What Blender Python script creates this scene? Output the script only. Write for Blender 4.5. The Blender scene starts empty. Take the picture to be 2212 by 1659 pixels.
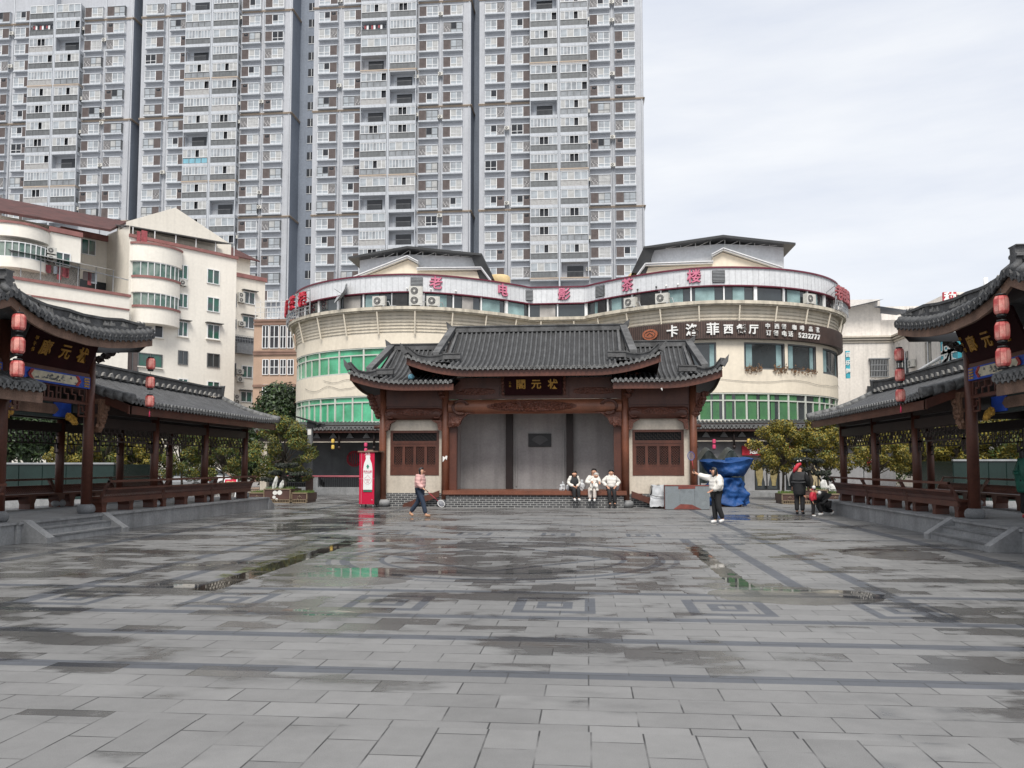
import bpy, math, random
from mathutils import Matrix, Vector, noise as mnoise
R = math.radians
random.seed(7)
SC = bpy.context.scene
COL = SC.collection
# ------------------------------------------------------------------ camera
F_PX, PIT, HZ, YAW = 1750.0, R(3.5), 1004.0, R(5.35)
CAM = Vector((2.0, 0.0, 1.74))
PY0 = HZ - F_PX * math.tan(PIT)
cd = bpy.data.cameras.new('camera')
cam = bpy.data.objects.new('camera', cd); COL.objects.link(cam)
cam.location = CAM
cam.rotation_euler = (R(90) + PIT, 0, YAW)
cd.sensor_fit = 'HORIZONTAL'; cd.sensor_width = 36.0
cd.lens = 36.0 * F_PX / 2212.0
cd.shift_y = (PY0 - 829.5) / 2212.0
cd.clip_start = 0.1; cd.clip_end = 3000
SC.camera = cam
# ------------------------------------------------------------------ sky, sun, exposure
SUN_EL, SUN_AZ = R(55), R(174)      # soft sun behind the camera
w = bpy.data.worlds.new('World'); SC.world = w; w.use_nodes = True
nt = w.node_tree; nt.nodes.clear()
sky = nt.nodes.new('ShaderNodeTexSky'); sky.sky_type = 'NISHITA'; sky.sun_disc = False
sky.sun_elevation = SUN_EL; sky.sun_rotation = SUN_AZ; sky.air_density = 1.0; sky.dust_density = 2.0; sky.ozone_density = 1.0
tc = nt.nodes.new('ShaderNodeTexCoord')
mp = nt.nodes.new('ShaderNodeMapping'); mp.inputs['Scale'].default_value = (1.3, 1.3, 7.0)
mp.inputs['Rotation'].default_value = (0.0, R(9), 0)
nz = nt.nodes.new('ShaderNodeTexNoise'); nz.inputs['Scale'].default_value = 1.6; nz.inputs['Detail'].default_value = 7; nz.inputs['Roughness'].default_value = .55
cr = nt.nodes.new('ShaderNodeValToRGB')
cr.color_ramp.elements[0].position = .34; cr.color_ramp.elements[0].color = (6.6, 6.95, 7.7, 1)
cr.color_ramp.elements[1].position = .62; cr.color_ramp.elements[1].color = (8.1, 8.25, 8.5, 1)
mx = nt.nodes.new('ShaderNodeMix'); mx.data_type = 'RGBA'; mx.inputs[0].default_value = .88
bg = nt.nodes.new('ShaderNodeBackground'); bg.inputs['Strength'].default_value = 0.1
wo = nt.nodes.new('ShaderNodeOutputWorld')
L = nt.links.new
L(tc.outputs['Generated'], mp.inputs['Vector']); L(mp.outputs[0], nz.inputs['Vector']); L(nz.outputs['Fac'], cr.inputs['Fac'])
L(sky.outputs[0], mx.inputs[6]); L(cr.outputs[0], mx.inputs[7]); L(mx.outputs[2], bg.inputs['Color']); L(bg.outputs[0], wo.inputs['Surface'])
sd = bpy.data.lights.new('sun', 'SUN'); sd.energy = 3.3; sd.angle = R(24); sd.color = (1, .95, .88)
so = bpy.data.objects.new('sun', sd); COL.objects.link(so)
so.rotation_euler = (R(90) - SUN_EL, 0, R(180) - SUN_AZ)
SC.view_settings.view_transform = 'Standard'; SC.view_settings.look = 'None'; SC.view_settings.exposure = 0.33; SC.view_settings.gamma = 1.0
SC.render.engine = 'CYCLES'; SC.cycles.use_denoising = True
SC.cycles.max_bounces = 6; SC.cycles.diffuse_bounces = 3; SC.cycles.glossy_bounces = 3; SC.cycles.transmission_bounces = 4
# ------------------------------------------------------------------ measuring: a place seen in the photograph (2212 px wide) on a known plane
_cp, _sp, _cy, _sy = math.cos(PIT), math.sin(PIT), math.cos(YAW), math.sin(YAW)
_r = Vector((_cy, _sy, 0)); _f = Vector((-_sy * _cp, _cy * _cp, _sp)); _u = Vector((_sy * _sp, -_cy * _sp, _cp))
def ray(px, py): return _f + _r * ((px - 1106) / F_PX) + _u * ((PY0 - py) / F_PX)
def atY(px, py, Y): d = ray(px, py); return CAM + d * ((Y - CAM.y) / d.y)
def atX(px, py, X): d = ray(px, py); return CAM + d * ((X - CAM.x) / d.x)
def gr(px, py, Z=0.0): d = ray(px, py); return CAM + d * ((Z - CAM.z) / d.z)
# ------------------------------------------------------------------ materials
MATS = {}
def _mat(name):
    m = bpy.data.materials.new(name); m.use_nodes = True
    n = m.node_tree; n.nodes.clear()
    o = n.nodes.new('ShaderNodeOutputMaterial'); p = n.nodes.new('ShaderNodeBsdfPrincipled')
    n.links.new(p.outputs[0], o.inputs[0]); MATS[name] = m
    return m, n, p
def M(name, col, rough=.6, var=.18, scale=2.0, bump=0.0, bscale=30.0, metal=0.0, streak=0.0, emit=0.0, alpha=1.0, fine=.08, spec=.5, col2=None, wave=None):
    """painted / wooden / stone surface: colour broken by two noises, optional vertical dirt streaks, bump, wave grain"""
    m, n, p = _mat(name); N = n.nodes.new; K = n.links.new
    tc = N('ShaderNodeTexCoord')
    a = N('ShaderNodeTexNoise'); a.inputs['Scale'].default_value = scale; a.inputs['Detail'].default_value = 5
    K(tc.outputs['Object'], a.inputs['Vector'])
    b = N('ShaderNodeTexNoise'); b.inputs['Scale'].default_value = scale * 14; b.inputs['Detail'].default_value = 3
    K(tc.outputs['Object'], b.inputs['Vector'])
    r1 = N('ShaderNodeMapRange'); r1.inputs[1].default_value = .3; r1.inputs[2].default_value = .7; r1.inputs[3].default_value = 1 - var; r1.inputs[4].default_value = 1 + var
    K(a.outputs['Fac'], r1.inputs[0])
    r2 = N('ShaderNodeMapRange'); r2.inputs[1].default_value = .3; r2.inputs[2].default_value = .7; r2.inputs[3].default_value = 1 - fine; r2.inputs[4].default_value = 1 + fine
    K(b.outputs['Fac'], r2.inputs[0])
    mu = N('ShaderNodeMath'); mu.operation = 'MULTIPLY'; K(r1.outputs[0], mu.inputs[0]); K(r2.outputs[0], mu.inputs[1])
    fac = mu.outputs[0]
    if streak:
        mpp = N('ShaderNodeMapping'); mpp.inputs['Scale'].default_value = (2.2, 2.2, .12); K(tc.outputs['Object'], mpp.inputs['Vector'])
        c = N('ShaderNodeTexNoise'); c.inputs['Scale'].default_value = 1.6; c.inputs['Detail'].default_value = 5; K(mpp.outputs[0], c.inputs['Vector'])
        r3 = N('ShaderNodeMapRange'); r3.inputs[1].default_value = .45; r3.inputs[2].default_value = .75; r3.inputs[3].default_value = 1; r3.inputs[4].default_value = 1 - streak
        K(c.outputs['Fac'], r3.inputs[0]); m2 = N('ShaderNodeMath'); m2.operation = 'MULTIPLY'; K(fac, m2.inputs[0]); K(r3.outputs[0], m2.inputs[1]); fac = m2.outputs[0]
    base = None
    if col2:
        mm = N('ShaderNodeMix'); mm.data_type = 'RGBA'; mm.inputs[6].default_value = (*col, 1); mm.inputs[7].default_value = (*col2, 1)
        rr = N('ShaderNodeMapRange'); rr.inputs[1].default_value = .42; rr.inputs[2].default_value = .58; K(a.outputs['Fac'], rr.inputs[0]); K(rr.outputs[0], mm.inputs[0]); base = mm.outputs[2]
    vm = N('ShaderNodeVectorMath'); vm.operation = 'SCALE'
    if base: K(base, vm.inputs[0])
    else: vm.inputs[0].default_value = col
    K(fac, vm.inputs['Scale']); K(vm.outputs[0], p.inputs['Base Color'])
    p.inputs['Roughness'].default_value = rough; p.inputs['Metallic'].default_value = metal
    p.inputs['Specular IOR Level'].default_value = spec
    if bump:
        c = N('ShaderNodeTexNoise'); c.inputs['Scale'].default_value = bscale; c.inputs['Detail'].default_value = 4; K(tc.outputs['Object'], c.inputs['Vector'])
        h = c.outputs['Fac']
        if wave:
            wv = N('ShaderNodeTexWave'); wv.bands_direction = wave[0]; wv.inputs['Scale'].default_value = wave[1]; wv.inputs['Distortion'].default_value = wave[2]
            K(tc.outputs['Object'], wv.inputs['Vector']); h = wv.outputs['Fac']
        bp = N('ShaderNodeBump'); bp.inputs['Strength'].default_value = bump; bp.inputs['Distance'].default_value = .03; K(h, bp.inputs['Height']); K(bp.outputs[0], p.inputs['Normal'])
    if emit: p.inputs['Emission Color'].default_value = (*col, 1); p.inputs['Emission Strength'].default_value = emit
    if alpha < 1: p.inputs['Alpha'].default_value = alpha
    return m
class E:
    """arithmetic on shader sockets"""
    nt = None
    def __init__(s, k): s.k = k
    @staticmethod
    def op(o, *a):
        n = E.nt.nodes.new('ShaderNodeMath'); n.operation = o
        for i, x in enumerate(a):
            if isinstance(x, E): E.nt.links.new(x.k, n.inputs[i])
            else: n.inputs[i].default_value = x
        return E(n.outputs[0])
    def __add__(s, o): return E.op('ADD', s, o)
    __radd__ = __add__
    def __sub__(s, o): return E.op('SUBTRACT', s, o)
    def __rsub__(s, o): return E.op('SUBTRACT', o, s)
    def __mul__(s, o): return E.op('MULTIPLY', s, o)
    __rmul__ = __mul__
    def __truediv__(s, o): return E.op('DIVIDE', s, o)
    def floor(s): return E.op('FLOOR', s)
    def fract(s): return E.op('FRACT', s)
    def abs(s): return E.op('ABSOLUTE', s)
    def gt(s, o): return E.op('GREATER_THAN', s, o)
    def lt(s, o): return E.op('LESS_THAN', s, o)
    def mx(s, o): return E.op('MAXIMUM', s, o)
    def mn(s, o): return E.op('MINIMUM', s, o)
    def sq(s): return E.op('MULTIPLY', s, s)
    def sqrt(s): return E.op('SQRT', s)
    def mod(s, o): return E.op('FLOORED_MODULO', s, o)
    def ss(s, a, b):
        n = E.nt.nodes.new('ShaderNodeMapRange'); n.interpolation_type = 'SMOOTHSTEP'
        n.inputs[1].default_value = a; n.inputs[2].default_value = b; E.nt.links.new(s.k, n.inputs[0]); return E(n.outputs[0])
    def within(s, a, b): return s.gt(a) * s.lt(b)
def vec(x, y, z=0.0):
    n = E.nt.nodes.new('ShaderNodeCombineXYZ')
    for i, q in enumerate((x, y, z)):
        if isinstance(q, E): E.nt.links.new(q.k, n.inputs[i])
        else: n.inputs[i].default_value = q
    return n.outputs[0]
def noise(v, scale, detail=4, rough=.5):
    n = E.nt.nodes.new('ShaderNodeTexNoise'); n.inputs['Scale'].default_value = scale; n.inputs['Detail'].default_value = detail; n.inputs['Roughness'].default_value = rough
    E.nt.links.new(v, n.inputs['Vector']); return E(n.outputs['Fac'])
def wnoise(v):
    n = E.nt.nodes.new('ShaderNodeTexWhiteNoise'); E.nt.links.new(v, n.inputs['Vector']); return E(n.outputs['Value'])
def mixc(f, a, b):
    n = E.nt.nodes.new('ShaderNodeMix'); n.data_type = 'RGBA'
    E.nt.links.new(f.k, n.inputs[0])
    for i, q in ((6, a), (7, b)):
        if isinstance(q, tuple): n.inputs[i].default_value = (*q, 1)
        else: E.nt.links.new(q, n.inputs[i])
    return n.outputs[2]
def scalec(c, f):
    n = E.nt.nodes.new('ShaderNodeVectorMath'); n.operation = 'SCALE'
    if isinstance(c, tuple): n.inputs[0].default_value = c
    else: E.nt.links.new(c, n.inputs[0])
    E.nt.links.new(f.k, n.inputs['Scale']); return n.outputs[0]
def objxyz(n, which='Object'):
    t = n.nodes.new('ShaderNodeTexCoord'); s = n.nodes.new('ShaderNodeSeparateXYZ'); n.links.new(t.outputs[which], s.inputs[0])
    return E(s.outputs[0]), E(s.outputs[1]), E(s.outputs[2])
# ------------------------------------------------------------------ mesh building
class MB:
    def __init__(s): s.v = []; s.f = []; s.m = []; s.sm = []; s.uv = []; s.T = None
    def add(s, vs, fs, m=0, sm=False, uvs=None):
        o = len(s.v)
        if s.T is not None: vs = [tuple(s.T @ Vector(q)) for q in vs]
        s.v.extend(vs)
        for i, f in enumerate(fs):
            s.f.append(tuple(o + k for k in f)); s.m.append(m); s.sm.append(sm)
            s.uv.append([uvs[k] for k in f] if uvs else None)
        return s
    def box(s, x0, y0, z0, x1, y1, z1, m=0):
        x0, x1 = min(x0, x1), max(x0, x1); y0, y1 = min(y0, y1), max(y0, y1); z0, z1 = min(z0, z1), max(z0, z1)
        return s.add([(x0,y0,z0),(x1,y0,z0),(x1,y1,z0),(x0,y1,z0),(x0,y0,z1),(x1,y0,z1),(x1,y1,z1),(x0,y1,z1)],
                     [(0,3,2,1),(4,5,6,7),(0,1,5,4),(1,2,6,5),(2,3,7,6),(3,0,4,7)], m)
    def beam(s, a, b, w, h, m=0):
        """box from a to b, w wide sideways, h high"""
        a, b = Vector(a), Vector(b); d = (b - a).normalized(); up = Vector((0, 0, 1))
        if abs(d.z) > .95: up = Vector((0, 1, 0))
        sd = d.cross(up).normalized() * (w / 2); u = sd.cross(d).normalized() * (h / 2)
        vs = []
        for q in (a, b):
            for k, l in ((-1, -1), (1, -1), (1, 1), (-1, 1)): vs.append(tuple(q + sd * k + u * l))
        return s.add(vs, [(0,1,2,3),(7,6,5,4),(0,4,5,1),(1,5,6,2),(2,6,7,3),(3,7,4,0)], m)
    def prism(s, poly, a, b, axis='y', m=0):
        """2-D outline extruded from a to b; axis y: outline (x,z); axis x: (y,z); axis z: (x,y)"""
        def q(p, t): return {'y': (p[0], t, p[1]), 'x': (t, p[0], p[1]), 'z': (p[0], p[1], t)}[axis]
        n = len(poly); vs = [q(p, a) for p in poly] + [q(p, b) for p in poly]
        fs = [tuple(range(n)), tuple(range(2 * n - 1, n - 1, -1))] + [(i, i + n, (i + 1) % n + n, (i + 1) % n) for i in range(n)]
        return s.add(vs, fs, m)
    def tube(s, pts, r, n=8, m=0, cap=True, sm=True):
        pts = [Vector(p) for p in pts]; vs = []; fs = []
        rs = r if isinstance(r, (list, tuple)) else [r] * len(pts)
        for i, p in enumerate(pts):
            d = (pts[min(i + 1, len(pts) - 1)] - pts[max(i - 1, 0)]).normalized()
            up = Vector((0, 0, 1)) if abs(d.z) < .9 else Vector((1, 0, 0))
            a = d.cross(up).normalized(); b = a.cross(d)
            for k in range(n):
                t = 2 * math.pi * k / n; vs.append(tuple(p + (a * math.cos(t) + b * math.sin(t)) * rs[i]))
        for i in range(len(pts) - 1):
            for k in range(n): fs.append((i*n+k, i*n+(k+1) % n, (i+1)*n+(k+1) % n, (i+1)*n+k))
        if cap: fs.append(tuple(range(n - 1, -1, -1))); fs.append(tuple(range((len(pts) - 1) * n, len(pts) * n)))
        return s.add(vs, fs, m, sm)
    def lathe(s, prof, c=(0, 0, 0), n=16, m=0, sm=True, flute=0.0, nf=0):
        vs = []; fs = []
        for (r, z) in prof:
            for k in range(n):
                t = 2 * math.pi * k / n; rr = r * (1 + flute * abs(math.sin(t * nf / 2))) if nf else r
                vs.append((c[0] + rr * math.cos(t), c[1] + rr * math.sin(t), c[2] + z))
        for i in range(len(prof) - 1):
            for k in range(n): fs.append((i*n+k, i*n+(k+1) % n, (i+1)*n+(k+1) % n, (i+1)*n+k))
        fs.append(tuple(range(n - 1, -1, -1))); fs.append(tuple(range((len(prof) - 1) * n, len(prof) * n)))
        return s.add(vs, fs, m, sm)
    def grid(s, fn, nu, nv, m=0, sm=True, uv=False, flip=False):
        vs = [fn(i / nu, j / nv) for j in range(nv + 1) for i in range(nu + 1)]
        uvs = [(i / nu, j / nv) for j in range(nv + 1) for i in range(nu + 1)] if uv else None
        W = nu + 1; fs = []
        for j in range(nv):
            for i in range(nu):
                q = (j*W+i, j*W+i+1, (j+1)*W+i+1, (j+1)*W+i); fs.append(q[::-1] if flip else q)
        return s.add(vs, fs, m, sm, uvs)
    def sweep(s, pts, w, h, m=0, base=0.0):
        """rectangular ridge standing on a path"""
        pts = [Vector(p) for p in pts]; vs = []
        for i, p in enumerate(pts):
            d = pts[min(i + 1, len(pts) - 1)] - pts[max(i - 1, 0)]; d.z = 0
            d = d.normalized() if d.length > 1e-6 else Vector((1, 0, 0))
            a = Vector((-d.y, d.x, 0)) * (w / 2)
            for q in (p - a, p + a): vs.append((q.x, q.y, q.z + base)); vs.append((q.x, q.y, q.z + base + h))
        fs = [(0, 1, 3, 2)]; n = len(pts)
        for i in range(n - 1):
            o = 4 * i; fs += [(o, o+4, o+5, o+1), (o+2, o+3, o+7, o+6), (o+1, o+5, o+7, o+3), (o, o+2, o+6, o+4)]
        o = 4 * (n - 1); fs.append((o, o+2, o+3, o+1))
        return s.add(vs, fs, m)
    def sphere(s, c, r, n=10, m=0, sc=(1, 1, 1)):
        k = max(4, n // 2)
        return s.add([(c[0] + r*sc[0]*math.sin(math.pi*j/k)*math.cos(2*math.pi*i/n), c[1] + r*sc[1]*math.sin(math.pi*j/k)*math.sin(2*math.pi*i/n), c[2] + r*sc[2]*math.cos(math.pi*j/k)) for j in range(k + 1) for i in range(n)],
                     [(j*n+i, (j+1)*n+i, (j+1)*n+(i+1) % n, j*n+(i+1) % n) for j in range(k) for i in range(n)], m, True)
    def text(s, body, size, T, m=0, depth=.01, bold=.0, align='CENTER', sx=1.0):
        """writing as solid letters; T maps the text's own x (right), y (up), z (towards the reader) to place"""
        c = bpy.data.curves.new('t', 'FONT'); c.body = body; c.size = size; c.extrude = depth; c.offset = bold; c.align_x = align; c.align_y = 'CENTER'; c.resolution_u = 2
        o = bpy.data.objects.new('t', c); COL.objects.link(o); bpy.context.view_layer.update()
        me = bpy.data.meshes.new_from_object(o.evaluated_get(bpy.context.evaluated_depsgraph_get()))
        tt = s.T @ T if s.T is not None else T
        old = s.T; s.T = None
        s.add([tuple(tt @ Vector((q.co.x * sx, q.co.y, q.co.z))) for q in me.vertices], [tuple(f.vertices) for f in me.polygons], m)
        s.T = old
        bpy.data.objects.remove(o); bpy.data.curves.remove(c); bpy.data.meshes.remove(me)
        return s
    def mesh(s, name, mats):
        me = bpy.data.meshes.new(name); me.from_pydata(s.v, [], s.f)
        for m in (mats if isinstance(mats, (list, tuple)) else [mats]): me.materials.append(MATS[m] if isinstance(m, str) else m)
        me.polygons.foreach_set('material_index', s.m); me.polygons.foreach_set('use_smooth', s.sm)
        if any(u is not None for u in s.uv):
            l = me.uv_layers.new(name='UVMap'); flat = []
            for f, u in zip(s.f, s.uv): flat.extend([c for k in (u or [(0, 0)] * len(f)) for c in k])
            l.data.foreach_set('uv', flat)
        me.update(); return me
    def build(s, name, mats, parent=None, loc=None): return link(name, s.mesh(name, mats), parent, loc)
def link(name, me, parent=None, loc=None, rz=0):
    o = bpy.data.objects.new(name, me); COL.objects.link(o)
    if parent is not None: o.parent = parent
    if loc is not None: o.location = loc
    if rz: o.rotation_euler = (0, 0, rz)
    return o
def thing(name, label, cat, loc=(0, 0, 0), rz=0, group=None, data=None):
    o = link(name, data, None, loc, rz); o['label'] = label; o['category'] = cat
    if group: o['group'] = group
    return o
def tag(o, label, cat, group=None, kind=None):
    if label: o['label'] = label
    if cat: o['category'] = cat
    if group: o['group'] = group
    if kind: o['kind'] = kind
    return o
def kids(o): return [c for c in KIDS.get(o.name, ())] if False else list(o.children)
def dup(o, parent=None, loc=None, rz=None, label=None):
    c = o.copy(); COL.objects.link(c)
    if parent is not None: c.parent = parent
    if loc is not None: c.location = loc
    if rz is not None: c.rotation_euler = (0, 0, rz)
    if label: c['label'] = label
    for ch in list(o.children): dup(ch, c)
    return c
def lerp(a, b, t): return a + (b - a) * t
def TX(x=0, y=0, z=0, rz=0): return Matrix.Translation((x, y, z)) @ Matrix.Rotation(rz, 4, 'Z')
def face_T(o, right, up):
    """frame for writing: origin o, reading direction, up"""
    r = Vector(right).normalized(); u = Vector(up); u = (u - r * u.dot(r)).normalized(); n = r.cross(u)
    m = Matrix.Identity(4)
    for i, c in enumerate((r, u, n)):
        for j in range(3): m[j][i] = c[j]
    m.translation = Vector(o); return m
# ------------------------------------------------------------------ palette
M('red_wood', (.09, .029, .017), .45, .25, 1.2, .15, 60, streak=.25, fine=.15)
M('red_wood_light', (.155, .055, .030), .42, .25, 1.5, .12, 60, fine=.15)
M('lintel_wood', (.2, .075, .04), .42, .25, 1.5, .12, 60, fine=.15); M('shaded_wood', (.016, .0075, .006), .55, .25, 1.5, .1, 40)  # second wood is near black: shade under eaves and indoors put into its colour
M('carved_wood', (.11, .035, .02), .5, .35, 14, 1.0, 22, fine=.2)
M('carved_pale', (.17, .09, .055), .6, .35, 16, 1.0, 24, fine=.2)
M('gilt', (.45, .25, .04), .4, .4, 20, .8, 30, metal=.4)
M('roof_tile', (.074, .076, .079), .66, .3, 2.4, .35, 45, fine=.5, streak=.25); M('corridor_tile', (.052, .054, .058), .66, .3, 2.4, .35, 45, fine=.45, streak=.2)
M('roof_tile_dark', (.055, .057, .06), .65, .3, 2.5, .3, 45, fine=.3)
M('roof_pan', (.03, .031, .033), .75, .35, 3, .4, 45, fine=.3)
M('tile_end', (.12, .122, .122), .7, .55, 9, .3, 45, fine=.3)
M('ridge_stone', (.085, .086, .088), .75, .4, 3, .4, 20, fine=.25, streak=.3)
M('plaster_patch', (.2, .195, .185), .8, .4, 8, .3, 30)
M('stone', (.25, .255, .26), .6, .22, 1.2, .15, 60, streak=.25, fine=.14)
M('stone_dark', (.16, .165, .17), .6, .3, 3, .25, 40, fine=.2)
M('plaster', (.52, .465, .39), .75, .12, .8, .08, 30, streak=.18)
M('plaster_grey', (.34, .33, .325), .8, .16, .9, .06, 30, streak=.2)
M('board_maroon', (.024, .005, .006), .8, .2, 2, spec=.15)
M('gold_paint', (.42, .22, .03), .45, .25, 6, metal=.15)
M('paint_blue', (.02, .075, .42), .5, .25, 3, fine=.2)
M('paint_blue_dark', (.008, .02, .075), .5, .3, 3)
M('paint_cream', (.55, .5, .38), .6, .25, 5, fine=.15)
M('paint_green_dark', (.012, .025, .022), .55, .3, 3)
M('paint_red', (.4, .05, .045), .55, .2, 4)
M('black', (.012, .012, .013), .5)
M('dark_void', (.01, .011, .012), .8)
M('white_metal', (.62, .62, .61), .5, .1, 2)
M('grey_metal', (.3, .31, .32), .45, .15, 3, metal=.3)
M('dark_metal', (.05, .05, .052), .5, .2, 3)
M('galvanised', (.24, .27, .29), .5, .35, 2.2, metal=.25, col2=(.17, .19, .2), fine=.12)
M('rust_paint', (.16, .04, .03), .6, .3, 4)
M('ac_white', (.55, .54, .5), .5, .12, 4, streak=.2)
M('paper_white', (.7, .69, .66), .7, .1, 4)
# brick plinth: dark grey bricks with pale pointing
m, n, p = _mat('grey_brick'); E.nt = n; x, y, z = objxyz(n)
row = (z / .085).floor(); bx = (x + (row * .5).fract() * .5 * .0 + row.mod(2) * .13) / .26
jx = (bx.fract() - .5).abs().gt(.46); jz = ((z / .085).fract() - .5).abs().gt(.41); j = jx.mx(jz)
rnd = wnoise(vec(bx.floor(), row)); bn = noise(vec(x, y, z), 22)
K = n.links.new
c = mixc(j, scalec((.055, .057, .06), rnd * .7 + .5 + bn * .35), scalec((.42, .42, .41), bn * .6 + .55))
K(c, p.inputs['Base Color']); p.inputs['Roughness'].default_value = .8
# wet stone paving of the plaza -------------------------------------------------------
m, n, p = _mat('plaza_stone'); E.nt = n; K = n.links.new; x, y, z = objxyz(n)
xy = vec(x, y, 0)
far = y.gt(11.3); near = y.lt(5.42)
def slabs(pu, pv, u, v, off):
    r_ = (v / pv).floor(); uu = u / pu + r_ * off
    ju = (uu.fract() - .5).abs().gt(.5 - .006 / pu); jv = ((v / pv).fract() - .5).abs().gt(.5 - .006 / pv)
    return ju.mx(jv), wnoise(vec(uu.floor(), r_, pu)), noise(vec(uu.floor(), r_, 3.3), 7.7, 0)
jA, rA, _a = slabs(.665, .327, x, y, .5)
jB, rB, _b = slabs(.66, .335, y - .1, x, .37)
jC, rC, _c = slabs(.6, .3, x, y - .07, .5)
sel = lambda a, b, c_: near * b + (1 - near) * (far * c_ + (1 - far) * a)
joint = sel(jA, jB, jC); srand = sel(rA, rB, rC)
# dark inlaid bands
band = y.within(6.73, 6.95).mx(y.within(8.09, 8.3)).mx(y.within(9.24, 9.44)).mx(y.within(11.06, 11.26))
for a, b in ((19.3, 19.6), (21.2, 21.45), (23.6, 23.85), (26.4, 26.7), (29.2, 29.5), (31.2, 31.5)): band = band.mx(y.within(a, b) * .6)
ax = (x - .35).abs(); in_far = y.gt(9.44)
band = band.mx(ax.within(5.5, 5.74) * in_far).mx(ax.within(8.8, 9.15) * in_far).mx(ax.within(3.75, 3.98) * y.within(11.2, 19.4))
# the key-pattern squares
def hui(x0, per, y0, half, lo, hi):
    t = ((x - x0) / per).fract() * per - per / 2
    d = (t.abs() / half).mx((y - y0).abs() / (half * 1.1))
    return (d.within(.74, 1.0).mx(d.within(.2, .44))) * x.within(lo, hi)
band = band.mx(hui(.53, 2.1, 10.2, .5, -7.5, 6.2)).mx(hui(.2, 2.1, 20.4, .42, -6, 6))
rr = ((x - .4).sq() + (y - 15.25).sq()).sqrt()
band = band.mx(rr.within(2.82, 3.0)).mx(rr.within(2.2, 2.3)).mx(rr.within(3.15, 3.25) * .7)
ay = (y - 15.25).abs()
band = band.mx(ax.within(4.5, 4.72) * y.within(11.3, 20)).mx(((ax + ay - 2.0).abs()).lt(.09) * rr.lt(2.2))
gran = noise(xy, 160, 3); mid = noise(xy, 1.1, 5); low = noise(xy, .28, 4)
blot = noise(xy, 7, 6, .7); tone = .80 + srand * .24 + (gran - .5) * .8 + (mid - .5) * .3 + (blot - .5) * .3
dry = mixc(band, scalec((.185, .185, .184), tone), scalec((.085, .092, .106), tone))
# where rain still lies
wv = noise(vec(x * .42, y * .8, 0), .9, 5, .6)
edge = noise(xy, 3.5, 4)
left = (2.5 - x).ss(0, 9); right = (x - 4.6).ss(0, 3) * y.within(4, 13)
nearf = (y - 3.4).ss(0, 4.5)
core = 1 - ((rr - 1.0) / 4.5).mx(0).mn(1)
wet_f = wv + (edge - .5) * .12 + (srand - .5) * .17 + left * .085 + right * .06 + core * .11 - (y - 16).ss(0, 9) * .035 * (x + 2).ss(0, 3) - (1 - nearf) * .12
wet = wet_f.ss(.545, .60)
damp = wet_f.ss(.47, .60)
pud = wet_f.ss(.70, .73)
# water standing in the sunken channels
wob = (edge - .5) * .16
chL = ((x + 3.35 + wob) .abs().lt(.2)) * y.within(10.9, 18.3)
chR = ((x - 4.2 + wob).abs().lt(.16 + 0)) * y.within(11.9, 17.6)
pool = (((x - 4.75 + wob * 2).abs() / 1.15).sq() + ((y - 11.25 + wob * 2).abs() / .75).sq()).lt(1) * y.gt(10.42)
pool2 = (((x - 7.9 + wob * 3).abs() / .9).sq() + ((y - 16.6 + wob * 3).abs() / 1.1).sq()).lt(1)
pool3 = ((((x - 7.6) + wob * 4).abs() / 1.7).sq() + ((y - 27.6 + wob * 5).abs() / 1.6).sq()).lt(1)
pool4 = (((x + .1 + wob * 4).abs() / 2.4).sq() + ((y - 13.3 + wob * 3).abs() / .35).sq()).lt(1)
pool5 = (((x + 1.9 + wob * 4).abs() / 1.2).sq() + ((y - 12.2 + wob * 3).abs() / .8).sq()).lt(1)
pool6 = ((((x + 5.6) + wob * 5).abs() / 1.4).sq() + ((y - 24.5 + wob * 5).abs() / 4.5).sq()).lt(1)
pud = pud.mx(chL).mx(chR).mx(pool).mx(pool2).mx(pool3).mx(pool4 * .9).mx(pool5 * .85).mx(pool6 * .8)
wet = wet.mx(pud)
moss = ((x + 3.62).abs().lt(.2)) * y.within(12.2, 16.5) * edge.gt(.48)
c1 = mixc(moss, dry, (.09, .10, .045))
c1 = scalec(c1, 1 - damp * .26)
c2 = mixc(wet, c1, scalec(c1, E.op('ADD', .66, 0.0)))
stain = noise(xy, .7, 5); c2 = mixc((stain.ss(.6, .72)) * wet * .45, c2, (.075, .058, .046))
c2 = mixc(chL.mx(chR), c2, (.03, .028, .025)); jn = noise(xy, 2.3, 3); c3 = mixc(joint * (1 - pud * .8) * jn.ss(.3, .6), c2, (.03, .03, .03))
K(c3, p.inputs['Base Color'])
rg = .62 - damp * .2 - wet * .2 - pud * .19 + (gran - .5) * .08 * (1 - pud)
K(rg.mx(.02).k, p.inputs['Roughness'])
hb = (1 - joint) * .5 + gran * .12 * (1 - wet) + srand * .25
bp = n.nodes.new('ShaderNodeBump'); bp.inputs['Strength'].default_value = .35; bp.inputs['Distance'].default_value = .006
K((hb * (1 - pud)).k, bp.inputs['Height']); K(bp.outputs[0], p.inputs['Normal'])
p.inputs['Specular IOR Level'].default_value = .5
M('road_far', (.2, .2, .2), .7, .2, .3, 0)
# ground as one sheet out to the horizon, the plaza a sheet laid on it
g = MB(); g.add([(-900, -60, -.02), (900, -60, -.02), (900, 1500, -.02), (-900, 1500, -.02)], [(0, 1, 2, 3)])
tag(g.build('ground', 'road_far'), None, None, kind='structure')
g = MB(); g.add([(-40, -8, 0), (40, -8, 0), (40, 62, 0), (-40, 62, 0)], [(0, 1, 2, 3)])
tag(g.build('plaza_paving', 'plaza_stone'), None, None, kind='structure')

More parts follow.
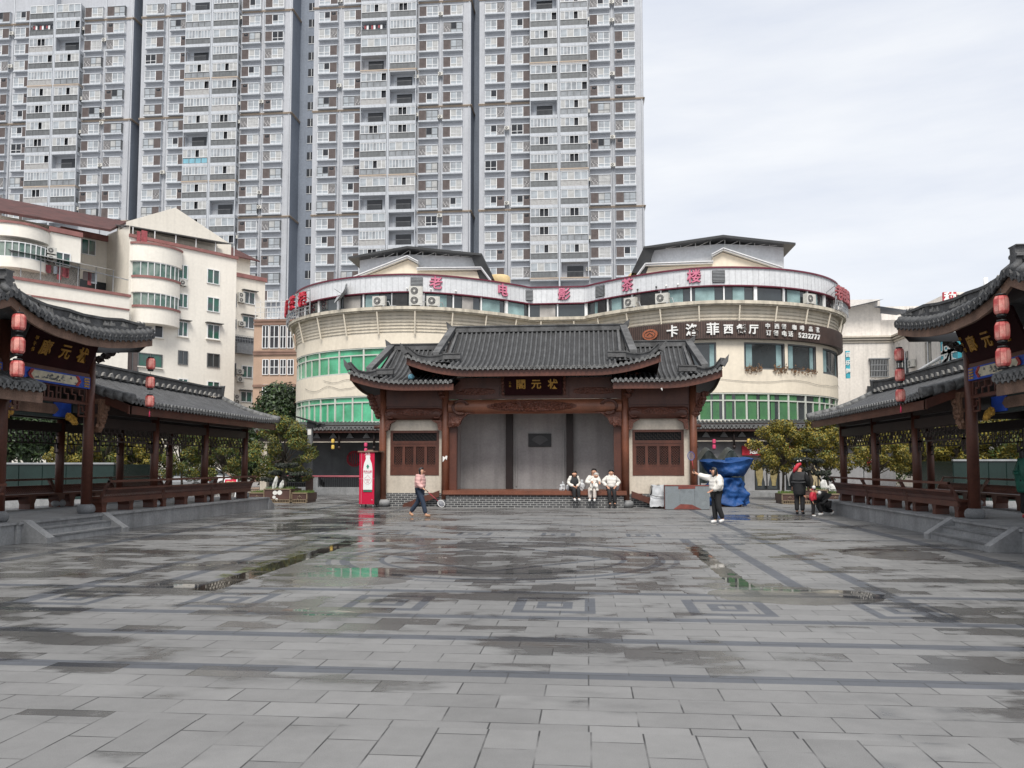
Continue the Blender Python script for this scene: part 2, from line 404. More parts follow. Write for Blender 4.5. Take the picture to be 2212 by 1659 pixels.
# ------------------------------------------------------------------ tiled Chinese roofs
def tiled(mb, P, width, pitch, nv, m=0, h=.1, flip=False):
    """half-round tile rows running down the surface P(u, v), u across, v down"""
    n = max(1, round(width / pitch)); us = []; hs = []
    for i in range(n):
        for ph, hh in ((0, 0), (.22, -.012), (.25, .3), (.36, .85), (.5, 1), (.64, .85), (.75, .3), (.78, -.012)): us.append((i + ph) / n); hs.append(hh * h)
    us.append(1.0); hs.append(0)
    W = len(us); vs = []
    for j in range(nv + 1):
        v = j / nv
        for i, u in enumerate(us):
            q = P(u, v); vs.append((q[0], q[1], q[2] + hs[i]))
    fs = []
    for j in range(nv):
        for i in range(W - 1):
            q = (j*W+i, j*W+i+1, (j+1)*W+i+1, (j+1)*W+i); fs.append(q[::-1] if flip else q)
    o = len(mb.m); mb.add(vs, fs, m, False); q = W - 1
    for k in range(len(fs)):
        if (k % q) % 8 in (0, 1, 6, 7): mb.m[o + k] = 1
    return n
def eave_ends(mb, P, n, out, m=0, r=.075):
    """round end-tiles and drip-tiles along the eave P(u, 1); out = horizontal direction the eave faces"""
    o = Vector(out)
    for i in range(n):
        c = Vector(P((i + .5) / n, 1)) + Vector((0, 0, r * .35)); t = (Vector(P(min(1, (i + .9) / n), 1)) - Vector(P(max(0, (i + .1) / n), 1))).normalized()
        up = Vector((0, 0, 1)); vs = []
        for d in (-.02, .05):
            for k in range(8):
                a = 2 * math.pi * k / 8; vs.append(tuple(c + o * d + t * (math.cos(a) * r) + up * (math.sin(a) * r)))
        mb.add(vs, [(0,1,2,3,4,5,6,7), (15,14,13,12,11,10,9,8)] + [(k, (k+1) % 8, (k+1) % 8 + 8, k + 8) for k in range(8)], m)
        c = Vector(P((i + .0) / n, 1)) + o * .02; w = r * .95
        vs = []
        for d in (0, .03):
            for a, b in ((-w, .02), (w, .02), (w * .8, -.05), (0, -.1), (-w * .8, -.05)): vs.append(tuple(c + o * d + t * a + up * b))
        mb.add(vs, [(4,3,2,1,0), (5,6,7,8,9)] + [(k, (k+1) % 5, (k+1) % 5 + 5, k + 5) for k in range(5)], m)
def xieshan(parent, name, xr, xt, ye, yh, yr, ze, zh, zr, lift, xs, sides=(-1, 1), pitch=.205, x_in=None):
    """hip-and-gable roof facing -y, back slope mirrored; sides lists the ends that have flying corners"""
    lo = -xt if -1 in sides else x_in; hi = xt if 1 in sides else x_in
    def zeave(x): return ze + (lift * max(0, (abs(x) - xs) / (xt - xs)) ** 2 if abs(x) > xs and ((x > 0) == (hi > 0 and 1 in sides) or (x < 0) == (-1 in sides)) else 0)
    def eave(x): return ye - (.12 * max(0, (abs(x) - xs) / (xt - xs)) ** 2 if abs(x) > xs else 0)
    def hip(t):  # from the foot of the verge to the flying corner
        return (lerp(xr, xt, t), lerp(yh, ye - .12, t), lerp(zh, ze + lift, t) - .16 * math.sin(math.pi * t))
    def top(x):
        if abs(x) <= xr: return yr, zr
        t = (abs(x) - xr) / (xt - xr); q = hip(t); return q[1], q[2] - .02
    def P(u, v):
        x = lerp(lo, hi, u); y0, z0 = top(x); y1, z1 = eave(x), zeave(x)
        g = v + .16 * math.sin(math.pi * v) * (1 if abs(x) <= xr else .2)
        return (x, lerp(y0, y1, v), lerp(z0, z1, min(1, g)))
    def Pb(u, v): q = P(u, v); return (q[0], 2 * yr - q[1], q[2])
    rb = MB(); n = tiled(rb, P, hi - lo, pitch, 16); tiled(rb, Pb, hi - lo, pitch, 8, flip=True)
    for s in sides:
        def Ps(u, v, s=s):
            a = u * 2 - 1; q = hip(v); yy = yr + a * (yr - q[1]); return (s * q[0], yy, lerp(zh, ze + lift * abs(a) ** 3, v) if v else zh)
        tiled(rb, Ps, 2 * (yr - ye), pitch, 6, flip=s > 0)
    roof = rb.build(name, ['roof_tile', 'roof_pan'], parent)
    eb = MB(); eave_ends(eb, P, n, (0, -1, 0))
    eb.build('eave_tiles', 'tile_end', roof)
    # fascia and soffit
    fb = MB()
    def fas(k): return lambda u, v: (lerp(lo, hi, u), eave(lerp(lo, hi, u)) + .06 + k, zeave(lerp(lo, hi, u)) - .07 - .26 * v)
    fb.grid(fas(0), 40, 1); fb.grid(fas(.05), 40, 1, flip=True)
    fb.grid(lambda u, v: (lerp(lo, hi, u), eave(lerp(lo, hi, u)) + .06 + .05 * v, zeave(lerp(lo, hi, u)) - .33), 40, 1)
    for s in sides:
        a = Vector(P(0 if s < 0 else 1, 1)); b = (a.x, 2 * yr - a.y, a.z)
        fb.grid(lambda u, v, s=s: (s * (xt - .06), lerp(a.y, b[1], u), ze + lift * abs(u * 2 - 1) ** 3 - .07 - .26 * v), 20, 1); 
    fb.build('fascia_board', 'red_wood', roof)
    sb = MB()
    def soff(u, v):
        x = lerp(lo, hi, u); y1, z1 = eave(x) + .1, zeave(x) - .2
        yin = max(yh, ye + 1.15); f = max(0, 1 - max(0, abs(x) - xr) / (xt - xr) * .0)
        return (x * lerp(1, .96, v), lerp(y1, yin + .3, v), lerp(z1, ze + .28, v))
    sb.grid(soff, 40, 4)
    for i in range(int((hi - lo) / .16)):
        x = lo + .1 + i * .16
        if abs(x) < xt - .15: sb.beam((x, eave(x) + .12, zeave(x) - .23), (x * .98, ye + 1.3, ze + .2), .07, .08)
    for s in sides: sb.grid(lambda u, v, s=s: (s * lerp(xt - .1, xr - .4, v), lerp(ye, 2 * yr - ye, u), lerp(ze + lift * abs(u*2-1) ** 3 - .22, ze + .26, v)), 12, 3)
    sb.build('soffit', 'shaded_wood', roof)
    # ridges
    gb = MB()
    x0, x1 = (-xr if -1 in sides else x_in), (xr if 1 in sides else x_in)
    pts = [(lerp(x0, x1, i / 20), yr, zr) for i in range(21)]
    gb.sweep(pts, .26, .12); gb.sweep(pts, .2, .24); gb.sweep(pts, .28, .05, base=.24)
    for s in sides:
        ver = [(s * (xr + .3 * t), lerp(yr, yh - .1, t), lerp(zr, zh, t) + .05 - .0 + lerp(0, .0, t)) for t in [i / 10 for i in range(11)]]
        gb.sweep(ver, .24, .2); gb.sweep(ver, .3, .05, base=.2)
        gb.sweep([(s * (xr - .22), v_[1], v_[2] - .05) for v_ in ver], .1, .12)
        hp = [(s * hip(t)[0], hip(t)[1] - .02, hip(t)[2] + (.16 * max(0, t - .75) / .25)) for t in [i / 12 for i in range(13)]]
        hp = [(s * (xr - .75), yh - .1, hp[0][2])] + hp
        gb.sweep(hp, .2, .2); gb.sweep(hp, .26, .05, base=.2)
        q = hp[-1]; gb.prism([(q[0] - s * .1, q[2]), (q[0] + s * .24, q[2] + .38), (q[0] + s * .2, q[2] + .1), (q[0] + s * .08, q[2] - .1)], q[1] - .07, q[1] + .07)
        gb.prism([(s * (xr - .1), zr + .2), (s * (xr + .3), zr + .5), (s * (xr + .26), zr + .2), (s * (xr + .1), zr - .05)], yr - .1, yr + .1)
    gb.build('ridge', 'ridge_stone', roof)
    tb = MB()
    for s in sides: tb.add([(s * (xr - .04), yh, zh), (s * (xr - .04), 2 * yr - yh, zh), (s * (xr - .04), yr, zr)], [(0, 1, 2)])
    if sides: tb.build('gable_wall', 'red_wood', roof)
    return roof
def fret(mb, a, b, z0, z1, th=.022, step=.13, seed=1, m=0, depth=.04):
    """openwork lattice of short bars between two points"""
    rnd = random.Random(seed); a, b = Vector(a), Vector(b); L_ = (b - a).length; d = (b - a) / L_
    nx = max(2, round(L_ / step)); nz_ = max(2, round((z1 - z0) / step)); sx, sz = L_ / nx, (z1 - z0) / nz_
    def q(i, k): return (a.x + d.x * i * sx, a.y + d.y * i * sx, z0 + k * sz)
    for i in range(nx + 1):
        for k in range(nz_):
            if i in (0, nx) or (i + k) % 2 == 0 or rnd.random() < .12: mb.beam(q(i, k), q(i, k + 1), th, depth, m)
    for k in range(nz_ + 1):
        i = 0
        while i < nx:
            full = k in (0, nz_)
            if full: mb.beam(q(0, k), q(nx, k), depth, th * 1.3, m); break
            if (i + k) % 2 == 0: mb.beam(q(i, k), q(min(nx, i + 1), k), depth, th, m)
            i += 1
def blob(mb, c, sc, n=10, seed=0, amp=.35, fr=4.0, m=0):
    """lumpy carved mass"""
    k = n // 2; vs = []
    for j in range(k + 1):
        for i in range(n):
            d = Vector((math.sin(math.pi*j/k)*math.cos(2*math.pi*i/n), math.sin(math.pi*j/k)*math.sin(2*math.pi*i/n), math.cos(math.pi*j/k)))
            rr_ = 1 + amp * mnoise.noise(d * fr * .5 + Vector((seed * 3.1, 0, 0))); vs.append((c[0] + d.x*sc[0]*rr_, c[1] + d.y*sc[1]*rr_, c[2] + d.z*sc[2]*rr_))
    mb.add(vs, [(j*n+i, (j+1)*n+i, (j+1)*n+(i+1) % n, j*n+(i+1) % n) for j in range(k) for i in range(n)], m, False)
def relief(mb, outline, y, amp, n=(60, 14), seed=0, m=0, ax='y', sgn=-1):
    """carved panel: a height field inside an outline given as half-height(u)"""
    (x0, x1), zc, hh = outline
    def fn(u, v):
        t = hh(u); z = zc + (v * 2 - 1) * t; x = lerp(x0, x1, u)
        q = mnoise.noise(Vector((x * 7 + seed, z * 9, seed))) + .6 * mnoise.noise(Vector((x * 17, z * 19, seed + 4)))
        e = min(1, (1 - abs(v * 2 - 1)) * 4, u * 14, (1 - u) * 14)
        d = y + sgn * (amp * (.5 + q) * e)
        return (x, d, z) if ax == 'y' else (d, x, z)
    mb.grid(fn, n[0], n[1], m, False)
# ------------------------------------------------------------------ the stage pavilion
SX, SY = -.2, 33.4
st = thing('stage_pavilion', 'wooden opera stage pavilion with grey tiled hip roofs, red columns and dark brick base', 'pavilion', (SX, SY, 0))
def column(parent, x, y, z0, z1, r=.155, base=.3, mat='red_wood_light', tie=True):
    c = MB(); c.tube([(x, y, z0 + base * .85), (x, y, lerp(z0, z1, .5)), (x, y, z1)], [r * 1.03, r, r * .93], 16)
    c = c.build('column', mat, parent)
    b = MB(); b.lathe([(r * 1.5, 0), (r * 1.95, base * .25), (r * 2.1, base * .5), (r * 1.95, base * .78), (r * 1.35, base)], (x, y, z0), 20, flute=-.04, nf=20)
    b.build('stone_base', 'stone', c); return c
for x in (-6.38, -3.72, 3.72, 6.46): column(st, x, 0, 0, 5.0 if abs(x) > 5 else 5.6)
for x in (-3.46, 3.46):
    c = MB(); c.box(x - .2, .1, .695, x + .2, .37, 4.2); c.build('inner_post', 'red_wood', st)
for x in (-1.21, 1.42):
    c = MB(); c.box(x - .15, 1.72, .67, x + .15, 2.0, 4.3); c.build('rear_post', 'shaded_wood', st)
b = MB(); b.box(-3.6, -.5, 0, 3.62, 2.3, .5); b.box(-6.3, .12, 0, -3.6, 2.3, .56); b.box(3.62, .12, 0, 6.4, 2.3, .56)
b.build('brick_base', 'grey_brick', st)
b = MB(); b.box(-3.72, -.56, .5, 3.74, 1.95, .69); b.box(-3.72, -.6, .535, 3.74, -.55, .6)
b.build('stage_floor', 'red_wood_light', st)
b = MB(); b.box(-3.62, 2.0, .69, 3.62, 2.15, 4.4); b.box(-3.5, .36, .69, -3.38, 2.0, 4.4); b.box(3.38, .36, .69, 3.5, 2.0, 4.4)
b.box(-3.5, .3, 4.3, 3.5, 2.1, 4.45); b.build('rear_wall', 'plaster_grey', st)
for a in ((-.95, -.87, -.95, -.6), (1.1, 1.18, .83, 1.18)):
    b = MB(); b.box(a[0], 1.955, .8, a[1], 2.0, 3.22); b.box(a[2], 1.95, 3.2, a[3], 2.0, 3.26); b.build('wall_moulding', 'plaster_grey', st)
b = MB(); b.box(-.39, 1.93, 2.52, .61, 1.999, 3.1); pl = b.build('plaque', 'black', st)
b = MB(); b.prism([(.11 + .42 * math.cos(t), 2.62 + .4 * math.sin(t)) for t in [R(30 + 12 * i) for i in range(11)]] + [(.11, 2.6)], 1.918, 1.929); b.build('fan_panel', 'dark_metal', pl)
# main carved beam: flattened log with scrolled ends, arch brackets
b = MB()
def lintel(mb, x0, x1, z0, z1, y, th, arch, m=0):
    n_ = 24; lo_ = []; hi_ = []
    for i in range(n_ + 1):
        t = i / n_; x = lerp(x0, x1, t); e = min(t, 1 - t) * 2; k = max(0, 1 - e / .22)
        lo_.append((x, z0 - arch * k ** 2)); hi_.append((x, z1 - .04 * k ** 3))
    for i in range(n_):
        a, b_, c_, d_ = lo_[i], lo_[i + 1], hi_[i + 1], hi_[i]; zm = (a[1] + d_[1]) / 2; zm2 = (b_[1] + c_[1]) / 2
        vs = [(a[0], y + .05, a[1]), (b_[0], y + .05, b_[1]), (b_[0], y - th, lerp(b_[1], c_[1], .25)), (a[0], y - th, lerp(a[1], d_[1], .25)),
              (b_[0], y - th, lerp(b_[1], c_[1], .75)), (a[0], y - th, lerp(a[1], d_[1], .75)), (c_[0], y + .05, c_[1]), (d_[0], y + .05, d_[1])]
        mb.add(vs, [(0, 1, 2, 3), (3, 2, 4, 5), (5, 4, 6, 7)], m, True)
lintel(b, -3.58, 3.58, 3.86, 4.46, 0, .2, .0); b.box(-3.58, .02, 3.86, 3.58, .3, 4.46)
lb = b.build('lintel', 'lintel_wood', st)
b = MB(); relief(b, ((-1.95, 1.75), 4.15, lambda u: .03 + .2 * math.sin(math.pi * u) ** .6), -.205, .09, (110, 20), 3); b.build('carved_panel', 'carved_wood', lb)
for s in (-1, 1):
    b = MB(); x = s * 3.05
    for k, (rr_, w_) in enumerate(((.34, .05), (.27, .03))):
        b.tube([(x + s * (.02 * k) + rr_ * math.cos(t) * 1.0, -.2, 4.12 + rr_ * .85 * math.sin(t)) for t in [R(-120 + 20 * i) if s > 0 else R(300 - 20 * i) for i in range(15)]], w_, 6)
    b.build('beam_scroll', 'red_wood', lb)
    b = MB(); b.prism([(s * 3.57, 3.9), (s * 2.5, 3.9), (s * 2.78, 3.84), (s * 3.0, 3.66), (s * 3.12, 3.4), (s * 3.57, 3.3)], -.12, .12)
    blob(b, (s * 3.35, -.12, 3.52), (.22, .07, .22), 14, 3 + s, .6, 5); b.build('arch_bracket', 'carved_wood', st)
b = MB(); b.box(-3.58, -.06, 4.47, 3.58, .1, 4.55); b.box(-3.58, -.02, 4.55, 3.58, .1, 5.35)
for s in (-1, 1): b.box(s * 1.3 - .09, -.1, 4.5, s * 1.3 + .09, -.02, 5.3); b.box(s * 1.45, -.05, 4.55, s * 3.57, -.02, 5.0)
b.build('upper_panel', 'red_wood', st)
for s in (-1, 1):
    b = MB(); relief(b, ((s * 2.45 - .85, s * 2.45 + .85), 4.78, lambda u: .03 + .12 * math.sin(math.pi * u) ** .4), -.055, .03, (40, 10), 9); b.build('carved_panel', 'carved_wood', st)
b = MB(); b.add([(-1.2, -.18, 4.62), (1.16, -.18, 4.62), (1.16, -.42, 5.48), (-1.2, -.42, 5.48), (-1.2, -.1, 4.62), (1.16, -.1, 4.62), (1.16, -.34, 5.48), (-1.2, -.34, 5.48)],
                [(0, 1, 2, 3), (7, 6, 5, 4), (0, 4, 5, 1), (1, 5, 6, 2), (2, 6, 7, 3), (3, 7, 4, 0)])
nb = b.build('name_board', 'board_maroon', st)
b = MB(); Tn = lambda x: face_T((x, -.31, 5.02), (1, 0, 0), (0, -.24, .86))
for ch, x in (('閣', -.53), ('元', .1), ('状', .78)): b.text(ch, .42, Tn(x), 0, .012, .01)
for i, ch in enumerate('乙未'): b.text(ch, .11, face_T((-.98, -.31 - .03 * (1 - i), 5.1 - .13 * i), (1, 0, 0), (0, -.24, .86)), 0, .008)
b.build('lettering', 'gold_paint', nb)
for s in (-1, 1):
    b = MB()
    for k in range(5): blob(b, (s * (1.27) - .02, -.2 - .02 * k, 4.7 + .15 * k), (.07, .05, .09), 10, k + 5, .6, 5)
    b.build('board_ornament', 'carved_wood', nb)
# wings: beams, arched plaster, lattice windows
for s in (-1, 1):
    xa, xb = s * 3.86, s * 6.26
    x0, x1 = min(xa, xb), max(xa, xb); xm = (x0 + x1) / 2
    b = MB(); lintel(b, x0, x1, 3.62, 4.14, 0, .14, .22); b.box(x0 - .2, .02, 3.75, x1 + .2, .19, 4.9); b.box(x0, -.05, 4.2, x1, .1, 4.28); b.box(x0, -.02, 4.28, x1, .1, 4.9)
    lw = b.build('side_lintel', 'red_wood_light' if False else 'red_wood', st)
    b = MB(); relief(b, ((xm - .75, xm + .75), 3.92, lambda u: .02 + .13 * math.sin(math.pi * u) ** .6), -.145, .05, (44, 12), 5); b.build('carved_panel', 'carved_wood', lw)
    for t in (-1, 1):
        b = MB(); xx = xm + t * .98
        b.tube([(xx + .2 * math.cos(a), -.15, 3.86 + .17 * math.sin(a)) for a in [R(-120 + 20 * i) if t > 0 else R(300 - 20 * i) for i in range(15)]], .035, 6)
        xe = xm + t * 1.2; b.prism([(xe, 3.6), (xe - t * .45, 3.6), (xe - t * .2, 3.45), (xe - t * .15, 3.2), (xe, 3.15)], -.1, .1); b.build('arch_bracket', 'carved_wood', lw)
    b = MB(); b.box(x0 - .1, .2, .56, x1 + .1, .32, 1.3); b.box(x0 - .1, .2, 3.18, x1 + .1, .32, 3.9)
    b.box(x0 - .1, .2, 1.3, x0 + .16, .32, 3.18); b.box(x1 - .16, .2, 1.3, x1 + .1, .32, 3.18); b.build('plaster_wall', 'plaster', st)
    wx0, wx1 = x0 + .16, x1 - .16
    b = MB(); b.box(wx0, .18, 1.3, wx1, .3, 1.42); b.box(wx0, .18, 3.08, wx1, .3, 3.18); b.box(wx0, .177, 2.62, wx1, .297, 2.74)
    b.box(wx0, .18, 1.42, wx0 + .1, .3, 3.08); b.box(wx1 - .1, .18, 1.42, wx1, .3, 3.08)
    lwn = b.build('lattice_window', 'red_wood', st)
    n4 = 4; pw = (wx1 - wx0 - .2) / n4
    for k in range(n4):
        a = wx0 + .1 + k * pw
        b = MB(); b.box(a, .2, 1.42, a + .06, .27, 2.62); b.box(a + pw - .06, .2, 1.42, a + pw, .27, 2.62); b.box(a, .196, 1.42, a + pw, .266, 1.5); b.box(a, .215, 1.5, a + pw, .262, 1.72); b.box(a, .196, 1.7, a + pw, .266, 1.75); b.box(a, .196, 2.5, a + pw, .266, 2.62)
        # diagonal lattice
        la = MB()
        zz0, zz1 = 1.75, 2.5; w_ = pw - .12
        for d in range(-7, 8):
            for sg in (1, -1):
                p0 = a + .06 + d * .105; pts = []
                for t in range(0, 16):
                    zq = lerp(zz0, zz1, t / 15); xq = p0 + (zq - zz0) if sg > 0 else p0 + w_ - (zq - zz0)
                    if a + .06 <= xq <= a + pw - .06: pts.append((xq, .235 + (.012 if sg > 0 else 0), zq))
                if len(pts) > 1: la.beam(pts[0], pts[-1], .017, .017)
        cs = b.build('casement', 'red_wood', lwn); la.build('lattice', 'red_wood', cs)
    b = MB(); fret(b, (wx0 + .1, .24, 0), (wx1 - .1, .24, 0), 2.74, 3.08, .02, .085, 3); b.build('transom_lattice', 'shaded_wood', lwn)
    b = MB(); b.box(wx0, .29, 1.42, wx1, .31, 3.08); b.build('window_pane', 'dark_void', lwn)
    # eave brackets carved as beasts
    for xc, zc in ((s * 6.42 + s * .32, 4.2), (s * 3.72 + s * .3, 5.0)):
        b = MB(); b.prism([(xc - s * .3, zc - .5), (xc - s * .1, zc - .45), (xc + s * .3, zc + .4), (xc - s * .3, zc + .5)], -.1, .1)
        for k in range(6): blob(b, (xc - s * .18 + s * .07 * k, -.08, zc - .4 + .16 * k), (.16, .14, .13), 12, k + s, .7, 5)
        b.build('eave_bracket', 'carved_wood', st)
    b = MB(); b.tube([(s * 6.42, -.02, 3.35), (s * 6.42 + s * .33, -.02, 3.3)], .07, 8); b.tube([(s * 3.72 + s * .12, -.02, 3.95), (s * 3.72 + s * .35, -.02, 3.95)], .07, 8); b.build('tie_end', 'red_wood', st)
xieshan(st, 'main_roof', 3.75, 5.06, -1.42, -.4, 2.0, 5.6, 6.1, 7.6, .5, 2.4)
for s in (-1, 1): xieshan(st, 'side_roof', 6.6, 7.45, -1.22, -.3, 2.35, 5.08, 5.5, 6.9, .42, 5.2, (s,), x_in=s * 3.2)
b = MB(); b.prism([(-3.8, 1.85), (-3.69, 2.0), (-3.63, 1.94), (-3.6, 2.1), (-3.66, 2.12), (-3.72, 2.05), (-3.8, 2.1)], -.17, -.158); b.build('paper_notice', 'paper_white', st)
# the two plank ramps beside the stage floor
for s, lab in ((-1, 'red plank stair stringer sloping down by the left stage column behind the walking woman'), (1, 'red plank stair stringer sloping down beside the white tarpaulin box')):
    t = thing('stage_stair', lab, 'stairs', (SX + s * 3.95, SY - .05, 0))
    for yy in (-.05, .75):
        b = MB(); b.prism([(0, .68), (0, .42), (s * 1.2, .0), (s * 1.55, .0), (s * 1.5, .12)], yy, yy + .06); b.build('stringer', 'red_wood', t)
    for k in range(4):
        b = MB(); b.box(s * (.15 + .33 * k), -.0, .54 - .14 * k, s * (.46 + .33 * k), .75, .57 - .14 * k); b.build('tread', 'red_wood', t)

# ------------------------------------------------------------------ gate pavilions and covered corridors on both sides
def sweep_roofline(sx): pass
def corridor(sx, label):
    """covered walk: plinth edge x=10.55, columns x=11.1 / 14.0, y 20.2-30; sx = -1 left, 1 right"""
    t = thing('covered_corridor', label, 'corridor', (sx * 12.5, 25.5, 0))
    def B(): m_ = MB(); m_.T = Matrix.Translation((-sx * 12.5, -25.5, 0)) @ Matrix.Diagonal((sx, 1, 1, 1)); return m_
    fl = sx < 0
    X0, X1, XR, Y0, Y1 = 10.18, 14.9, 12.54, 20.6, 30.9
    def P(u, v): return (lerp(XR, X0, v), lerp(Y0, Y1, u), lerp(4.32, 3.4, v + .12 * math.sin(math.pi * v)) + .22 * max(0, abs(u - .5) * 2 - .75) / .25 * v * .3)
    def Pb(u, v): q = P(u, v); return (2 * XR - q[0], q[1], q[2])
    b = B(); n_ = tiled(b, P, Y1 - Y0, .2, 12, h=.07, flip=fl); tiled(b, Pb, Y1 - Y0, .2, 4, h=.07, flip=not fl); roof = b.build('roof', ['corridor_tile', 'roof_pan'], t)
    b = B(); eave_ends(b, P, n_, (-1, 0, 0), r=.075); b.build('eave_tiles', 'tile_end', roof)
    for u in (0, 1):  # verge tiles down both slopes at each end
        b = B()
        for Q in (P, Pb):
            for k in range(9):
                a, c = Vector(Q(u, k / 9)), Vector(Q(u, (k + 1.25) / 9)); b.tube([a + Vector((0, 0, .07)), c + Vector((0, 0, .05))], [.12, .14], 8)
        b.build('verge_tiles', 'tile_end', roof)
    b = B()
    pts = [(XR, lerp(Y0, Y1 - .1, i / 20), 4.34 + .1 * max(0, i / 20 - .85) / .15) for i in range(21)]
    b.sweep(pts, .26, .1); b.sweep(pts, .16, .34); b.sweep(pts, .26, .06, base=.34)
    b.prism([(Y1 - .15, 4.4), (Y1 + .1, 4.44), (Y1 + .22, 4.9), (Y1 - .05, 4.82), (Y1 - .15, 4.8)], XR - .09, XR + .09, 'x'); b.build('ridge', 'ridge_stone', roof)
    b = B(); rnd = random.Random(4)
    for k in range(26):
        y = Y0 + .3 + k * .38; w_ = rnd.uniform(.06, .13); b.prism([(y - w_, 4.38), (y + w_, 4.38), (y + w_ * .4, 4.46 + w_ * .5), (y - w_ * .3, 4.48)], XR - .2, XR - .135, 'x')
    b.build('ridge_ornament', 'plaster_patch', roof)
    b = B()
    b.add([(X0 + .06, Y0, 3.33), (X0 + .06, Y1, 3.33), (X0 + .06, Y1, 3.1), (X0 + .06, Y0, 3.1), (X0 + .1, Y0, 3.33), (X0 + .1, Y1, 3.33), (X0 + .1, Y1, 3.1), (X0 + .1, Y0, 3.1)], [(0,1,2,3), (7,6,5,4), (3,2,6,7), (0,3,7,4), (1,5,6,2)])
    for yy in (Y0 + .1, Y1 - .1): b.prism([(X0 + .06, 3.34), (XR, 4.24), (2 * XR - X0, 3.34), (2 * XR - X0, 3.1), (XR, 3.98), (X0 + .06, 3.1)], yy - .04, yy + .04)
    b.build('fascia_board', 'red_wood', roof)
    b = B()
    for sgn in (0, 1):
        f = (lambda x: x) if sgn == 0 else (lambda x: 2 * XR - x)
        b.add([(f(X0 + .1), Y0 + .1, 3.22), (f(X0 + .1), Y1 - .1, 3.22), (f(XR), Y1 - .1, 4.17), (f(XR), Y0 + .1, 4.17)], [(0, 1, 2, 3)])
    for k in range(48):
        y = Y0 + .2 + k * .21; b.beam((X0 + .12, y, 3.2), (XR, y, 4.12), .07, .08)
    b.build('soffit', 'shaded_wood', roof)
    b = B()
    for xx in (11.1, 14.0): b.box(xx - .08, 20.2, 2.75, xx + .08, 30.2, 3.0); b.box(xx - .1, 20.2, 3.1, xx + .1, 30.4, 3.35)
    for yy in (23.5, 26.7, 30.0): b.box(11.1, yy - .08, 3.0, 14.0, yy + .08, 3.25); b.box(12.46, yy - .08, 3.25, 12.62, yy + .08, 4.1)
    b.build('tie_beam', 'shaded_wood', t)
    for xx in (11.1, 14.0):
        for yy in (23.5, 26.75, 30.0) if xx < 12 else (20.2, 23.3, 26.5, 29.8):
            c = B(); c.tube([(xx, yy, .6), (xx, yy, 3.2)], .12, 14); c = c.build('column', 'red_wood', t)
            c2 = B(); c2.lathe([(.14, 0), (.19, .06), (.205, .12), (.18, .19), (.13, .23)], (xx, yy, .46), 18); c2.build('stone_base', 'stone', c)
        for k, (ya, yb) in enumerate(((20.4, 23.35), (23.65, 26.6), (26.9, 29.85))):
            f = B(); fret(f, (xx, ya, 0), (xx, yb, 0), 2.38, 2.74, .03, .125, k); fret(f, (xx, ya, 0), (xx, ya + .3, 0), 2.1, 2.38, .03, .12, k); fret(f, (xx, yb - .3, 0), (xx, yb, 0), 2.1, 2.38, .03, .12, k)
            f.build('fret_panel', 'shaded_wood', t)
            bench(B, t, xx + (-.17 if xx < 12 else .17), (20.42, 23.52, 26.72)[k], (23.5, 26.7, 29.95)[k], -1 if xx < 12 else 1)
    b = B(); b.box(10.55, 16.9, 0, 14.8, 31.0, .42); b.box(10.5, 16.9, .42, 14.85, 31.0, .47)
    b.prism([(31.0, .47), (31.0, 0), (31.55, 0), (31.55, .14)], 10.5, 14.85, 'x'); b.build('stone_platform', 'stone', t)
    return t
def bench(B, parent, xx, ya, yb, out):
    """settle with a curved slatted back that leans out over the edge"""
    b = B(); xo = xx + out * .02
    xi = xx - out * .32
    b.box(min(xi, xx + out * .1), ya, .84, max(xi, xx + out * .1), yb, .9); b.box(xx + out * .06, ya, .73, xx + out * .12, yb, .86)
    b.beam((xx + out * .26, ya, 1.1), (xx + out * .26, yb, 1.1), .05, .05); b.beam((xx + out * .31, ya, 1.3), (xx + out * .31, yb, 1.3), .07, .06)
    for yy in (ya + .03, yb - .03):
        b.beam((xx + out * .09, yy, .86), (xx + out * .14, yy, 1.0), .07, .07); b.beam((xx + out * .14, yy, 1.0), (xx + out * .31, yy, 1.32), .06, .06)
    m_ = b.build('railing_bench', 'red_wood', parent)
    b = B(); n_ = int((yb - ya) / .078)
    for k in range(1, n_):
        y = lerp(ya, yb, k / n_)
        b.beam((xx + out * .1, y, .88), (xx + out * .13, y + .02, .97), .045, .03); b.beam((xx + out * .13, y + .02, .97), (xx + out * .25, y - .01, 1.1), .045, .03)
    b.build('slats', 'red_wood', m_)
    for k in range(3):
        y = lerp(ya + .25, yb - .25, k / 2); b = B()
        b.prism([(y - .16, .84), (y + .16, .84), (y + .15, .74), (y + .09, .62), (y + .1, .47), (y - .1, .47), (y - .09, .62), (y - .15, .74)], xx - out * .3, xx + out * .04, 'x'); b.build('leg', 'red_wood', m_)
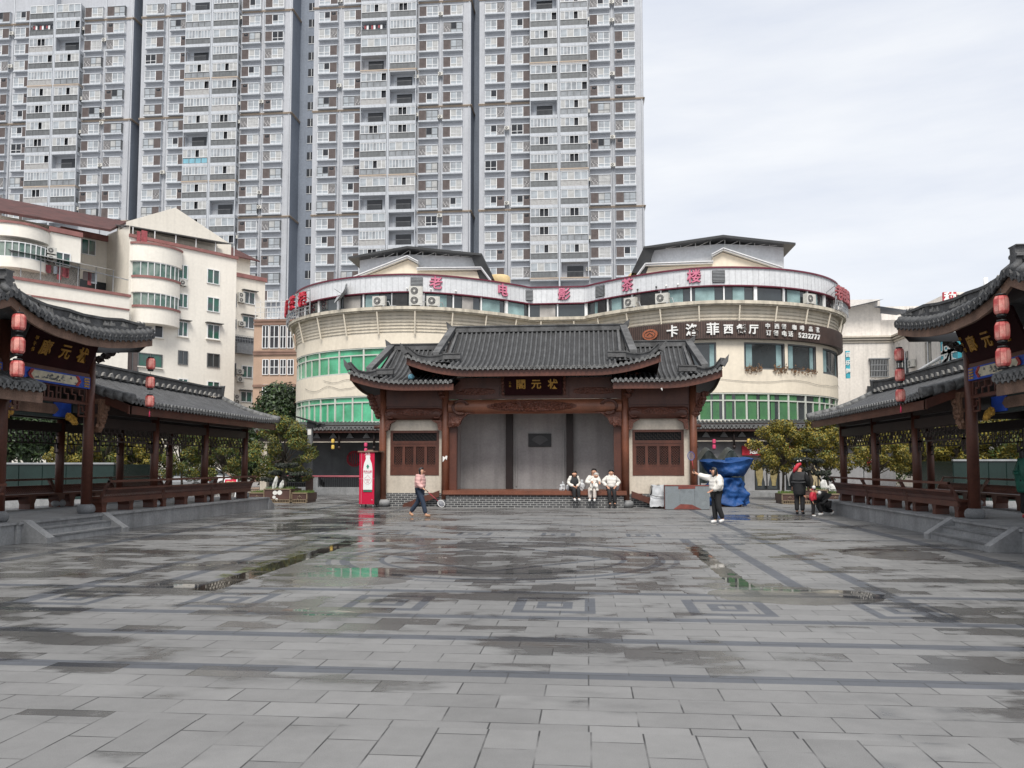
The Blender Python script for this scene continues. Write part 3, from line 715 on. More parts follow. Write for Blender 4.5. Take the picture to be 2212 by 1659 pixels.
def lantern(x, y, ztop, sc, label, cap=True, tassel=False, group='red paper lanterns', body='lantern_red'):
    t = thing('paper_lantern', label, 'lantern', (x, y, ztop - .5 * sc * 1.4), 0, group)
    z = lambda a: a * sc
    b = MB(); prof = [(.3, .02), (.42, .06), (.5, .16), (.52, .45), (.5, .74), (.42, .86), (.3, .9)]
    b.lathe([(r_ * z(.62), (h_ - .46) * z(.95)) for r_, h_ in prof], (0, 0, 0), 8, 0, False); b.build('lantern_shade', body, t)
    b = MB()
    for k in range(8):
        a = 2 * math.pi * k / 8; b.tube([(r_ * z(.63) * math.cos(a), r_ * z(.63) * math.sin(a), (h_ - .46) * z(.95)) for r_, h_ in prof], z(.008), 4)
    b.build('ribs', 'lantern_rib', t)
    b = MB(); b.lathe([(z(.2), z(.42)), (z(.22), z(.5)), (z(.17), z(.52))], (0, 0, 0), 12); b.lathe([(z(.17), -z(.54)), (z(.21), -z(.5)), (z(.2), -z(.42))], (0, 0, 0), 12); b.build('rim', 'black', t)
    b = MB(); b.tube([(0, 0, z(.5)), (0, 0, z(.78))], z(.012), 5); b.build('hook', 'black', t)
    if tassel:
        b = MB(); b.tube([(0, 0, -z(.52)), (0, 0, -z(.72)), (0, 0, -z(.78)), (0, 0, -z(1.15))], [z(.01), z(.01), z(.04), z(.06)], 6); b.build('tassel', 'tassel_pink', t)
    return t
M('lantern_red', (.55, .09, .085), .6, .3, 5, col2=(.58, .26, .22), fine=.15)
M('lantern_rib', (.3, .03, .03), .6); M('tassel_pink', (.6, .04, .12), .8); M('lantern_yellow', (.7, .5, .1), .6); M('lantern_pink', (.6, .06, .16), .6)
def gate(sx, label):
    """three-bay gate pavilion: columns y 10.2 / 13.6 / 17 / 20.2 at x=11.1; raised centre eave at y=15.2"""
    t = thing('gate_pavilion', label, 'pavilion', (sx * 11.1, 18.6, 0))
    def B(): m_ = MB(); m_.T = Matrix.Translation((-sx * 11.1, -18.6, 0)) @ Matrix.Diagonal((sx, 1, 1, 1)); return m_
    fl = sx < 0; YC, HL = 15.2, 5.35
    RK = ((0, 5.1), (.35, 4.95), (.75, 4.82), (1.4, 4.71), (2.6, 4.67), (3.5, 4.74), (4.4, 4.87), (5.2, 5.03), (5.5, 5.1))
    def rake(s):  # outer eave line, s -1..1: a cusp over the centre, a sag, a flying corner
        a = abs(s) * HL; k = 0
        while k < len(RK) - 2 and RK[k + 1][0] < a: k += 1
        return Vector((9.55 + .0 * a, YC + HL * s, lerp(RK[k][1], RK[k + 1][1], (a - RK[k][0]) / (RK[k + 1][0] - RK[k][0]))))
    def P(u, v):
        s = u * 2 - 1; q = rake(s); return (q.x + .42 * (1 - v), q.y - .1 * s * (1 - v), q.z + .1 + (.3 + .02 * (1 - abs(s))) * (1 - v))
    b = B()
    # tiles laid along the slope, edge to ridge
    b.grid(lambda u, v: Vector(P(u, v)) + Vector((0, 0, .03 * (round(v * 14) % 2))), 60, 14, 0, False, flip=fl)
    def Pback(u, v): q = Vector(P(u, 0)); return (lerp(q.x, 14.9, v), q.y, q.z - 1.6 * v * v)
    b.grid(Pback, 40, 6, 0, False, flip=not fl)
    roof = b.build('roof', ['roof_tile', 'roof_pan'], t)
    b = B(); n_ = 46; eave_ends(b, P, n_, (-1, 0, 0), r=.085)
    for i in range(n_):
        u = (i + .5) / n_; b.tube([Vector(P(u, .62)) + Vector((0, 0, .06)), Vector(P(u, 1.0)) + Vector((0, 0, .05))], .085, 8)
    b.build('eave_tiles', 'roof_tile_dark', roof)
    b = B(); pts = [Vector(P(i / 40, 0)) + Vector((-.1, 0, -.1 - .2 * max(0, 1 - abs(i - 20) / 8))) for i in range(41)]
    for i in (0, 1, 2, 3): pts[i].z -= .045 * (4 - i); pts[40 - i].z -= .045 * (4 - i)
    b.sweep(pts, .2, .1); b.sweep(pts, .14, .24); b.sweep(pts, .22, .06, base=.24)
    for s, i in ((1, 40), (-1, 0)):
        q = pts[i]; b.prism([(q.y, q.z), (q.y + s * .25, q.z + .14), (q.y + s * .5, q.z + .32), (q.y + s * .28, q.z + .3), (q.y, q.z + .28)], q.x - .05, q.x + .05, 'x')
        for k in range(4): blob(b, (q.x - .1, q.y + s * (.08 + .1 * k), q.z + .1 + .03 * k), (.06, .08, .06), 8, k, .6, 5)
    q = pts[20]; b.prism([(q.y - .12, q.z), (q.y + .12, q.z), (q.y + .1, q.z + 0.234), (q.y + .15, q.z + 0.257), (q.y + .15, q.z + 0.304), (q.y + .09, q.z + 0.328), (q.y + .1, q.z + 0.429), (q.y + .15, q.z + 0.452), (q.y + .14, q.z + 0.468), (q.y - .14, q.z + 0.468), (q.y - .15, q.z + 0.452), (q.y - .1, q.z + 0.429), (q.y - .09, q.z + 0.328), (q.y - .15, q.z + 0.304), (q.y - .15, q.z + 0.257), (q.y - .1, q.z + 0.234)], q.x - .22, q.x + .08, 'x')
    b.prism([(q.x - .1, q.z + .3), (q.x + .5, q.z + .38), (q.x + 3.4, q.z + .5), (q.x + 3.4, q.z - .1), (q.x, q.z - .1)], q.y - .1, q.y + .1)
    b.build('ridge', 'ridge_stone', roof)
    b = B(); rnd = random.Random(11)
    for k in range(40):
        u = (k + .5) / 40
        if rnd.random() < .3 or abs(u - .5) < .03: continue
        q = Vector(P(u, 0)); q2 = Vector(P(min(1, u + .012), 0)); w_ = rnd.uniform(.1, .22)
        vs = [(q.x - .2, q.y + (0 if a < 0 else 0) + a * w_, q.z + c + (q2.z - q.z) / max(.01, q2.y - q.y) * a * w_) for a, c in ((-1, -.06), (1, -.06), (.5, .08), (.1, .05), (-.5, .12))]
        b.add(vs + [(v_[0] + .08, v_[1], v_[2]) for v_ in vs], [(0, 1, 2, 3, 4), (9, 8, 7, 6, 5)] + [(i, i + 5, (i + 1) % 5 + 5, (i + 1) % 5) for i in range(5)])
    b.build('ridge_ornament', 'plaster_patch', roof)
    b = B()
    b.grid(lambda u, v: (rake(u*2-1).x + .05, rake(u*2-1).y, rake(u*2-1).z - .0 - .21 * v + .06), 50, 1); b.grid(lambda u, v: (rake(u*2-1).x + .11, rake(u*2-1).y, rake(u*2-1).z - .21 * v + .06), 50, 1, flip=True)
    b.grid(lambda u, v: (rake(u*2-1).x + .05 + .06 * v, rake(u*2-1).y, rake(u*2-1).z - .15), 50, 1); b.build('bargeboard', 'weathered_wood', roof)
    b = B(); b.grid(lambda u, v: (lerp(rake(u*2-1).x + .1, 14.0, v), lerp(rake(u*2-1).y, YC + (u*2-1) * 5.0, min(1, v * 3)), lerp(rake(u*2-1).z - .12, 5.3 + .1 * v, min(1, v * 3))), 30, 6)
    b.grid(lambda u, v: (lerp(rake(1).x + .1, 14.0, v), YC + HL - .05 - .5 * u, lerp(rake(1).z - .1, rake(1).z - .4, u)), 4, 4); b.build('soffit', 'shaded_wood', roof)
    for yy in (20.2, 17.0, 13.6, 10.2):
        c = B(); c.tube([(11.1, yy, .65), (11.1, yy, 5.0)], [.135, .125], 18); c = c.build('column', 'red_wood', t)
        c2 = B(); c2.lathe([(.17, 0), (.215, .06), (.225, .13), (.205, .2), (.15, .25)], (11.1, yy, .46), 20, flute=-.05, nf=20); c2.build('stone_base', 'stone_dark', c)
        c = B(); c.tube([(14.0, yy, .47), (14.0, yy, 5.0)], .135, 14); c.build('column', 'shaded_wood', t)
    for k, (ya, yb) in enumerate(((17.18, 20.02), (13.78, 16.82))):
        b = B(); b.box(11.02, ya, 3.3, 11.18, yb, 3.36); b.box(11.0, ya, 4.02, 11.2, yb, 4.12); b.build('tie_beam', 'red_wood', t)
        bb = B(); L_ = yb - ya
        bb.box(10.98, ya, 3.72, 11.16, yb, 4.02, 0); bm = bb.build('painted_beam', 'paint_blue', t)
        bb = B(); c_ = (ya + yb) / 2; hw = L_ * .27
        bb.prism([(c_ - hw, 3.76), (c_ + hw, 3.76), (c_ + hw + .12, 3.87), (c_ + hw, 3.98), (c_ - hw, 3.98), (c_ - hw - .12, 3.87)], 10.955, 10.99, 'x'); bb.build('scenery_panel', 'paint_cream', bm)
        bb = B()
        for s in (-1, 1):
            for o_, in ((.03,), (.09,)): bb.beam((10.95, c_ + s * (hw + o_), 3.75), (10.95, c_ + s * (hw + .12 + o_), 3.87), .02, .03); bb.beam((10.95, c_ + s * (hw + .12 + o_), 3.87), (10.95, c_ + s * (hw + o_), 3.99), .02, .03)
        bb.build('border', 'paint_red', bm)
        bb = B(); rnd = random.Random(k)
        for q in range(26):
            yq = c_ + rnd.gauss(.25 * (1 if q % 2 else -1), .2); yq = max(c_ - hw, min(c_ + hw, yq)); zq = 3.79 + rnd.random() ** 2 * .12
            bb.prism([(yq - .05, zq), (yq + .05, zq), (yq + .01, zq + rnd.uniform(.02, .07))], 10.945, 10.952, 'x')
        bb.build('painted_hills', 'stone_dark', bm)
        bb = B()
        for s in (-1, 1):
            e = c_ + s * (L_ / 2 - .16)
            for q in range(4): bb.box(10.96, e - .1, 3.75 + .065 * q, 10.99, e + .1, 3.79 + .065 * q)
        bb.build('end_flowers', 'gilt', bm)
        b = B(); fret(b, (11.08, ya, 0), (11.08, yb, 0), 3.37, 3.7, .03, .15, k + 7)
        for s, e in ((1, ya), (-1, yb)): fret(b, (11.08, min(e, e + s * .3), 0), (11.08, max(e, e + s * .3), 0), 3.0, 3.36, .03, .13, k)
        b.build('fret_panel', 'red_wood', t)
        # deep painted beam further in
        b = B(); b.box(11.5, ya - .1, 2.95, 11.75, yb + .1, 3.35); ib = b.build('inner_beam', 'paint_green_dark', t)
        for y0_, y1_ in ((yb - .7, yb - .02), (ya, ya + .6)): b = B(); b.box(11.47, y0_, 2.97, 11.5, y1_, 3.33); b.build('blue_end', 'paint_blue', ib)
        b = B(); b.prism([(c_ - .75, 3.03), (c_ + .75, 3.03), (c_ + .9, 3.15), (c_ + .75, 3.28), (c_ - .75, 3.28), (c_ - .9, 3.15)], 11.46, 11.5, 'x'); b.build('inner_scenery', 'weathered_wood', ib)
        for s, e in ((1, ya), (-1, yb)):
            b = B()
            for q in range(3): blob(b, (11.3, e + s * (.12 + .12 * q), 2.86 + .06 * q), (.07, .11, .1), 10, q, .7, 5)
            b.build('gilt_corner', 'gilt', t)
    ya, yb = 17.2, 20.0
    b = B(); b.add([(10.98, ya + .1, 4.12), (10.98, yb - .1, 4.12), (10.62, yb - .1, 5.0), (10.62, ya + .1, 5.0), (11.04, ya + .1, 4.12), (11.04, yb - .1, 4.12), (10.68, yb - .1, 5.0), (10.68, ya + .1, 5.0)],
                   [(0,1,2,3), (7,6,5,4), (0,4,5,1), (1,5,6,2), (2,6,7,3), (3,7,4,0)])
    nb = b.build('name_board', 'board_maroon', t)
    b = MB(); rt = (0, -sx, 0)
    def LT(y, z): xq = 10.98 - .36 * (z - 4.12) / .88 - .012; return face_T((sx * xq - sx * 11.1, y - 18.6, z), rt, (-sx * .36, 0, .88))
    order = ('廊', '元', '状')
    ys = (18.0, 18.72, 19.4) if sx < 0 else (19.4, 18.72, 18.0)
    for ch, y in zip(order, ys): b.text(ch, .4, LT(y, 4.5), 0, .012, .008)
    ye = ys[0] - (.42 if sx < 0 else -.42)
    for i, ch in enumerate('甲午书'): b.text(ch, .12, LT(ye, 4.68 - .13 * i), 0, .008)
    b.build('lettering', 'gold_paint', nb)
    for yy in (20.42,):   # carved bracket under the corridor eave and under the flying corner
        b = B()
        for q in range(6): blob(b, (11.0, yy + .08 + .06 * q, 2.75 + .13 * q), (.12, .13, .12), 12, q, .7, 5)
        b.prism([(yy, 2.6), (yy + .1, 2.6), (yy + .5, 3.5), (yy, 3.5)], 10.95, 11.1, 'x'); b.build('eave_bracket', 'carved_pale', t)
        b = B()
        for q in range(5): blob(b, (10.95 - .08 * q, yy - .05 + .12 * q, 4.55 + .1 * q), (.12, .13, .09), 12, q + 3, .7, 5)
        b.build('eave_bracket', 'shaded_wood', t)
    # low skirt roof over the centre bay
    def Q(u, v): return (lerp(11.4, 10.15, v), lerp(13.3, 17.1, u), lerp(4.05, 3.42, v + .1 * math.sin(math.pi * v)) + .1 * v * max(0, abs(u - .5) * 2 - .7))
    b = B(); n_ = tiled(b, Q, 3.8, .22, 8, h=.08, flip=fl); lr = b.build('skirt_roof', ['roof_tile', 'roof_pan'], t)
    b = B(); eave_ends(b, Q, n_, (-1, 0, 0), r=.085)
    for i in range(n_): u = (i + .5) / n_; b.tube([Vector(Q(u, .7)) + Vector((0, 0, .07)), Vector(Q(u, 1)) + Vector((0, 0, .05))], .085, 8)
    b.build('eave_tiles', 'tile_end', lr)
    b = B(); b.box(10.2, 13.3, 3.12, 10.26, 17.1, 3.36); b.box(10.26, 17.04, 3.2, 11.4, 17.1, 3.5); b.box(10.3, 13.3, 3.3, 11.4, 17.0, 3.34); b.build('fascia_board', 'weathered_wood', lr)
    bench(B, t, 14.0, 17.2, 20.0, 1); bench(B, t, 11.1, 13.8, 16.8, -1)
    b = B(); fret(b, (14.0, 17.2, 0), (14.0, 20.0, 0), 2.4, 2.75, .03, .125, 2); b.box(13.9, 10.2, 2.75, 14.1, 20.2, 3.1); b.build('rear_fret', 'shaded_wood', t)
    # steps with sloping cheek stones
    for k in range(3):
        b = B(); b.box(10.56 - .28 * (2 - k), 17.3, .0 if k == 0 else .155 * k, 10.56 - .28 * (1 - k) + (.02 if k < 2 else -.01), 20.0, .155 * (k + 1) + .002 * k)
        st_ = b.build('step', 'stone', t)
        b = MB() if False else B(); x_ = 10.56 - .28 * (2 - k); b.box(x_ - .015, 17.32, .155 * (k + 1) - .03 + .002 * k, x_ + .02, 19.98, .155 * (k + 1) + .004 + .002 * k); b.box(x_ - .004, 17.32, .155 * (k + 1) - .045, x_ + .01, 19.98, .155 * (k + 1) - .03); b.build('nosing', 'stone_dark', st_)
    for yy in (17.05, 20.0):
        b = B(); b.prism([(9.95, 0), (9.95, .12), (10.52, .5), (10.58, .5), (10.58, 0)], yy, yy + .26); b.build('cheek_stone', 'stone', t)
    b = B(); b.box(10.6, 8, 0, 14.8, 16.88, .42); b.box(10.55, 8, .42, 14.85, 16.88, .465); b.build('stone_platform', 'stone', t)
    return t
M('weathered_wood', (.2, .12, .085), .7, .3, 2, .2, 40, streak=.35, fine=.2)
gate(-1, 'gate pavilion at left with a maroon name board and steep curving grey tiled eave')
gate(1, 'gate pavilion at right with a maroon name board half behind hanging lanterns')
corridor(-1, 'open covered corridor with tiled roof and slatted railing benches, left of the plaza')
corridor(1, 'open covered corridor with tiled roof and slatted railing benches, right of the plaza')
for sx, nm in ((-1, 'left'), (1, 'right')):
    for k, w_ in enumerate(('top', 'middle', 'bottom')):
        lantern(sx * 9.45, 15.25, 4.9 - .475 * k, .4, f'{w_} lantern of the faded larger string under the {nm} gate eave peak')
        lantern(sx * 9.6, 20.5, 4.68 - .5 * k, .36, f'{w_} lantern of the three hung from the {nm} gate flying corner', tassel=(k == 2))
# ------------------------------------------------------------------ apartment towers
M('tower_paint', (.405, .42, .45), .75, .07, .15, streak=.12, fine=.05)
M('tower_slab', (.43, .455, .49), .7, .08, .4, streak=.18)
M('tower_side_shaded', (.20, .23, .28), .75, .08, .2, streak=.1)  # darker copy of the tower paint: recess shade put into the colour
M('tower_band', (.37, .30, .235), .7, .12, .5)
M('frame_white', (.72, .73, .74), .5, .06, 2); M('frame_dark', (.13, .135, .14), .5, .1, 2)
M('louver_brown', (.13, .105, .1), .7, .2, 1.5); M('louver_slat', (.35, .34, .34), .6, .2, 3)
M('pane_sky_tint', (.33, .36, .385), .12, .25, .9, spec=.7); M('pane_curtain', (.40, .405, .40), .2, .16, 1.2, wave=('X', 7, 3), bump=.3); M('pane_grey', (.27, .29, .31), .1, .3, .9, spec=.8)  # first pane: reflected sky put into its pale base colour
M('pane_dark', (.02, .022, .026), .15, .3, 1); M('pane_blue', (.22, .5, .62), .2, .15, 1); M('rail_glass', (.15, .16, .165), .25, .3, 1.6, spec=.5)
M('laundry_red', (.3, .07, .08), .8, .3, 5)
FH = 3.185
def bay_meshes():
    out = {}
    for side in (0, 1):   # 0: louvre on the right, 1: louvre on the left
        mr = Matrix.Identity(4) if side == 0 else Matrix.Translation((3.45, 0, 0)) @ Matrix.Diagonal((-1, 1, 1, 1))
        for fr in ('frame_white', 'frame_dark'):
            b = MB(); b.T = mr
            b.box(-.08, -.72, 0, 3.53, 0, .24, 0); b.box(-.04, -.66, .24, 3.49, 0, .31, 0); b.box(-.05, -.66, 2.12, 3.5, 0, 2.26, 0)
            for a, c in ((0, .07), (2.02, 2.12), (1.0, 1.07)): b.box(a, -.6, .31, c, -.52, 2.12, 1)
            b.box(0, -.604, .31, 2.1, -.53, .38, 1); b.box(0, -.604, 2.05, 2.1, -.53, 2.12, 1); b.box(.0, -.605, .86, 2.1, -.53, .93, 1)
            b.box(0, -.6, .31, .05, 0, 2.12, 1); b.box(3.4, -.6, .31, 3.45, 0, 2.12, 0)
            out['frame', side, fr] = b.mesh('bay_window', ['tower_slab', fr])
        pan = [('pane_sky_tint', 'pane_curtain'), ('pane_curtain', 'pane_curtain'), ('pane_curtain', 'pane_sky_tint'), ('pane_sky_tint', 'pane_grey'), ('pane_sky_tint', 'pane_dark'), ('pane_grey', 'pane_sky_tint'), ('pane_dark', 'pane_dark'), ('pane_blue', 'pane_sky_tint')]
        for k, (p1, p2) in enumerate(pan):
            b = MB(); b.T = mr
            b.box(.05, -.565, .31, 1.03, -.55, 2.1, 0); b.box(1.03, -.565, .93, 2.05, -.55, 2.1, 1); b.box(1.03, -.565, .31, 2.05, -.55, .93, 0)
            if k in (4, 6):
                b.box(1.03, -.58, .93, 1.08, -.56, 2.1, 2)
            if k == 1:   # a white security grille
                for q in range(9): b.box(.05 + q * .24, -.66, .31, .08 + q * .24, -.64, 2.1, 2)
                for q in range(8): b.box(.05, -.67, .35 + q * .24, 2.05, -.65, .38 + q * .24, 2)
            out['pane', side, k] = b.mesh('window_pane', [p1, p2, 'frame_white'])
        for k in range(3):
            b = MB(); b.T = mr
            b.box(2.12, -.6, .31, 3.4, -.57, 2.12, 1 if k == 2 else 0)
            for q in range(15 if k != 2 else 8):
                zz = .36 + q * (.118 if k != 2 else .22)
                if k == 1 and q > 8: continue
                b.box(2.13, -.625, zz, 3.39, -.6, zz + (.05 if k != 2 else .09), 0 if k != 2 else 2)
            if k == 1: b.box(2.3, -.61, 1.45, 3.1, -.6, 1.95, 1); b.lathe([(.2, 0), (.2, .01)], (2.7, -.615, 1.7), 4, 2)
            if k == 2:
                for q in range(6): b.box(2.2 + q * .2, -.63, .5 + .3 * (q % 3), 2.32 + q * .2, -.6, .8 + .3 * (q % 3), 2)
            out['louver', side, k] = b.mesh('louvre', ['louver_brown', 'pane_dark', 'louver_slat'])
    return out
def balcony_meshes():
    out = {}; W = 4.85
    b = MB(); b.box(0, -1.35, -.02, W, 0, .53, 0); b.box(0, -1.32, .53, .12, -1.0, FH - .03, 0); b.box(W - .12, -1.32, .53, W, -1.0, FH - .03, 0)
    b.box(.5, -.03, .6, 4.3, -.005, 2.9, 0)
    out['slab'] = b.mesh('balcony', ['tower_slab'])
    b = MB(); b.box(0, -1.36, -.02, W, 0, .3, 0); b.box(-.06, -1.42, .3, W + .06, 0, .5, 1); b.box(0, -1.33, .5, .12, -1.0, FH - .03, 0); b.box(W - .12, -1.33, .5, W, -1.0, FH - .03, 0); b.box(-.03, -1.38, .1, W + .03, 0, .18, 1)
    out['slab_band'] = b.mesh('balcony', ['tower_slab', 'tower_band'])
    for k in range(5):
        # lower railing with panels behind bars
        b = MB(); b.box(.12, -1.28, .53, W - .12, -1.24, 1.6, 1)
        for q in range(5): x = .12 + q * (W - .24) / 4; b.box(x - .04, -1.33, .53, x + .04, -1.26, 1.6, 0)
        b.box(.1, -1.34, 1.53, W - .1, -1.26, 1.62, 0); b.box(.1, -1.33, .53, W - .1, -1.27, .6, 0)
        for q in range(32): x = .2 + q * (W - .4) / 31; b.box(x - .012, -1.31, .6, x + .012, -1.285, 1.55, 0)
        b.box(W - .14, -1.28, .53, W - .1, 0, 1.6, 1)
        out['rail', k] = b.mesh('railing', ['frame_dark' if k != 2 else 'louver_slat', ('rail_glass', 'pane_grey', 'pane_curtain', 'pane_blue', 'rail_glass')[k]])
        rnd = random.Random(k * 5 + 1)
        b = MB(); n_ = (4, 6, 6, 5, 8)[k]; pw = (W - .24) / n_; op = {1: (3,), 2: (2, 3), 3: (4,)}.get(k, ())
        for q in range(n_):
            x = .12 + q * pw; mi = 2 if q in op else rnd.choice((1, 3, 3, 4) if k else (3, 3, 1))
            b.box(x, -1.26 + (.35 if q in op else 0), 1.62, x + pw, -1.24 + (.35 if q in op else 0), FH - .1, mi)
            b.box(x - .035, -1.31, 1.62, x + .035, -1.25, FH - .06, 0)
        b.box(W - .155, -1.31, 1.62, W - .085, -1.25, FH - .06, 0); b.box(.1, -1.314, 1.62, W - .1, -1.25, 1.7, 0); b.box(.1, -1.314, FH - .14, W - .1, -1.25, FH - .05, 0)
        b.box(W - .14, -1.26, 1.62, W - .1, 0, FH - .1, 4)
        out['glaze', k] = b.mesh('glazing', ['frame_white', 'pane_curtain', 'pane_dark', 'pane_sky_tint', 'pane_grey'])
    b = MB(); b.box(1.1, -.05, .55, 3.9, -.035, 2.75, 0)
    for q in range(14): b.box(1.1 + q * .21, -1.2, .53, 1.13 + q * .21, -1.17, 1.5, 1)
    b.box(1.0, -1.22, 1.48, 4.0, -1.16, 1.54, 1); out['open'] = b.mesh('open_loggia', ['pane_dark', 'frame_dark'])
    b = MB(); rnd = random.Random(3)
    for q in range(9): x = .5 + q * .42; h_ = rnd.uniform(.5, 1.0); b.box(x, -.9, 2.6 - h_, x + .34, -.87, 2.62, q % 3)
    b.tube([(.3, -.88, 2.65), (4.5, -.88, 2.65)], .02, 5, 2); out['wash'] = b.mesh('laundry', ['laundry_red', 'frame_white', 'pane_dark'])
    return out
def ac_mesh():
    b = MB(); b.box(-.42, -.3, 0, .42, 0, .6, 0)
    vs = [(-.1 + .24 * math.cos(t), -.305, .3 + .24 * math.sin(t)) for t in [2 * math.pi * i / 16 for i in range(16)]]
    b.add(vs, [tuple(range(15, -1, -1))], 1)
    vs = [(-.1 + .07 * math.cos(t), -.31, .3 + .07 * math.sin(t)) for t in [2 * math.pi * i / 10 for i in range(10)]]; b.add(vs, [tuple(range(9, -1, -1))], 0)
    for q in (.1, .17, .24): b.tube([(-.1 + q * math.cos(t), -.308, .3 + q * math.sin(t)) for t in [2 * math.pi * i / 16 for i in range(17)]], .008, 4, 0)
    b.box(.2, -.31, .1, .36, -.3, .5, 0); b.box(-.3, -.28, -.06, -.2, 0, 0, 1); b.box(.2, -.28, -.06, .3, 0, 0, 1)
    return b.mesh('air_conditioner', ['ac_white', 'dark_metal'])
BAY, BAL, AC = bay_meshes(), balcony_meshes(), ac_mesh()
def tower(x0, label, seed, zlo, zhi=86.0, recess=True, side=True, opens=(), skip=None):
    rnd = random.Random(seed); Y = 139.0
    t = thing('apartment_tower', label, 'apartment tower', (x0, Y, 0)); Wt = 28.8
    b = MB(); b.box(0, 0, 0, Wt, 16, 112); b.build('wall', 'tower_paint', t)
    if side: b = MB(); b.box(Wt, .06, 0, Wt + .03, 16, 112); b.build('side_wall', 'tower_side_shaded', t)
    if recess:
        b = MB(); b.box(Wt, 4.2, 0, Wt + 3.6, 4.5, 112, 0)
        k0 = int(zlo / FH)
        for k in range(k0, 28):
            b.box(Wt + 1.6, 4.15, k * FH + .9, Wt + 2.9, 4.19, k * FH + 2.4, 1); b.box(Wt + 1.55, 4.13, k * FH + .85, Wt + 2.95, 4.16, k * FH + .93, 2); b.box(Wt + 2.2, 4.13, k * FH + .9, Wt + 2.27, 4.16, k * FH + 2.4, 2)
        b.build('connecting_wall', ['tower_side_shaded', 'pane_dark', 'frame_white'], t)
    for z in (46.1, 65.2, 84.5):
        for a, c in ((-.12, 9.0), (19.3, Wt + .12)): b = MB(); b.box(a, -.16, z + .1, c, 0, z + .28); b.box(a, -.26, z + .28, c, 0, z + .38); b.build('cornice_band', 'tower_band', t)
        b = MB(); b.box(Wt, -.16, z + .1, Wt + .16, 16, z + .3); b.box(Wt, -.26, z + .3, Wt + .26, 16, z + .38); b.build('cornice_band', 'tower_band', t)
    for x in (5.05, 23.4, Wt - .3): b = MB(); b.tube([(x, -.1, zlo - 2), (x, -.1, 90)], .065, 6); b.build('downpipe', 'tower_slab', t)
    b = MB(); b.box(14.02, -1.32, zlo - 2, 14.3, 0, 90); b.build('balcony_post', 'tower_slab', t)
    k = 0; z = 59.33 - FH * 12
    while z < zhi:
        if z > zlo:
            old = rnd.random() < .06; mirr = rnd.random() < .5
            for x, side_ in ((1.1, 0), (5.75, 0), (19.55, 1), (23.9, 1)):
                if skip and skip(x, z): continue
                fr = 'frame_dark' if rnd.random() < .13 else 'frame_white'
                o = link('bay_window', BAY['frame', side_, fr], t, (x, 0, z))
                pk = rnd.choices(range(8), (22, 5, 22, 18, 12, 10, 1.5, .4))[0]
                link('window_pane', BAY['pane', side_, pk], o); link('louvre', BAY['louver', side_, rnd.choices(range(3), (70, 12, 18))[0]], o)
                if rnd.random() < .2: link('air_conditioner', AC, t, (x + (3.9 if side_ == 0 else -.45), -.35, z + rnd.uniform(.3, 2.3)))
            for bi, x in enumerate((9.1, 14.35)):
                zb = z - .47
                if skip and skip(x, z): continue
                bandz = min(abs(zb - q) for q in (71.5, 52.4, 33.3)) < 1.2
                o = link('balcony', BAL['slab_band' if bandz else 'slab'], t, (x, 0, zb))
                if rnd.random() < .13: link('open_loggia', BAL['open'], o)
                else:
                    link('railing', BAL['rail', rnd.choices(range(5), (50, 22, 12, .6, 20))[0]], o); r_ = rnd.random()
                    if r_ < .018: link('laundry', BAL['wash'], o)
                    else: link('glazing', BAL['glaze', rnd.choices(range(5), (22, 24, 18, 20, 16))[0]], o)
        z += FH
    return t
tower(-110.6, 'leftmost of the four blue grey apartment towers, above the dark red roof', 21, 46, side=True, recess=False)
tower(-80.1, 'blue grey apartment tower right behind the cream gable', 33, 26)
tower(-47.2, 'blue grey apartment tower over the left lobe of the tea house', 47, 31)
tower(-16.85, 'rightmost blue grey apartment tower, its edge against open sky', 58, 31, recess=False)

# ------------------------------------------------------------------ tea house: two round lobes
def proj(p):
    v = Vector(p) - CAM; d = v.dot(_f); return 1106 + F_PX * v.dot(_r) / d, PY0 - F_PX * v.dot(_u) / d
M('cream', (.71, .64, .525), .75, .07, .35, streak=.08, fine=.05); M('cream_dirty', (.55, .5, .41), .8, .2, 1.5, streak=.45)
M('fascia_white', (.62, .635, .655), .45, .06, .5, streak=.08); M('seam_grey', (.42, .43, .45), .5); M('trim_maroon', (.12, .012, .03), .5); M('letter_pink', (.58, .17, .26), .5, .15, 3); M('letter_edge', (.2, .03, .06), .5)
M('glass_green', (.045, .27, .13), .12, .35, .45, spec=.6, col2=(.075, .36, .2)); M('glass_dark', (.03, .038, .042), .06, .4, .5, spec=.9)
M('curtain_teal', (.22, .33, .34), .7, .3, 1.2, wave=('X', 5, 3), bump=.4); M('curtain_green', (.07, .22, .085), .6, .4, 1.2, wave=('X', 4, 3), bump=.5, col2=(.045, .13, .06)); M('curtain_grey', (.28, .27, .26), .7, .3, 1.2)
M('sign_brown', (.045, .027, .022), .6, .25, 2); M('sign_slat', (.085, .052, .042), .6, .25, 2); M('letter_white', (.75, .75, .73), .5, .06, 3); M('emblem_rust', (.3, .09, .04), .6, .4, 9)
M('sheet_black', (.03, .032, .034), .5, .3, 1, .2, 20); M('plant_green', (.05, .1, .025), .7, .4, 6)
PL = []
for k in range(29): a = R(104 - 104 * k / 28); PL.append((-9.75 - 9.45 * math.sin(a), 50 + 8.6 - 8.6 * math.cos(a)))
for k in range(1, 22): x = 9.75 - 7.85 * k / 21; PL.append((-x, 50 + 4.6 * (k / 21) ** 1.75))
PL = PL + [(0, 54.6)] + [(-x, y) for x, y in reversed(PL)]
CUM = [0]
for a, b in zip(PL, PL[1:]): CUM.append(CUM[-1] + math.hypot(b[0] - a[0], b[1] - a[1]))
TOT = CUM[-1]
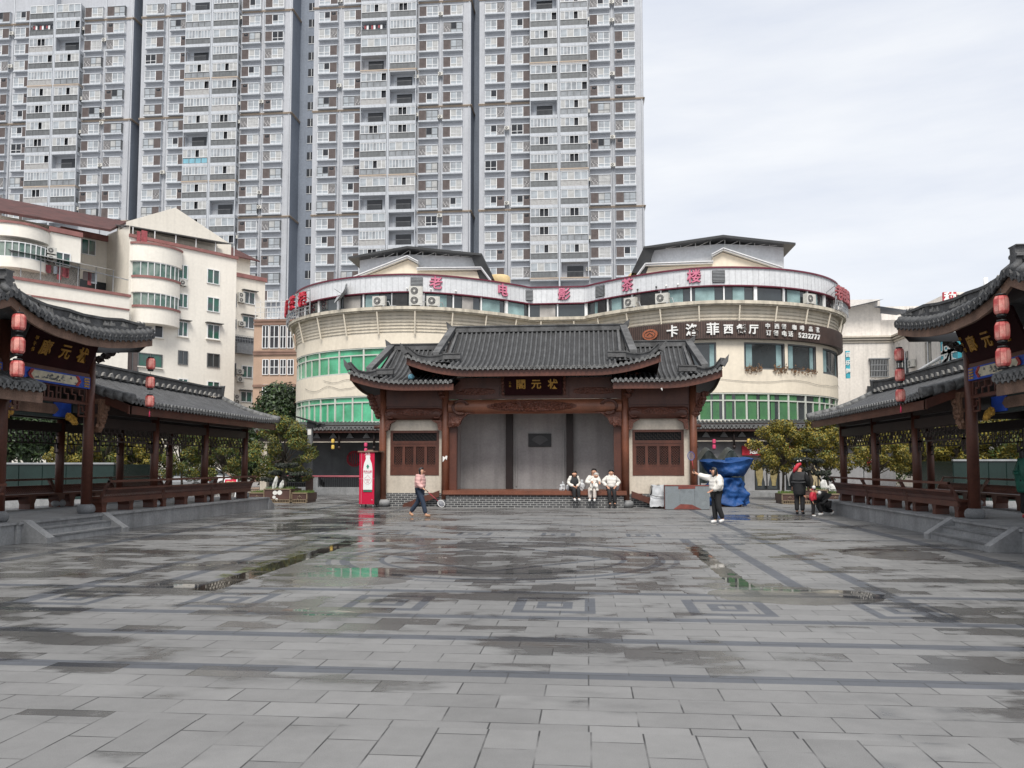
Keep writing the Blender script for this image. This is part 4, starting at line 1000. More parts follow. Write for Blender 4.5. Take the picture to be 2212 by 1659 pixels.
def cpt(s, off=0.0):
    s = min(max(s, 0.0), TOT - 1e-6); i = 0
    while CUM[i + 1] < s: i += 1
    t = (s - CUM[i]) / (CUM[i + 1] - CUM[i]); a, b = PL[i], PL[i + 1]
    x, y = lerp(a[0], b[0], t), lerp(a[1], b[1], t)
    i0, i1 = max(0, i - 1), min(len(PL) - 1, i + 2)
    tx, ty = PL[i1][0] - PL[i0][0], PL[i1][1] - PL[i0][1]; l = math.hypot(tx, ty); return (x + ty / l * off, y - tx / l * off, tx / l, ty / l)
def s_at(px, z=10.0, off=0.0):
    best = None
    for k in range(1200):
        s = TOT * k / 1200; q = cpt(s, off); e = abs(proj((q[0], q[1], z))[0] - px)
        if best is None or e < best[0]: best = (e, s)
    return best[1]
th = thing('tea_house', 'cream tea house of two round lobes with green glass bands and pink characters', 'building', (0, 50, 0))
def TB(): b = MB(); b.T = Matrix.Translation((0, -50, 0)); return b
def ring(mb, z0, z1, o0=0.0, o1=None, s0=0.0, s1=None, m=0, n=150):
    o1 = o0 if o1 is None else o1; s1 = TOT if s1 is None else s1
    mb.grid(lambda u, v: (*cpt(lerp(s0, s1, u), lerp(o0, o1, v))[:2], lerp(z0, z1, v)), max(2, int(n * (s1 - s0) / TOT)), 1, m, True)
def slab(mb, z0, z1, o_in, o_out, s0=0.0, s1=None, m=0, n=150):
    ring(mb, z0, z1, o_out, None, s0, s1, m, n); ring(mb, z1, z1, o_out, o_in, s0, s1, m, n); ring(mb, z0, z0, o_in, o_out, s0, s1, m, n)
SMID = TOT / 2
b = TB(); ring(b, 0, 4.3, -2.2); ring(b, 6.12, 7.55); ring(b, 9.2, 10.12); ring(b, 10.12, 11.45, 0, .12); ring(b, 4.2, 4.4)
b.add([(-19, 60, 13.2), (19, 60, 13.2), (19, 60, 0), (-19, 60, 0)], [(0, 1, 2, 3)])
b.add([(*cpt(TOT * k / 60)[:2], 13.3) for k in range(61)], [tuple(range(61))]); b.build('wall', 'cream', th)
b = TB(); slab(b, 11.48, 11.68, -.1, .6); slab(b, 11.4, 11.48, 0, .48); b.build('ledge', 'cream_dirty', th)
b = TB()
for k in range(6): z = 10.16 + k * .2; slab(b, z, z + .05, 0, .05 + .02 * k)
b.build('groove_ribs', 'cream_dirty', th)
for k in range(24):
    s = TOT * (k + .5) / 24; q1 = cpt(s, .14); q2 = cpt(s, .48)
    b = TB(); b.beam((q1[0], q1[1], 10.0), (q2[0], q2[1], 11.4), .08, .1); b.build('fin', 'cream', th)
b = TB(); ring(b, 12.7, 13.74, .12); slab(b, 13.7, 13.74, -.5, .14); b.build('fascia', 'fascia_white', th)
b = TB()
for k in range(150): s = TOT * k / 150; q = cpt(s, .13); b.box(q[0] - .008, q[1] - .006, 12.72, q[0] + .008, q[1] + .006, 13.7)
b.build('fascia_seams', 'seam_grey', th)
b = TB(); slab(b, 13.74, 13.84, -.5, .2); slab(b, 12.64, 12.71, -.2, .17); b.build('trim', 'trim_maroon', th)
# window strip of the top floor, then white posts
rnd = random.Random(5); NW = 28
for k in range(NW):
    s0, s1 = TOT * k / NW, TOT * (k + 1) / NW
    b = TB(); ring(b, 11.66, 12.68, -.08, None, s0, s1, 0); w_ = b.build('window_pane', 'glass_dark', th)
    if rnd.random() < .62:
        a = rnd.random() * .4; b = TB(); ring(b, 11.7, 12.6, -.045, None, lerp(s0, s1, a), lerp(s0, s1, min(1, a + rnd.uniform(.35, .7))), 0); b.build('curtain', rnd.choice(('curtain_teal', 'curtain_teal', 'curtain_grey')), w_)
    q = cpt(s0, -.02); b = TB(); b.T = Matrix.Translation((0, -50, 0)) @ TX(q[0], q[1], 0, math.atan2(q[3], q[2])); wd = .04 if k % 3 else .1; b.box(-wd, -.08, 11.66, wd, .05, 12.68); b.build('window_post', 'frame_white', th)
# green glass bands and the restaurant's large windows
def band_window(name, s0, s1, z0, z1, n_, tr, pane, fr='frame_cream', sub=2, off=-.12, curt=None):
    b = TB(); ring(b, z0, z1, off, None, s0, s1, 0); o = b.build(name, pane, th)
    b = TB()
    for k in range(n_ * sub + 1):
        q = cpt(lerp(s0, s1, k / (n_ * sub)), off + .03); b2 = Matrix.Translation((0, -50, 0)) @ TX(q[0], q[1], 0, math.atan2(q[3], q[2])); b.T = b2
        wd = .055 if k % sub == 0 else .03; b.box(-wd, -.05, z0, wd, .05, z1 if (k % sub == 0 or not tr) else tr)
    b.T = Matrix.Translation((0, -50, 0))
    slab(b, z0 - .04, z0 + .07, off - .02, off + .1, s0, s1); slab(b, z1 - .06, z1 + .02, off - .02, off + .1, s0, s1)
    if tr: slab(b, tr - .04, tr + .04, off - .02, off + .07, s0, s1)
    b.build('window_frame', fr, o)
    if curt:
        for k in range(n_ * sub):
            if rnd.random() < .75:
                a = lerp(s0, s1, (k + rnd.uniform(.05, .3)) / (n_ * sub)); c = lerp(s0, s1, (k + rnd.uniform(.6, .98)) / (n_ * sub))
                b = TB(); ring(b, z0 + .08, z1 - .05, off + .012, None, a, c, 0); b.build('curtain', curt, o)
    return o
M('frame_cream', (.5, .52, .47), .5, .1, 2)
band_window('window_band', 0, SMID - 3, 4.42, 6.1, 17, 5.72, 'glass_green')
band_window('window_band', SMID + 3, TOT, 4.42, 6.1, 17, 5.65, 'glass_dark', curt='curtain_green')
sL = s_at(679, 8.5)
b = TB(); ring(b, 7.55, 9.2, 0, None, SMID - 6, SMID + 6.5); ring(b, 7.55, 8.78, .0, None, 0, sL); b.build('wall', 'cream', th)
band_window('window_band', sL, SMID - 6, 7.57, 9.18, 11, 8.74, 'glass_green'); band_window('window_band', 0, sL, 8.78, 9.18, 4, None, 'glass_green')
ww = [(1478, 1548), (1608, 1695), (1702, 1763), (1778, 1829)]
last = SMID + 6.5
for a, c in ww:
    s0, s1 = s_at(a, 8.3), s_at(c, 8.3)
    b = TB(); ring(b, 7.55, 9.2, 0, None, last, s0); b.build('wall', 'cream', th); last = s1
    o = band_window('window', s0, s1, 7.57, 9.18, 1, None, 'glass_dark', 'frame_dark', 1, -.15)
    b = TB(); ring(b, 7.7, 9.1, -.13, None, lerp(s0, s1, .06), lerp(s0, s1, .2)); ring(b, 7.7, 9.1, -.13, None, lerp(s0, s1, .8), lerp(s0, s1, .94)); b.build('curtain', 'curtain_teal', o)
b = TB(); ring(b, 7.55, 9.2, 0, None, last, TOT); b.build('wall', 'cream', th)
# pink characters, vents
for ch, px in (('老', 942), ('电', 1085), ('影', 1219), ('茶', 1356), ('楼', 1499)):
    s = s_at(px, 13.2, .15); q = cpt(s, .18); T = face_T((q[0], q[1] - 50, 13.24), (q[2], q[3], 0), (0, 0, 1))
    b = MB(); b.text(ch, .86, T, 0, .05, .012); b.T = None
    b.text(ch, .86, face_T((q[0] + .0, q[1] - 50 + .05, 13.24), (q[2], q[3], 0), (0, 0, 1)), 1, .03, .028)
    b.build('character', ['letter_pink', 'letter_edge'], th)
for px in (901, 1139, 1296, 1552):
    s = s_at(px, 13.2, .15); q = cpt(s, .15); b = MB(); b.T = TX(q[0], q[1] - 50, 0, math.atan2(q[3], q[2]))
    b.box(-.38, -.04, 12.86, .38, .02, 13.6, 0)
    for k in range(8): b.box(-.36, -.07, 12.9 + k * .088, .36, -.04, 12.94 + k * .088, 1)
    b.build('vent_louvre', ['black', 'grey_metal'], th)
# restaurant sign
sg0, sg1 = s_at(1340, 9.9, .3), TOT - 2.0
sg = thing('restaurant_sign', 'dark brown curved signboard with white characters and phone number on the right lobe', 'sign', (9.75, 50, 9.4))
def SB(): b = MB(); b.T = Matrix.Translation((-9.75, -50, -9.4)); return b
b = SB(); slab(b, 9.38, 10.46, .02, .34, sg0, sg1, n=300); b.build('board', 'sign_brown', sg)
b = SB(); k = sg0 + .1
while k < sg1: ring(b, 9.42, 10.42, .36, None, k, k + .05); k += .14
b.build('slats', 'sign_slat', sg)
b = SB()
def sgl(ch, px, z, size, bold=.03, al='CENTER'):
    q = cpt(s_at(px, z, .4), .4); b.text(ch, size, face_T((q[0], q[1], z), (q[2], q[3], 0), (0, 0, 1)), 0, .04, bold, al)
for ch, px, sz in (('卡', 1453, .76), ('洛', 1495, .78), ('菲', 1540, .78), ('西', 1573, .62), ('餐', 1601, .62), ('厅', 1628, .62)): sgl(ch, px, 9.9, sz, .016)
for ch, px in zip('中西餐咖啡品茗', (1659, 1677, 1694, 1715.5, 1732, 1751, 1766)): sgl(ch, px, 10.15, .34, .004)
for ch, px in zip('订餐电话', (1660, 1677, 1693, 1707.5)): sgl(ch, px, 9.72, .36, .004)
for i, ch in enumerate('5232777'): sgl(ch, 1728 + i * 6.7, 9.7, .44, .008)
b.build('lettering', 'letter_white', sg)
q = cpt(s_at(1405, 9.85, .4), .4); b = SB(); T = face_T((q[0], q[1], 9.86), (q[2], q[3], 0), (0, 0, 1))
vs = [tuple(T @ Vector((.52 * math.cos(t), .34 * math.sin(t), d))) for d in (0, .05) for t in [2 * math.pi * i / 24 for i in range(24)]]
b.add(vs, [tuple(range(24, 48))] + [(i, (i + 1) % 24, (i + 1) % 24 + 24, i + 24) for i in range(24)])
b.build('emblem', 'emblem_rust', sg)
b = SB(); b.tube([T @ Vector((.36 * math.cos(t), .22 * math.sin(t), .06)) for t in [2 * math.pi * i / 20 for i in range(21)]], .02, 5); b.tube([T @ Vector((-.2, -.05, .06)), T @ Vector((0, .1, .06)), T @ Vector((.22, -.06, .06))], .025, 5); b.build('emblem_ring', 'sign_slat', sg)
q = cpt(sg1, .3); b = SB(); b.lathe([(.32, 0), (.36, .05), (.36, .25), (.3, .3)], (q[0], q[1], 9.75), 14); b.build('round_lamp', 'letter_white', sg)
M('sign_red', (.5, .025, .05), .5, .15, 3); M('sign_faded', (.34, .09, .1), .6, .3, 4)
# red character signs on open frames at both ends of the ledge
for (pa, pc, chars, mt, lab) in ((626, 669, '电影茶楼', 'sign_red', 'bright red character sign on a metal frame, left end of the tea house ledge'), (1806, 1862, '老电影茶楼', 'sign_faded', 'faded red character sign on a metal frame, right end of the tea house ledge')):
    left = pa < 1000
    sa, sc_ = (3.6, s_at(pc, 12.5, .75)) if left else (s_at(pa, 12.5, .75), TOT - 4.2)
    t = thing('rooftop_sign', lab, 'sign', (*cpt((sa + sc_) / 2, .75)[:2], 11.68))
    o_ = t.location
    b = MB(); b.T = Matrix.Translation(-Vector(o_)); n_ = 14
    for k in range(n_ + 1): q = cpt(lerp(sa, sc_, k / n_), .72); b.beam((q[0], q[1], 11.68), (q[0], q[1], 13.3), .05, .05)
    for z in (11.95, 12.2, 13.25):
        for k in range(n_): q, q2 = cpt(lerp(sa, sc_, k / n_), .72), cpt(lerp(sa, sc_, (k + 1) / n_), .72); b.beam((q[0], q[1], z), (q2[0], q2[1], z), .05, .05)
    for k in range(0, n_ + 1, 3): q, q2 = cpt(lerp(sa, sc_, k / n_), .72), cpt(lerp(sa, sc_, k / n_), .1); b.beam((q[0], q[1], 13.2), (q2[0], q2[1], 12.8), .04, .04)
    b.build('frame', 'grey_metal', t)
    b = MB(); b.T = Matrix.Translation(-Vector(o_))
    for i, ch in enumerate(chars):
        q = cpt(lerp(sa, sc_, (i + .5) / len(chars)), .8); b.text(ch, 1.0, face_T((q[0], q[1], 12.68), (q[2], q[3], 0), (0, 0, 1)), 0, .07, .02)
    b.build('lettering', mt, t)
# pavilion roofs on top of each lobe
def roof_house(x0, x1, zt, xp, Yh, mirror, lab):
    """white rooftop room behind a pediment, under a black sheet roof"""
    b = TB(); b.box(x0, Yh, 13.2, x1, Yh + 6, zt); r_ = b.build('rooftop_room', 'fascia_white', th)
    b = TB(); xm = xp; xe = x0 - .6 if not mirror else x1 + .6
    xo = x1 + .5 if not mirror else x0 - .5
    pts = [(xe, 15.25), (xm, 16.3), (xo, 15.0), (xo, 15.15), (xm, 16.45), (xe, 15.4)] if False else None
    zr = zt + .5
    pk = [(x0 - .55, zt - .12), (xm, zr), (x1 + .55, zt - .12), (x1 + .55, zt + .02), (xm, zr + .16), (x0 - .55, zt + .02)]
    b.prism(pk, Yh - .9, Yh + 6.5)
    # the skirt of sheeting that slopes away on the inner side
    xs_ = x1 + .5 if not mirror else x0 - .5; sg_ = 1 if not mirror else -1
    b.add([(xs_, Yh - .9, zt + .05), (xs_, Yh + 6.5, zt + .05), (xs_ + sg_ * .85, Yh + 6.5, zt - 1.7), (xs_ + sg_ * .85, Yh - .9, zt - 1.7), (xs_ - sg_ * .7, Yh - .6, zt - .1), (xs_ - sg_ * .1, Yh - .6, zt - 1.7)],
          [(0, 1, 2, 3), (4, 0, 3, 5)])
    b.build('sheet_roof', 'sheet_black', r_)
    b = TB()
    for k in range(10):
        x = lerp(x0, x1, k / 9); zt_ = zt + .55 * (1 - abs(x - xm) / max(abs(x0 - xm), abs(x1 - xm)))
        b.beam((x, Yh - .3, zt - .02), (x, Yh - .3, zt_), .04, .04)
        if k < 9: x2 = lerp(x0, x1, (k + 1) / 9); b.beam((x, Yh - .3, zt), (x2, Yh - .3, zt + .55 * (1 - abs(x2 - xm) / max(abs(x0 - xm), abs(x1 - xm)))), .03, .03)
    b.build('truss', 'white_metal', r_)
    b = TB(); b.prism([(x0, zt - .05), (x1, zt - .05), (x1, zt + .02), (xm, zr - .2), (x0, zt + .02)], Yh - .02, Yh + .3); b.build('gable_infill', 'fascia_white', r_)
    b = TB(); z0 = 13.7
    sd_ = 1 if not mirror else -1
    f = lambda dx: xm + sd_ * dx
    out = [(f(-3.6), z0), (f(-3.6), z0 + .55), (f(0), z0 + 1.85), (f(.65), z0 + 1.5), (f(.65), z0 + 1.05), (f(4.9), z0 + .95), (f(5.5), z0)]
    b.prism(out, Yh - .55, Yh - .05); b.build('pediment', 'cream', r_)
    b = TB()
    for (a, c) in (((-3.7, .6), (0, 1.95)), ((0, 1.95), (.75, 1.55)), ((.65, 1.1), (5.0, 1.05)), ((5.0, 1.05), (5.7, .1))):
        for w_, dz in ((.5, .0), (.62, .1)): b.beam((f(a[0]), Yh - .6, z0 + a[1] + dz), (f(c[0]), Yh - .6, z0 + c[1] + dz), w_, .07)
    b.build('moulding', 'fascia_white', r_)
roof_house(-13.5, -5.5, 15.75, -10.0, 53.6, False, 'l'); roof_house(6.25, 14.8, 15.95, 10.8, 53.6, True, 'r')
M('dry_plant', (.16, .09, .045), .8, .4, 6)
M('tank_yellow', (.55, .42, .22), .6, .15, 2)
for px, py in ((1078, 603), (1382, 598)):
    p = atY(px, py, 56); b = MB(); b.lathe([(.75, -.5), (.8, -.4), (.8, .1), (.7, .2)], (p.x, p.y, p.z), 14)
    tag(b.build('water_tank', 'tank_yellow'), 'yellow water tank on the roof left of the dip' if px < 1200 else 'yellow water tank on the roof right of the dip', 'water tank')

rnd = random.Random(8)
def cable(pa, pc, z, sag, n=40, r=.010):
    s0, s1 = s_at(pa, z), s_at(pc, z); b = TB(); b.tube([(*cpt(lerp(s0, s1, k / n), .05)[:2], z - sag * abs(math.sin(math.pi * k / n * 2.2)) + .05 * mnoise.noise(Vector((k * .3, z, 0)))) for k in range(n + 1)], r, 5); b.build('cable', 'dark_metal', th)
cable(1540, 1830, 7.0, .22); cable(660, 800, 6.9, .3); cable(700, 830, 7.25, .2)
for pa, pc in ((1608, 1645), (1668, 1700), (1706, 1762)):
    s0, s1 = s_at(pa, 7.5), s_at(pc, 7.5); b = TB()
    for k in range(160):
        q = cpt(lerp(s0, s1, rnd.random()), .04 + rnd.random() * .12); z = 7.52 + rnd.gauss(.04, .12); a = rnd.random() * 6.3; w_ = rnd.uniform(.03, .08)
        b.add([(q[0] - w_ * math.cos(a), q[1] - w_ * math.sin(a), z), (q[0] + w_ * math.cos(a), q[1] + w_ * math.sin(a), z + .02), (q[0], q[1], z + rnd.uniform(-.14, .14))], [(0, 1, 2)])
    b.build('sill_plants', 'dry_plant', th)
for px in (1378, 1418, 1440, 1465, 985, 930, 880):
    q = cpt(s_at(px, 12.85, .2), .24); b = MB(); b.sphere((q[0], q[1] - 50, 12.86), .07, 8); b.box(q[0] - .03, q[1] - 50, 12.84, q[0] + .03, q[1] - 49.85, 12.88); b.build('flood_lamp', 'dark_metal' if px < 1430 and px > 1300 else 'letter_white', th)
# ------------------------------------------------------------------ shop arcades under the tea house
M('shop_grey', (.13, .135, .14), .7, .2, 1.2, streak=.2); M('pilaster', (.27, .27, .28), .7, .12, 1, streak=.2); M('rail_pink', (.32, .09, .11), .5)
M('shop_red', (.45, .02, .035), .5, .15, 2); M('cloth_beige', (.4, .33, .2), .8, .25, 8); M('cloth_grey', (.3, .3, .3), .8, .25, 8); M('cloth_olive', (.27, .22, .1), .8, .25, 8)
def arcade(xa, xb, label):
    t = thing('shop_arcade', label, 'arcade', ((xa + xb) / 2, 46.8, 0)); x0, x1 = xa - (xa + xb) / 2, xb - (xa + xb) / 2
    def Pf(u, v): return (lerp(x0, x1, u), lerp(3.6, -.5, v), lerp(4.42, 3.84, v + .06 * math.sin(math.pi * v)))
    b = MB(); n_ = tiled(b, Pf, x1 - x0, .24, 8); r_ = b.build('roof', ['roof_tile', 'roof_pan'], t)
    b = MB(); eave_ends(b, Pf, n_, (0, -1, 0), r=.09); b.build('eave_tiles', 'tile_end', r_)
    b = MB(); b.box(x0, -.45, 3.62, x1, -.39, 3.82); b.build('fascia_board', 'red_wood', r_)
    b = MB(); b.box(x0, -.1, 3.12, x1, .08, 3.3, 0); b.box(x0, -.12, 3.06, x1, -.02, 3.11, 1); b.box(x0, .2, 3.1, x1, .3, 4.1, 0)
    b.build('tie_beam', ['shaded_wood', 'plaster'], t)
    b = MB(); n2 = int((x1 - x0) / .95)
    for k in range(n2):
        xm = x0 + (k + .5) * (x1 - x0) / n2; b.prism([(xm - .22, 3.32), (xm + .22, 3.32), (xm + .12, 3.48), (xm + .04, 3.6), (xm - .04, 3.6), (xm - .12, 3.48)], .1, .16)
    b.build('cloud_brackets', 'plaster_grey', t)
    b = MB(); k = x0 + .8
    while k < x1: b.tube([(k, -.2, 3.75), (k, -.2, 2.85)], .06, 8); b.lathe([(.03, 0), (.09, .06), (.1, .14), (.05, .22)], (k, -.2, 2.62), 10); k += 2.1
    b.build('hanging_posts', 'shaded_wood', t)
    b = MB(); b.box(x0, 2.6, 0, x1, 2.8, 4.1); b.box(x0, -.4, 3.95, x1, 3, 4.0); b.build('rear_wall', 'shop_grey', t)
    return t, x0, x1
ar, x0, x1 = arcade(-17.6, -5.5, 'dark shop arcade under a tiled lean-to roof with a pink handrail, left of the stage')
b = MB(); b.box(x0 + .15, -.05, 0, x0 + .55, .4, 3.1); b.build('pillar', 'plaster', ar)
b = MB(); b.box(x0 + .55, -.1, 0, x1, .15, .42); b.box(x0 + 3.0, -.08, .42, x0 + 3.7, .2, 1.0); b.build('low_wall', 'stone', ar)
b = MB(); b.tube([(x0 + .6, .05, 1.05), (x1, .05, 1.05)], .06, 8); b.build('handrail', 'rail_pink', ar)
b = MB()
for k in range(60): xx = x0 + .7 + k * .13; b.box(xx - .012, .04, .42, xx + .012, .06, 1.0)
b.build('railing', 'black', ar)
p = atY(765, 991, 49.3); b = MB(); cx, cz = p.x + 11.55, p.z
for rr_, w_ in ((.46, .035), (.38, .02)): b.tube([(cx + rr_ * math.cos(t), 2.55, cz + rr_ * math.sin(t)) for t in [2 * math.pi * i / 28 for i in range(29)]], w_, 6)
for k in (-.2, -.07, .07, .2): b.box(cx + k - .018, 2.53, cz - .36, cx + k + .018, 2.57, cz + .36)
b.build('round_lattice', 'sign_red', ar)
ar, x0, x1 = arcade(5.2, 19.2, 'shop arcade with lit clothes windows under a tiled lean-to roof, right of the stage')
off = 12.2
b = MB(); b.box(x0, -.9, 0, x1, 1.3, .22); b.box(x0, -.6, .22, x1, 1.3, .3); b.build('step', 'stone', ar)
wins = []
for pa, pc in ((1630, 1684), (1697, 1733), (1745, 1790), (1545, 1592)):
    a, c = atY(pa, 1020, 47.4).x - off, atY(pc, 1020, 47.4).x - off; wins.append((a, c))
wins.sort(); last = x0; b = MB()
for a, c in wins: b.box(last, .6, .3, a, .9, 1.95); last = c
b.box(last, .6, .3, x1, .9, 1.95); b.box(x0, .6, 1.95, x1, .9, 3.1); b.build('shop_wall', 'pilaster', ar)
for a, c in wins:
    b = MB(); b.box(a, .75, .3, c, .8, 1.95); sw = b.build('shop_window', 'glass_dark', ar)
    b = MB(); b.box(a, .62, .3, a + .07, .76, 1.95); b.box(c - .07, .62, .3, c, .76, 1.95); b.box(a, .617, 1.88, c, .76, 1.95); b.box((a + c) / 2 - .03, .64, .3, (a + c) / 2 + .03, .76, 1.95); b.box(a, .617, .3, c, .76, .37); b.build('window_frame', 'black', sw)
    rnd = random.Random(int(a * 10) + 40)
    for k in range(3):
        xx = lerp(a + .3, c - .3, k / 2); b = MB(); h_ = rnd.uniform(1.5, 1.75)
        b.grid(lambda u, v: (xx + (.16 + .05 * math.sin(v * 5)) * (u * 2 - 1) * (1 - .35 * max(0, .25 - v) * 4), .72 - .04 * math.sin(math.pi * u), lerp(h_, .55, v)), 6, 8, 0)
        b.build('displayed_coat', rnd.choice(('cloth_beige', 'cloth_grey', 'cloth_olive')), sw)
a, c = atY(1602, 978, 47.3).x - off, atY(1745, 978, 47.3).x - off
b = MB(); b.box(a, .3, 2.28, c, .5, 2.82); sn = b.build('shop_sign', 'shop_red', ar)
b = MB(); b.text('感恩回馈', .5, face_T((lerp(a, c, .38), .28, 2.55), (1, 0, 0), (0, 0, 1)), 0, .03, .01); b.build('lettering', 'letter_white', sn)
a, c = atY(1508, 985, 47.4).x - off, atY(1600, 985, 47.4).x - off
for px, py, mt, nm in ((790, 964, 'lantern_pink', 'upper pink lantern hanging above the red advertising box'), (790, 976, 'lantern_pink', 'lower pink lantern hanging just over the red advertising box'),
                       (719, 956, 'lantern_yellow', 'upper yellow lantern in the left shop arcade'), (719, 969, 'lantern_yellow', 'lower yellow lantern in the left shop arcade'),
                       (1542.5, 957, 'lantern_pink', 'upper pink lantern over the black canopy'), (1542.5, 968.5, 'lantern_pink', 'lower pink lantern over the black canopy'),
                       (1617.5, 956, 'lantern_yellow', 'upper yellow lantern before the red shop sign'), (1617.5, 968, 'lantern_yellow', 'lower yellow lantern before the red shop sign')):
    p = atY(px, py, 46.55); lantern(p.x, p.y, p.z + .3, .3, nm, body=mt, group='small lanterns along the shop arcades')
# things on the tea house ledge
def ac_unit(px, py, label, tall=False, off=.35, sc=1.0):
    q = cpt(s_at(px, 11.7, off), off); t = thing('air_conditioner', label, 'air conditioner', (q[0], q[1], 11.69), math.atan2(q[3], q[2]), 'air conditioners on the tea house ledge')
    for k in range(2 if tall else 1):
        o = link('fan_case', AC, t, (0, .1, .07 + .6 * k)); 
    b = MB(); b.box(-.4, -.2, 0, -.28, .1, .07); b.box(.28, -.2, 0, .4, .1, .07); b.tube([(.42, -.05, .3), (.6, 0, .35), (.7, 0, .05), (1.1, .05, .04)], .03, 6); b.build('feet', 'grey_metal', t)
    return t
for px, py, lab, tl in ((820, 648, 'single white air conditioner right of the satellite dish', False), (898, 642, 'tall two-fan air conditioner below the left fascia vent', True), (935, 653, 'single white air conditioner touching the tall two-fan one', False),
                        (1363, 663, 'white air conditioner below the pink character for tea', False), (1432, 653, 'white air conditioner beside a dark louvre, left of the wide right windows', False), (1748, 628, 'white air conditioner left of the faded rooftop sign', False), (1795, 635, 'white air conditioner half behind the faded rooftop sign', False)): ac_unit(px, py, lab, tl)
q = cpt(s_at(742, 12, .4), .4); t = thing('satellite_dish', 'grey satellite dish tilted up on the left end of the ledge', 'satellite dish', (q[0], q[1], 11.69))
b = MB(); n_ = Vector((-.75, -.45, .5)).normalized(); u_ = n_.orthogonal().normalized(); v_ = n_.cross(u_)
b.grid(lambda u, v: tuple(Vector((0, 0, .95)) + (u_ * math.cos(u * 2 * math.pi) + v_ * math.sin(u * 2 * math.pi)) * .75 * v + n_ * .22 * v * v), 20, 5); b.grid(lambda u, v: tuple(Vector((0, 0, .95)) - n_ * .015 + (u_ * math.cos(u * 2 * math.pi) + v_ * math.sin(u * 2 * math.pi)) * .75 * v + n_ * .22 * v * v), 20, 5, flip=True); b.build('dish', 'grey_metal', t)
b = MB(); b.tube([(0, 0, 0), (0, 0, .95)], .05, 8); b.box(-.2, -.2, 0, .2, .2, .05); b.tube([(0, 0, .95), tuple(Vector((0, 0, .95)) + n_ * .7)], .015, 5); b.build('mount', 'dark_metal', t)
for px in (820 + 38, 1300, 1395, 1415, 868): # louvred doors of the top floor
    q = cpt(s_at(px, 12, .03), .03); b = MB(); b.T = TX(q[0], q[1] - 50, 0, math.atan2(q[3], q[2])); b.box(-.36, -.03, 11.68, .36, .03, 12.6, 0)
    for k in range(12): b.box(-.33, -.05, 11.72 + k * .075, .33, -.03, 11.75 + k * .075, 1)
    b.build('louvred_door', ['black', 'dark_metal'], th)
# ------------------------------------------------------------------ cream flats on the left
FA = Vector((-37.2, 86.6, 0)); FD = Vector((.5757, .8177, 0)); FN = Vector((.8177, -.5757, 0))
def fs(px, py, off=0.0):
    d = ray(px, py); t = (off - (CAM - FA).dot(FN)) / d.dot(FN); p = CAM + d * t; return (p - FA).dot(FD), p.z
def z3(x, y, off=0.0): return fs(x * .30922, 405.03 + y * .30922, off)
M('win_tan', (.045, .045, .05), .35, .4, .5, spec=.2); M('win_bow', (.24, .30, .27), .3, .3, .9, col2=(.07, .13, .11), spec=.4); M('flat_cream', (.77, .735, .665), .8, .06, .25, streak=.05, fine=.04); M('flat_side', (.73, .685, .605), .8, .06, .25, streak=.08, fine=.04)
M('band_red', (.25, .11, .10), .7, .2, 1.5); M('roof_red', (.07, .024, .021), .7, .35, 1.2, .6, 3, wave=('X', 1.6, .5)); M('win_teal', (.03, .14, .1), .12, .4, .7, spec=.7, col2=(.05, .06, .065)); M('awning', (.09, .09, .09), .7, .3, 2)
fl = thing('apartment_block', 'cream apartment block with a gable, curved balconies and dull red trim bands', 'apartment block', FA, math.atan2(FD.y, FD.x))
def cw(x0, y0, x1, y1, off=0.0, pane='win_teal', frame='frame_white', n=2, sill=False, hood=False, name='window', parent=None):
    s0, s1 = z3(x0, (y0 + y1) / 2, off)[0], z3(x1, (y0 + y1) / 2, off)[0]; xm = (x0 + x1) / 2; h1, h0 = z3(xm, y0, off)[1], z3(xm, y1, off)[1]
    b = MB(); b.box(s0, -off - .03, h0, s1, -off, h1); o = b.build(name, pane, parent or fl); b = MB(); w_ = .045
    for k in range(n + 1): x = lerp(s0, s1, k / n); b.box(x - w_, -off - .1, h0, x + w_, -off - .02, h1)
    b.box(s0, -off - .104, h0, s1, -off - .02, h0 + .08); b.box(s0, -off - .104, h1 - .08, s1, -off - .02, h1); b.build('window_frame', frame, o)
    if sill: b = MB(); b.box(s0 - .15, -off - .22, h0 - .1, s1 + .15, -off, h0); b.build('sill', 'flat_cream', o)
    if hood: b = MB(); b.box(s0 - .25, -off - .5, h1 + .1, s1 + .3, -off, h1 + .18); b.build('hood', 'awning', o)
    return o
sA = z3(905, 500)[0]; hcap = z3(1450, 447)[1]
b = MB(); b.box(sA, 0, 0, 0, 16, hcap); b.build('wall', 'flat_cream', fl)
b = MB(); b.box(sA - .1, -.18, hcap - .2, .12, .1, hcap + .12); b.build('trim_band', 'band_red', fl)
# gable wall and roof-terrace room
g0, g1, g2 = z3(893, 235, -3.2), z3(1225, 140, -3.2), z3(1615, 398, -3.2)
b = MB(); b.prism([(g0[0], hcap - 2), g0, g1, g2, (g2[0], hcap - 1)], 3.2, 3.6); b.build('gable_wall', 'flat_side', fl)
e0, e1 = z3(900, 268, 0), z3(1625, 398, .3)
b = MB(); b.add([(e0[0], .2, e0[1]), (e1[0], -.3, e1[1]), (e1[0], 3.3, e1[1] + .7), (e0[0], 3.3, e0[1] + .7), (e0[0], .2, e0[1] + .1), (e1[0], -.3, e1[1] + .1), (e1[0], 3.3, e1[1] + .8), (e0[0], 3.3, e0[1] + .8)], [(3,2,1,0), (4,5,6,7), (0,1,5,4), (1,2,6,5), (2,3,7,6), (3,0,4,7)]); b.build('canopy', 'awning', fl)
b = MB(); b.box(sA, 2.6, hcap, 0, 3.1, e0[1] + .5)
b.build('terrace_room', 'flat_side', fl)
b = MB()
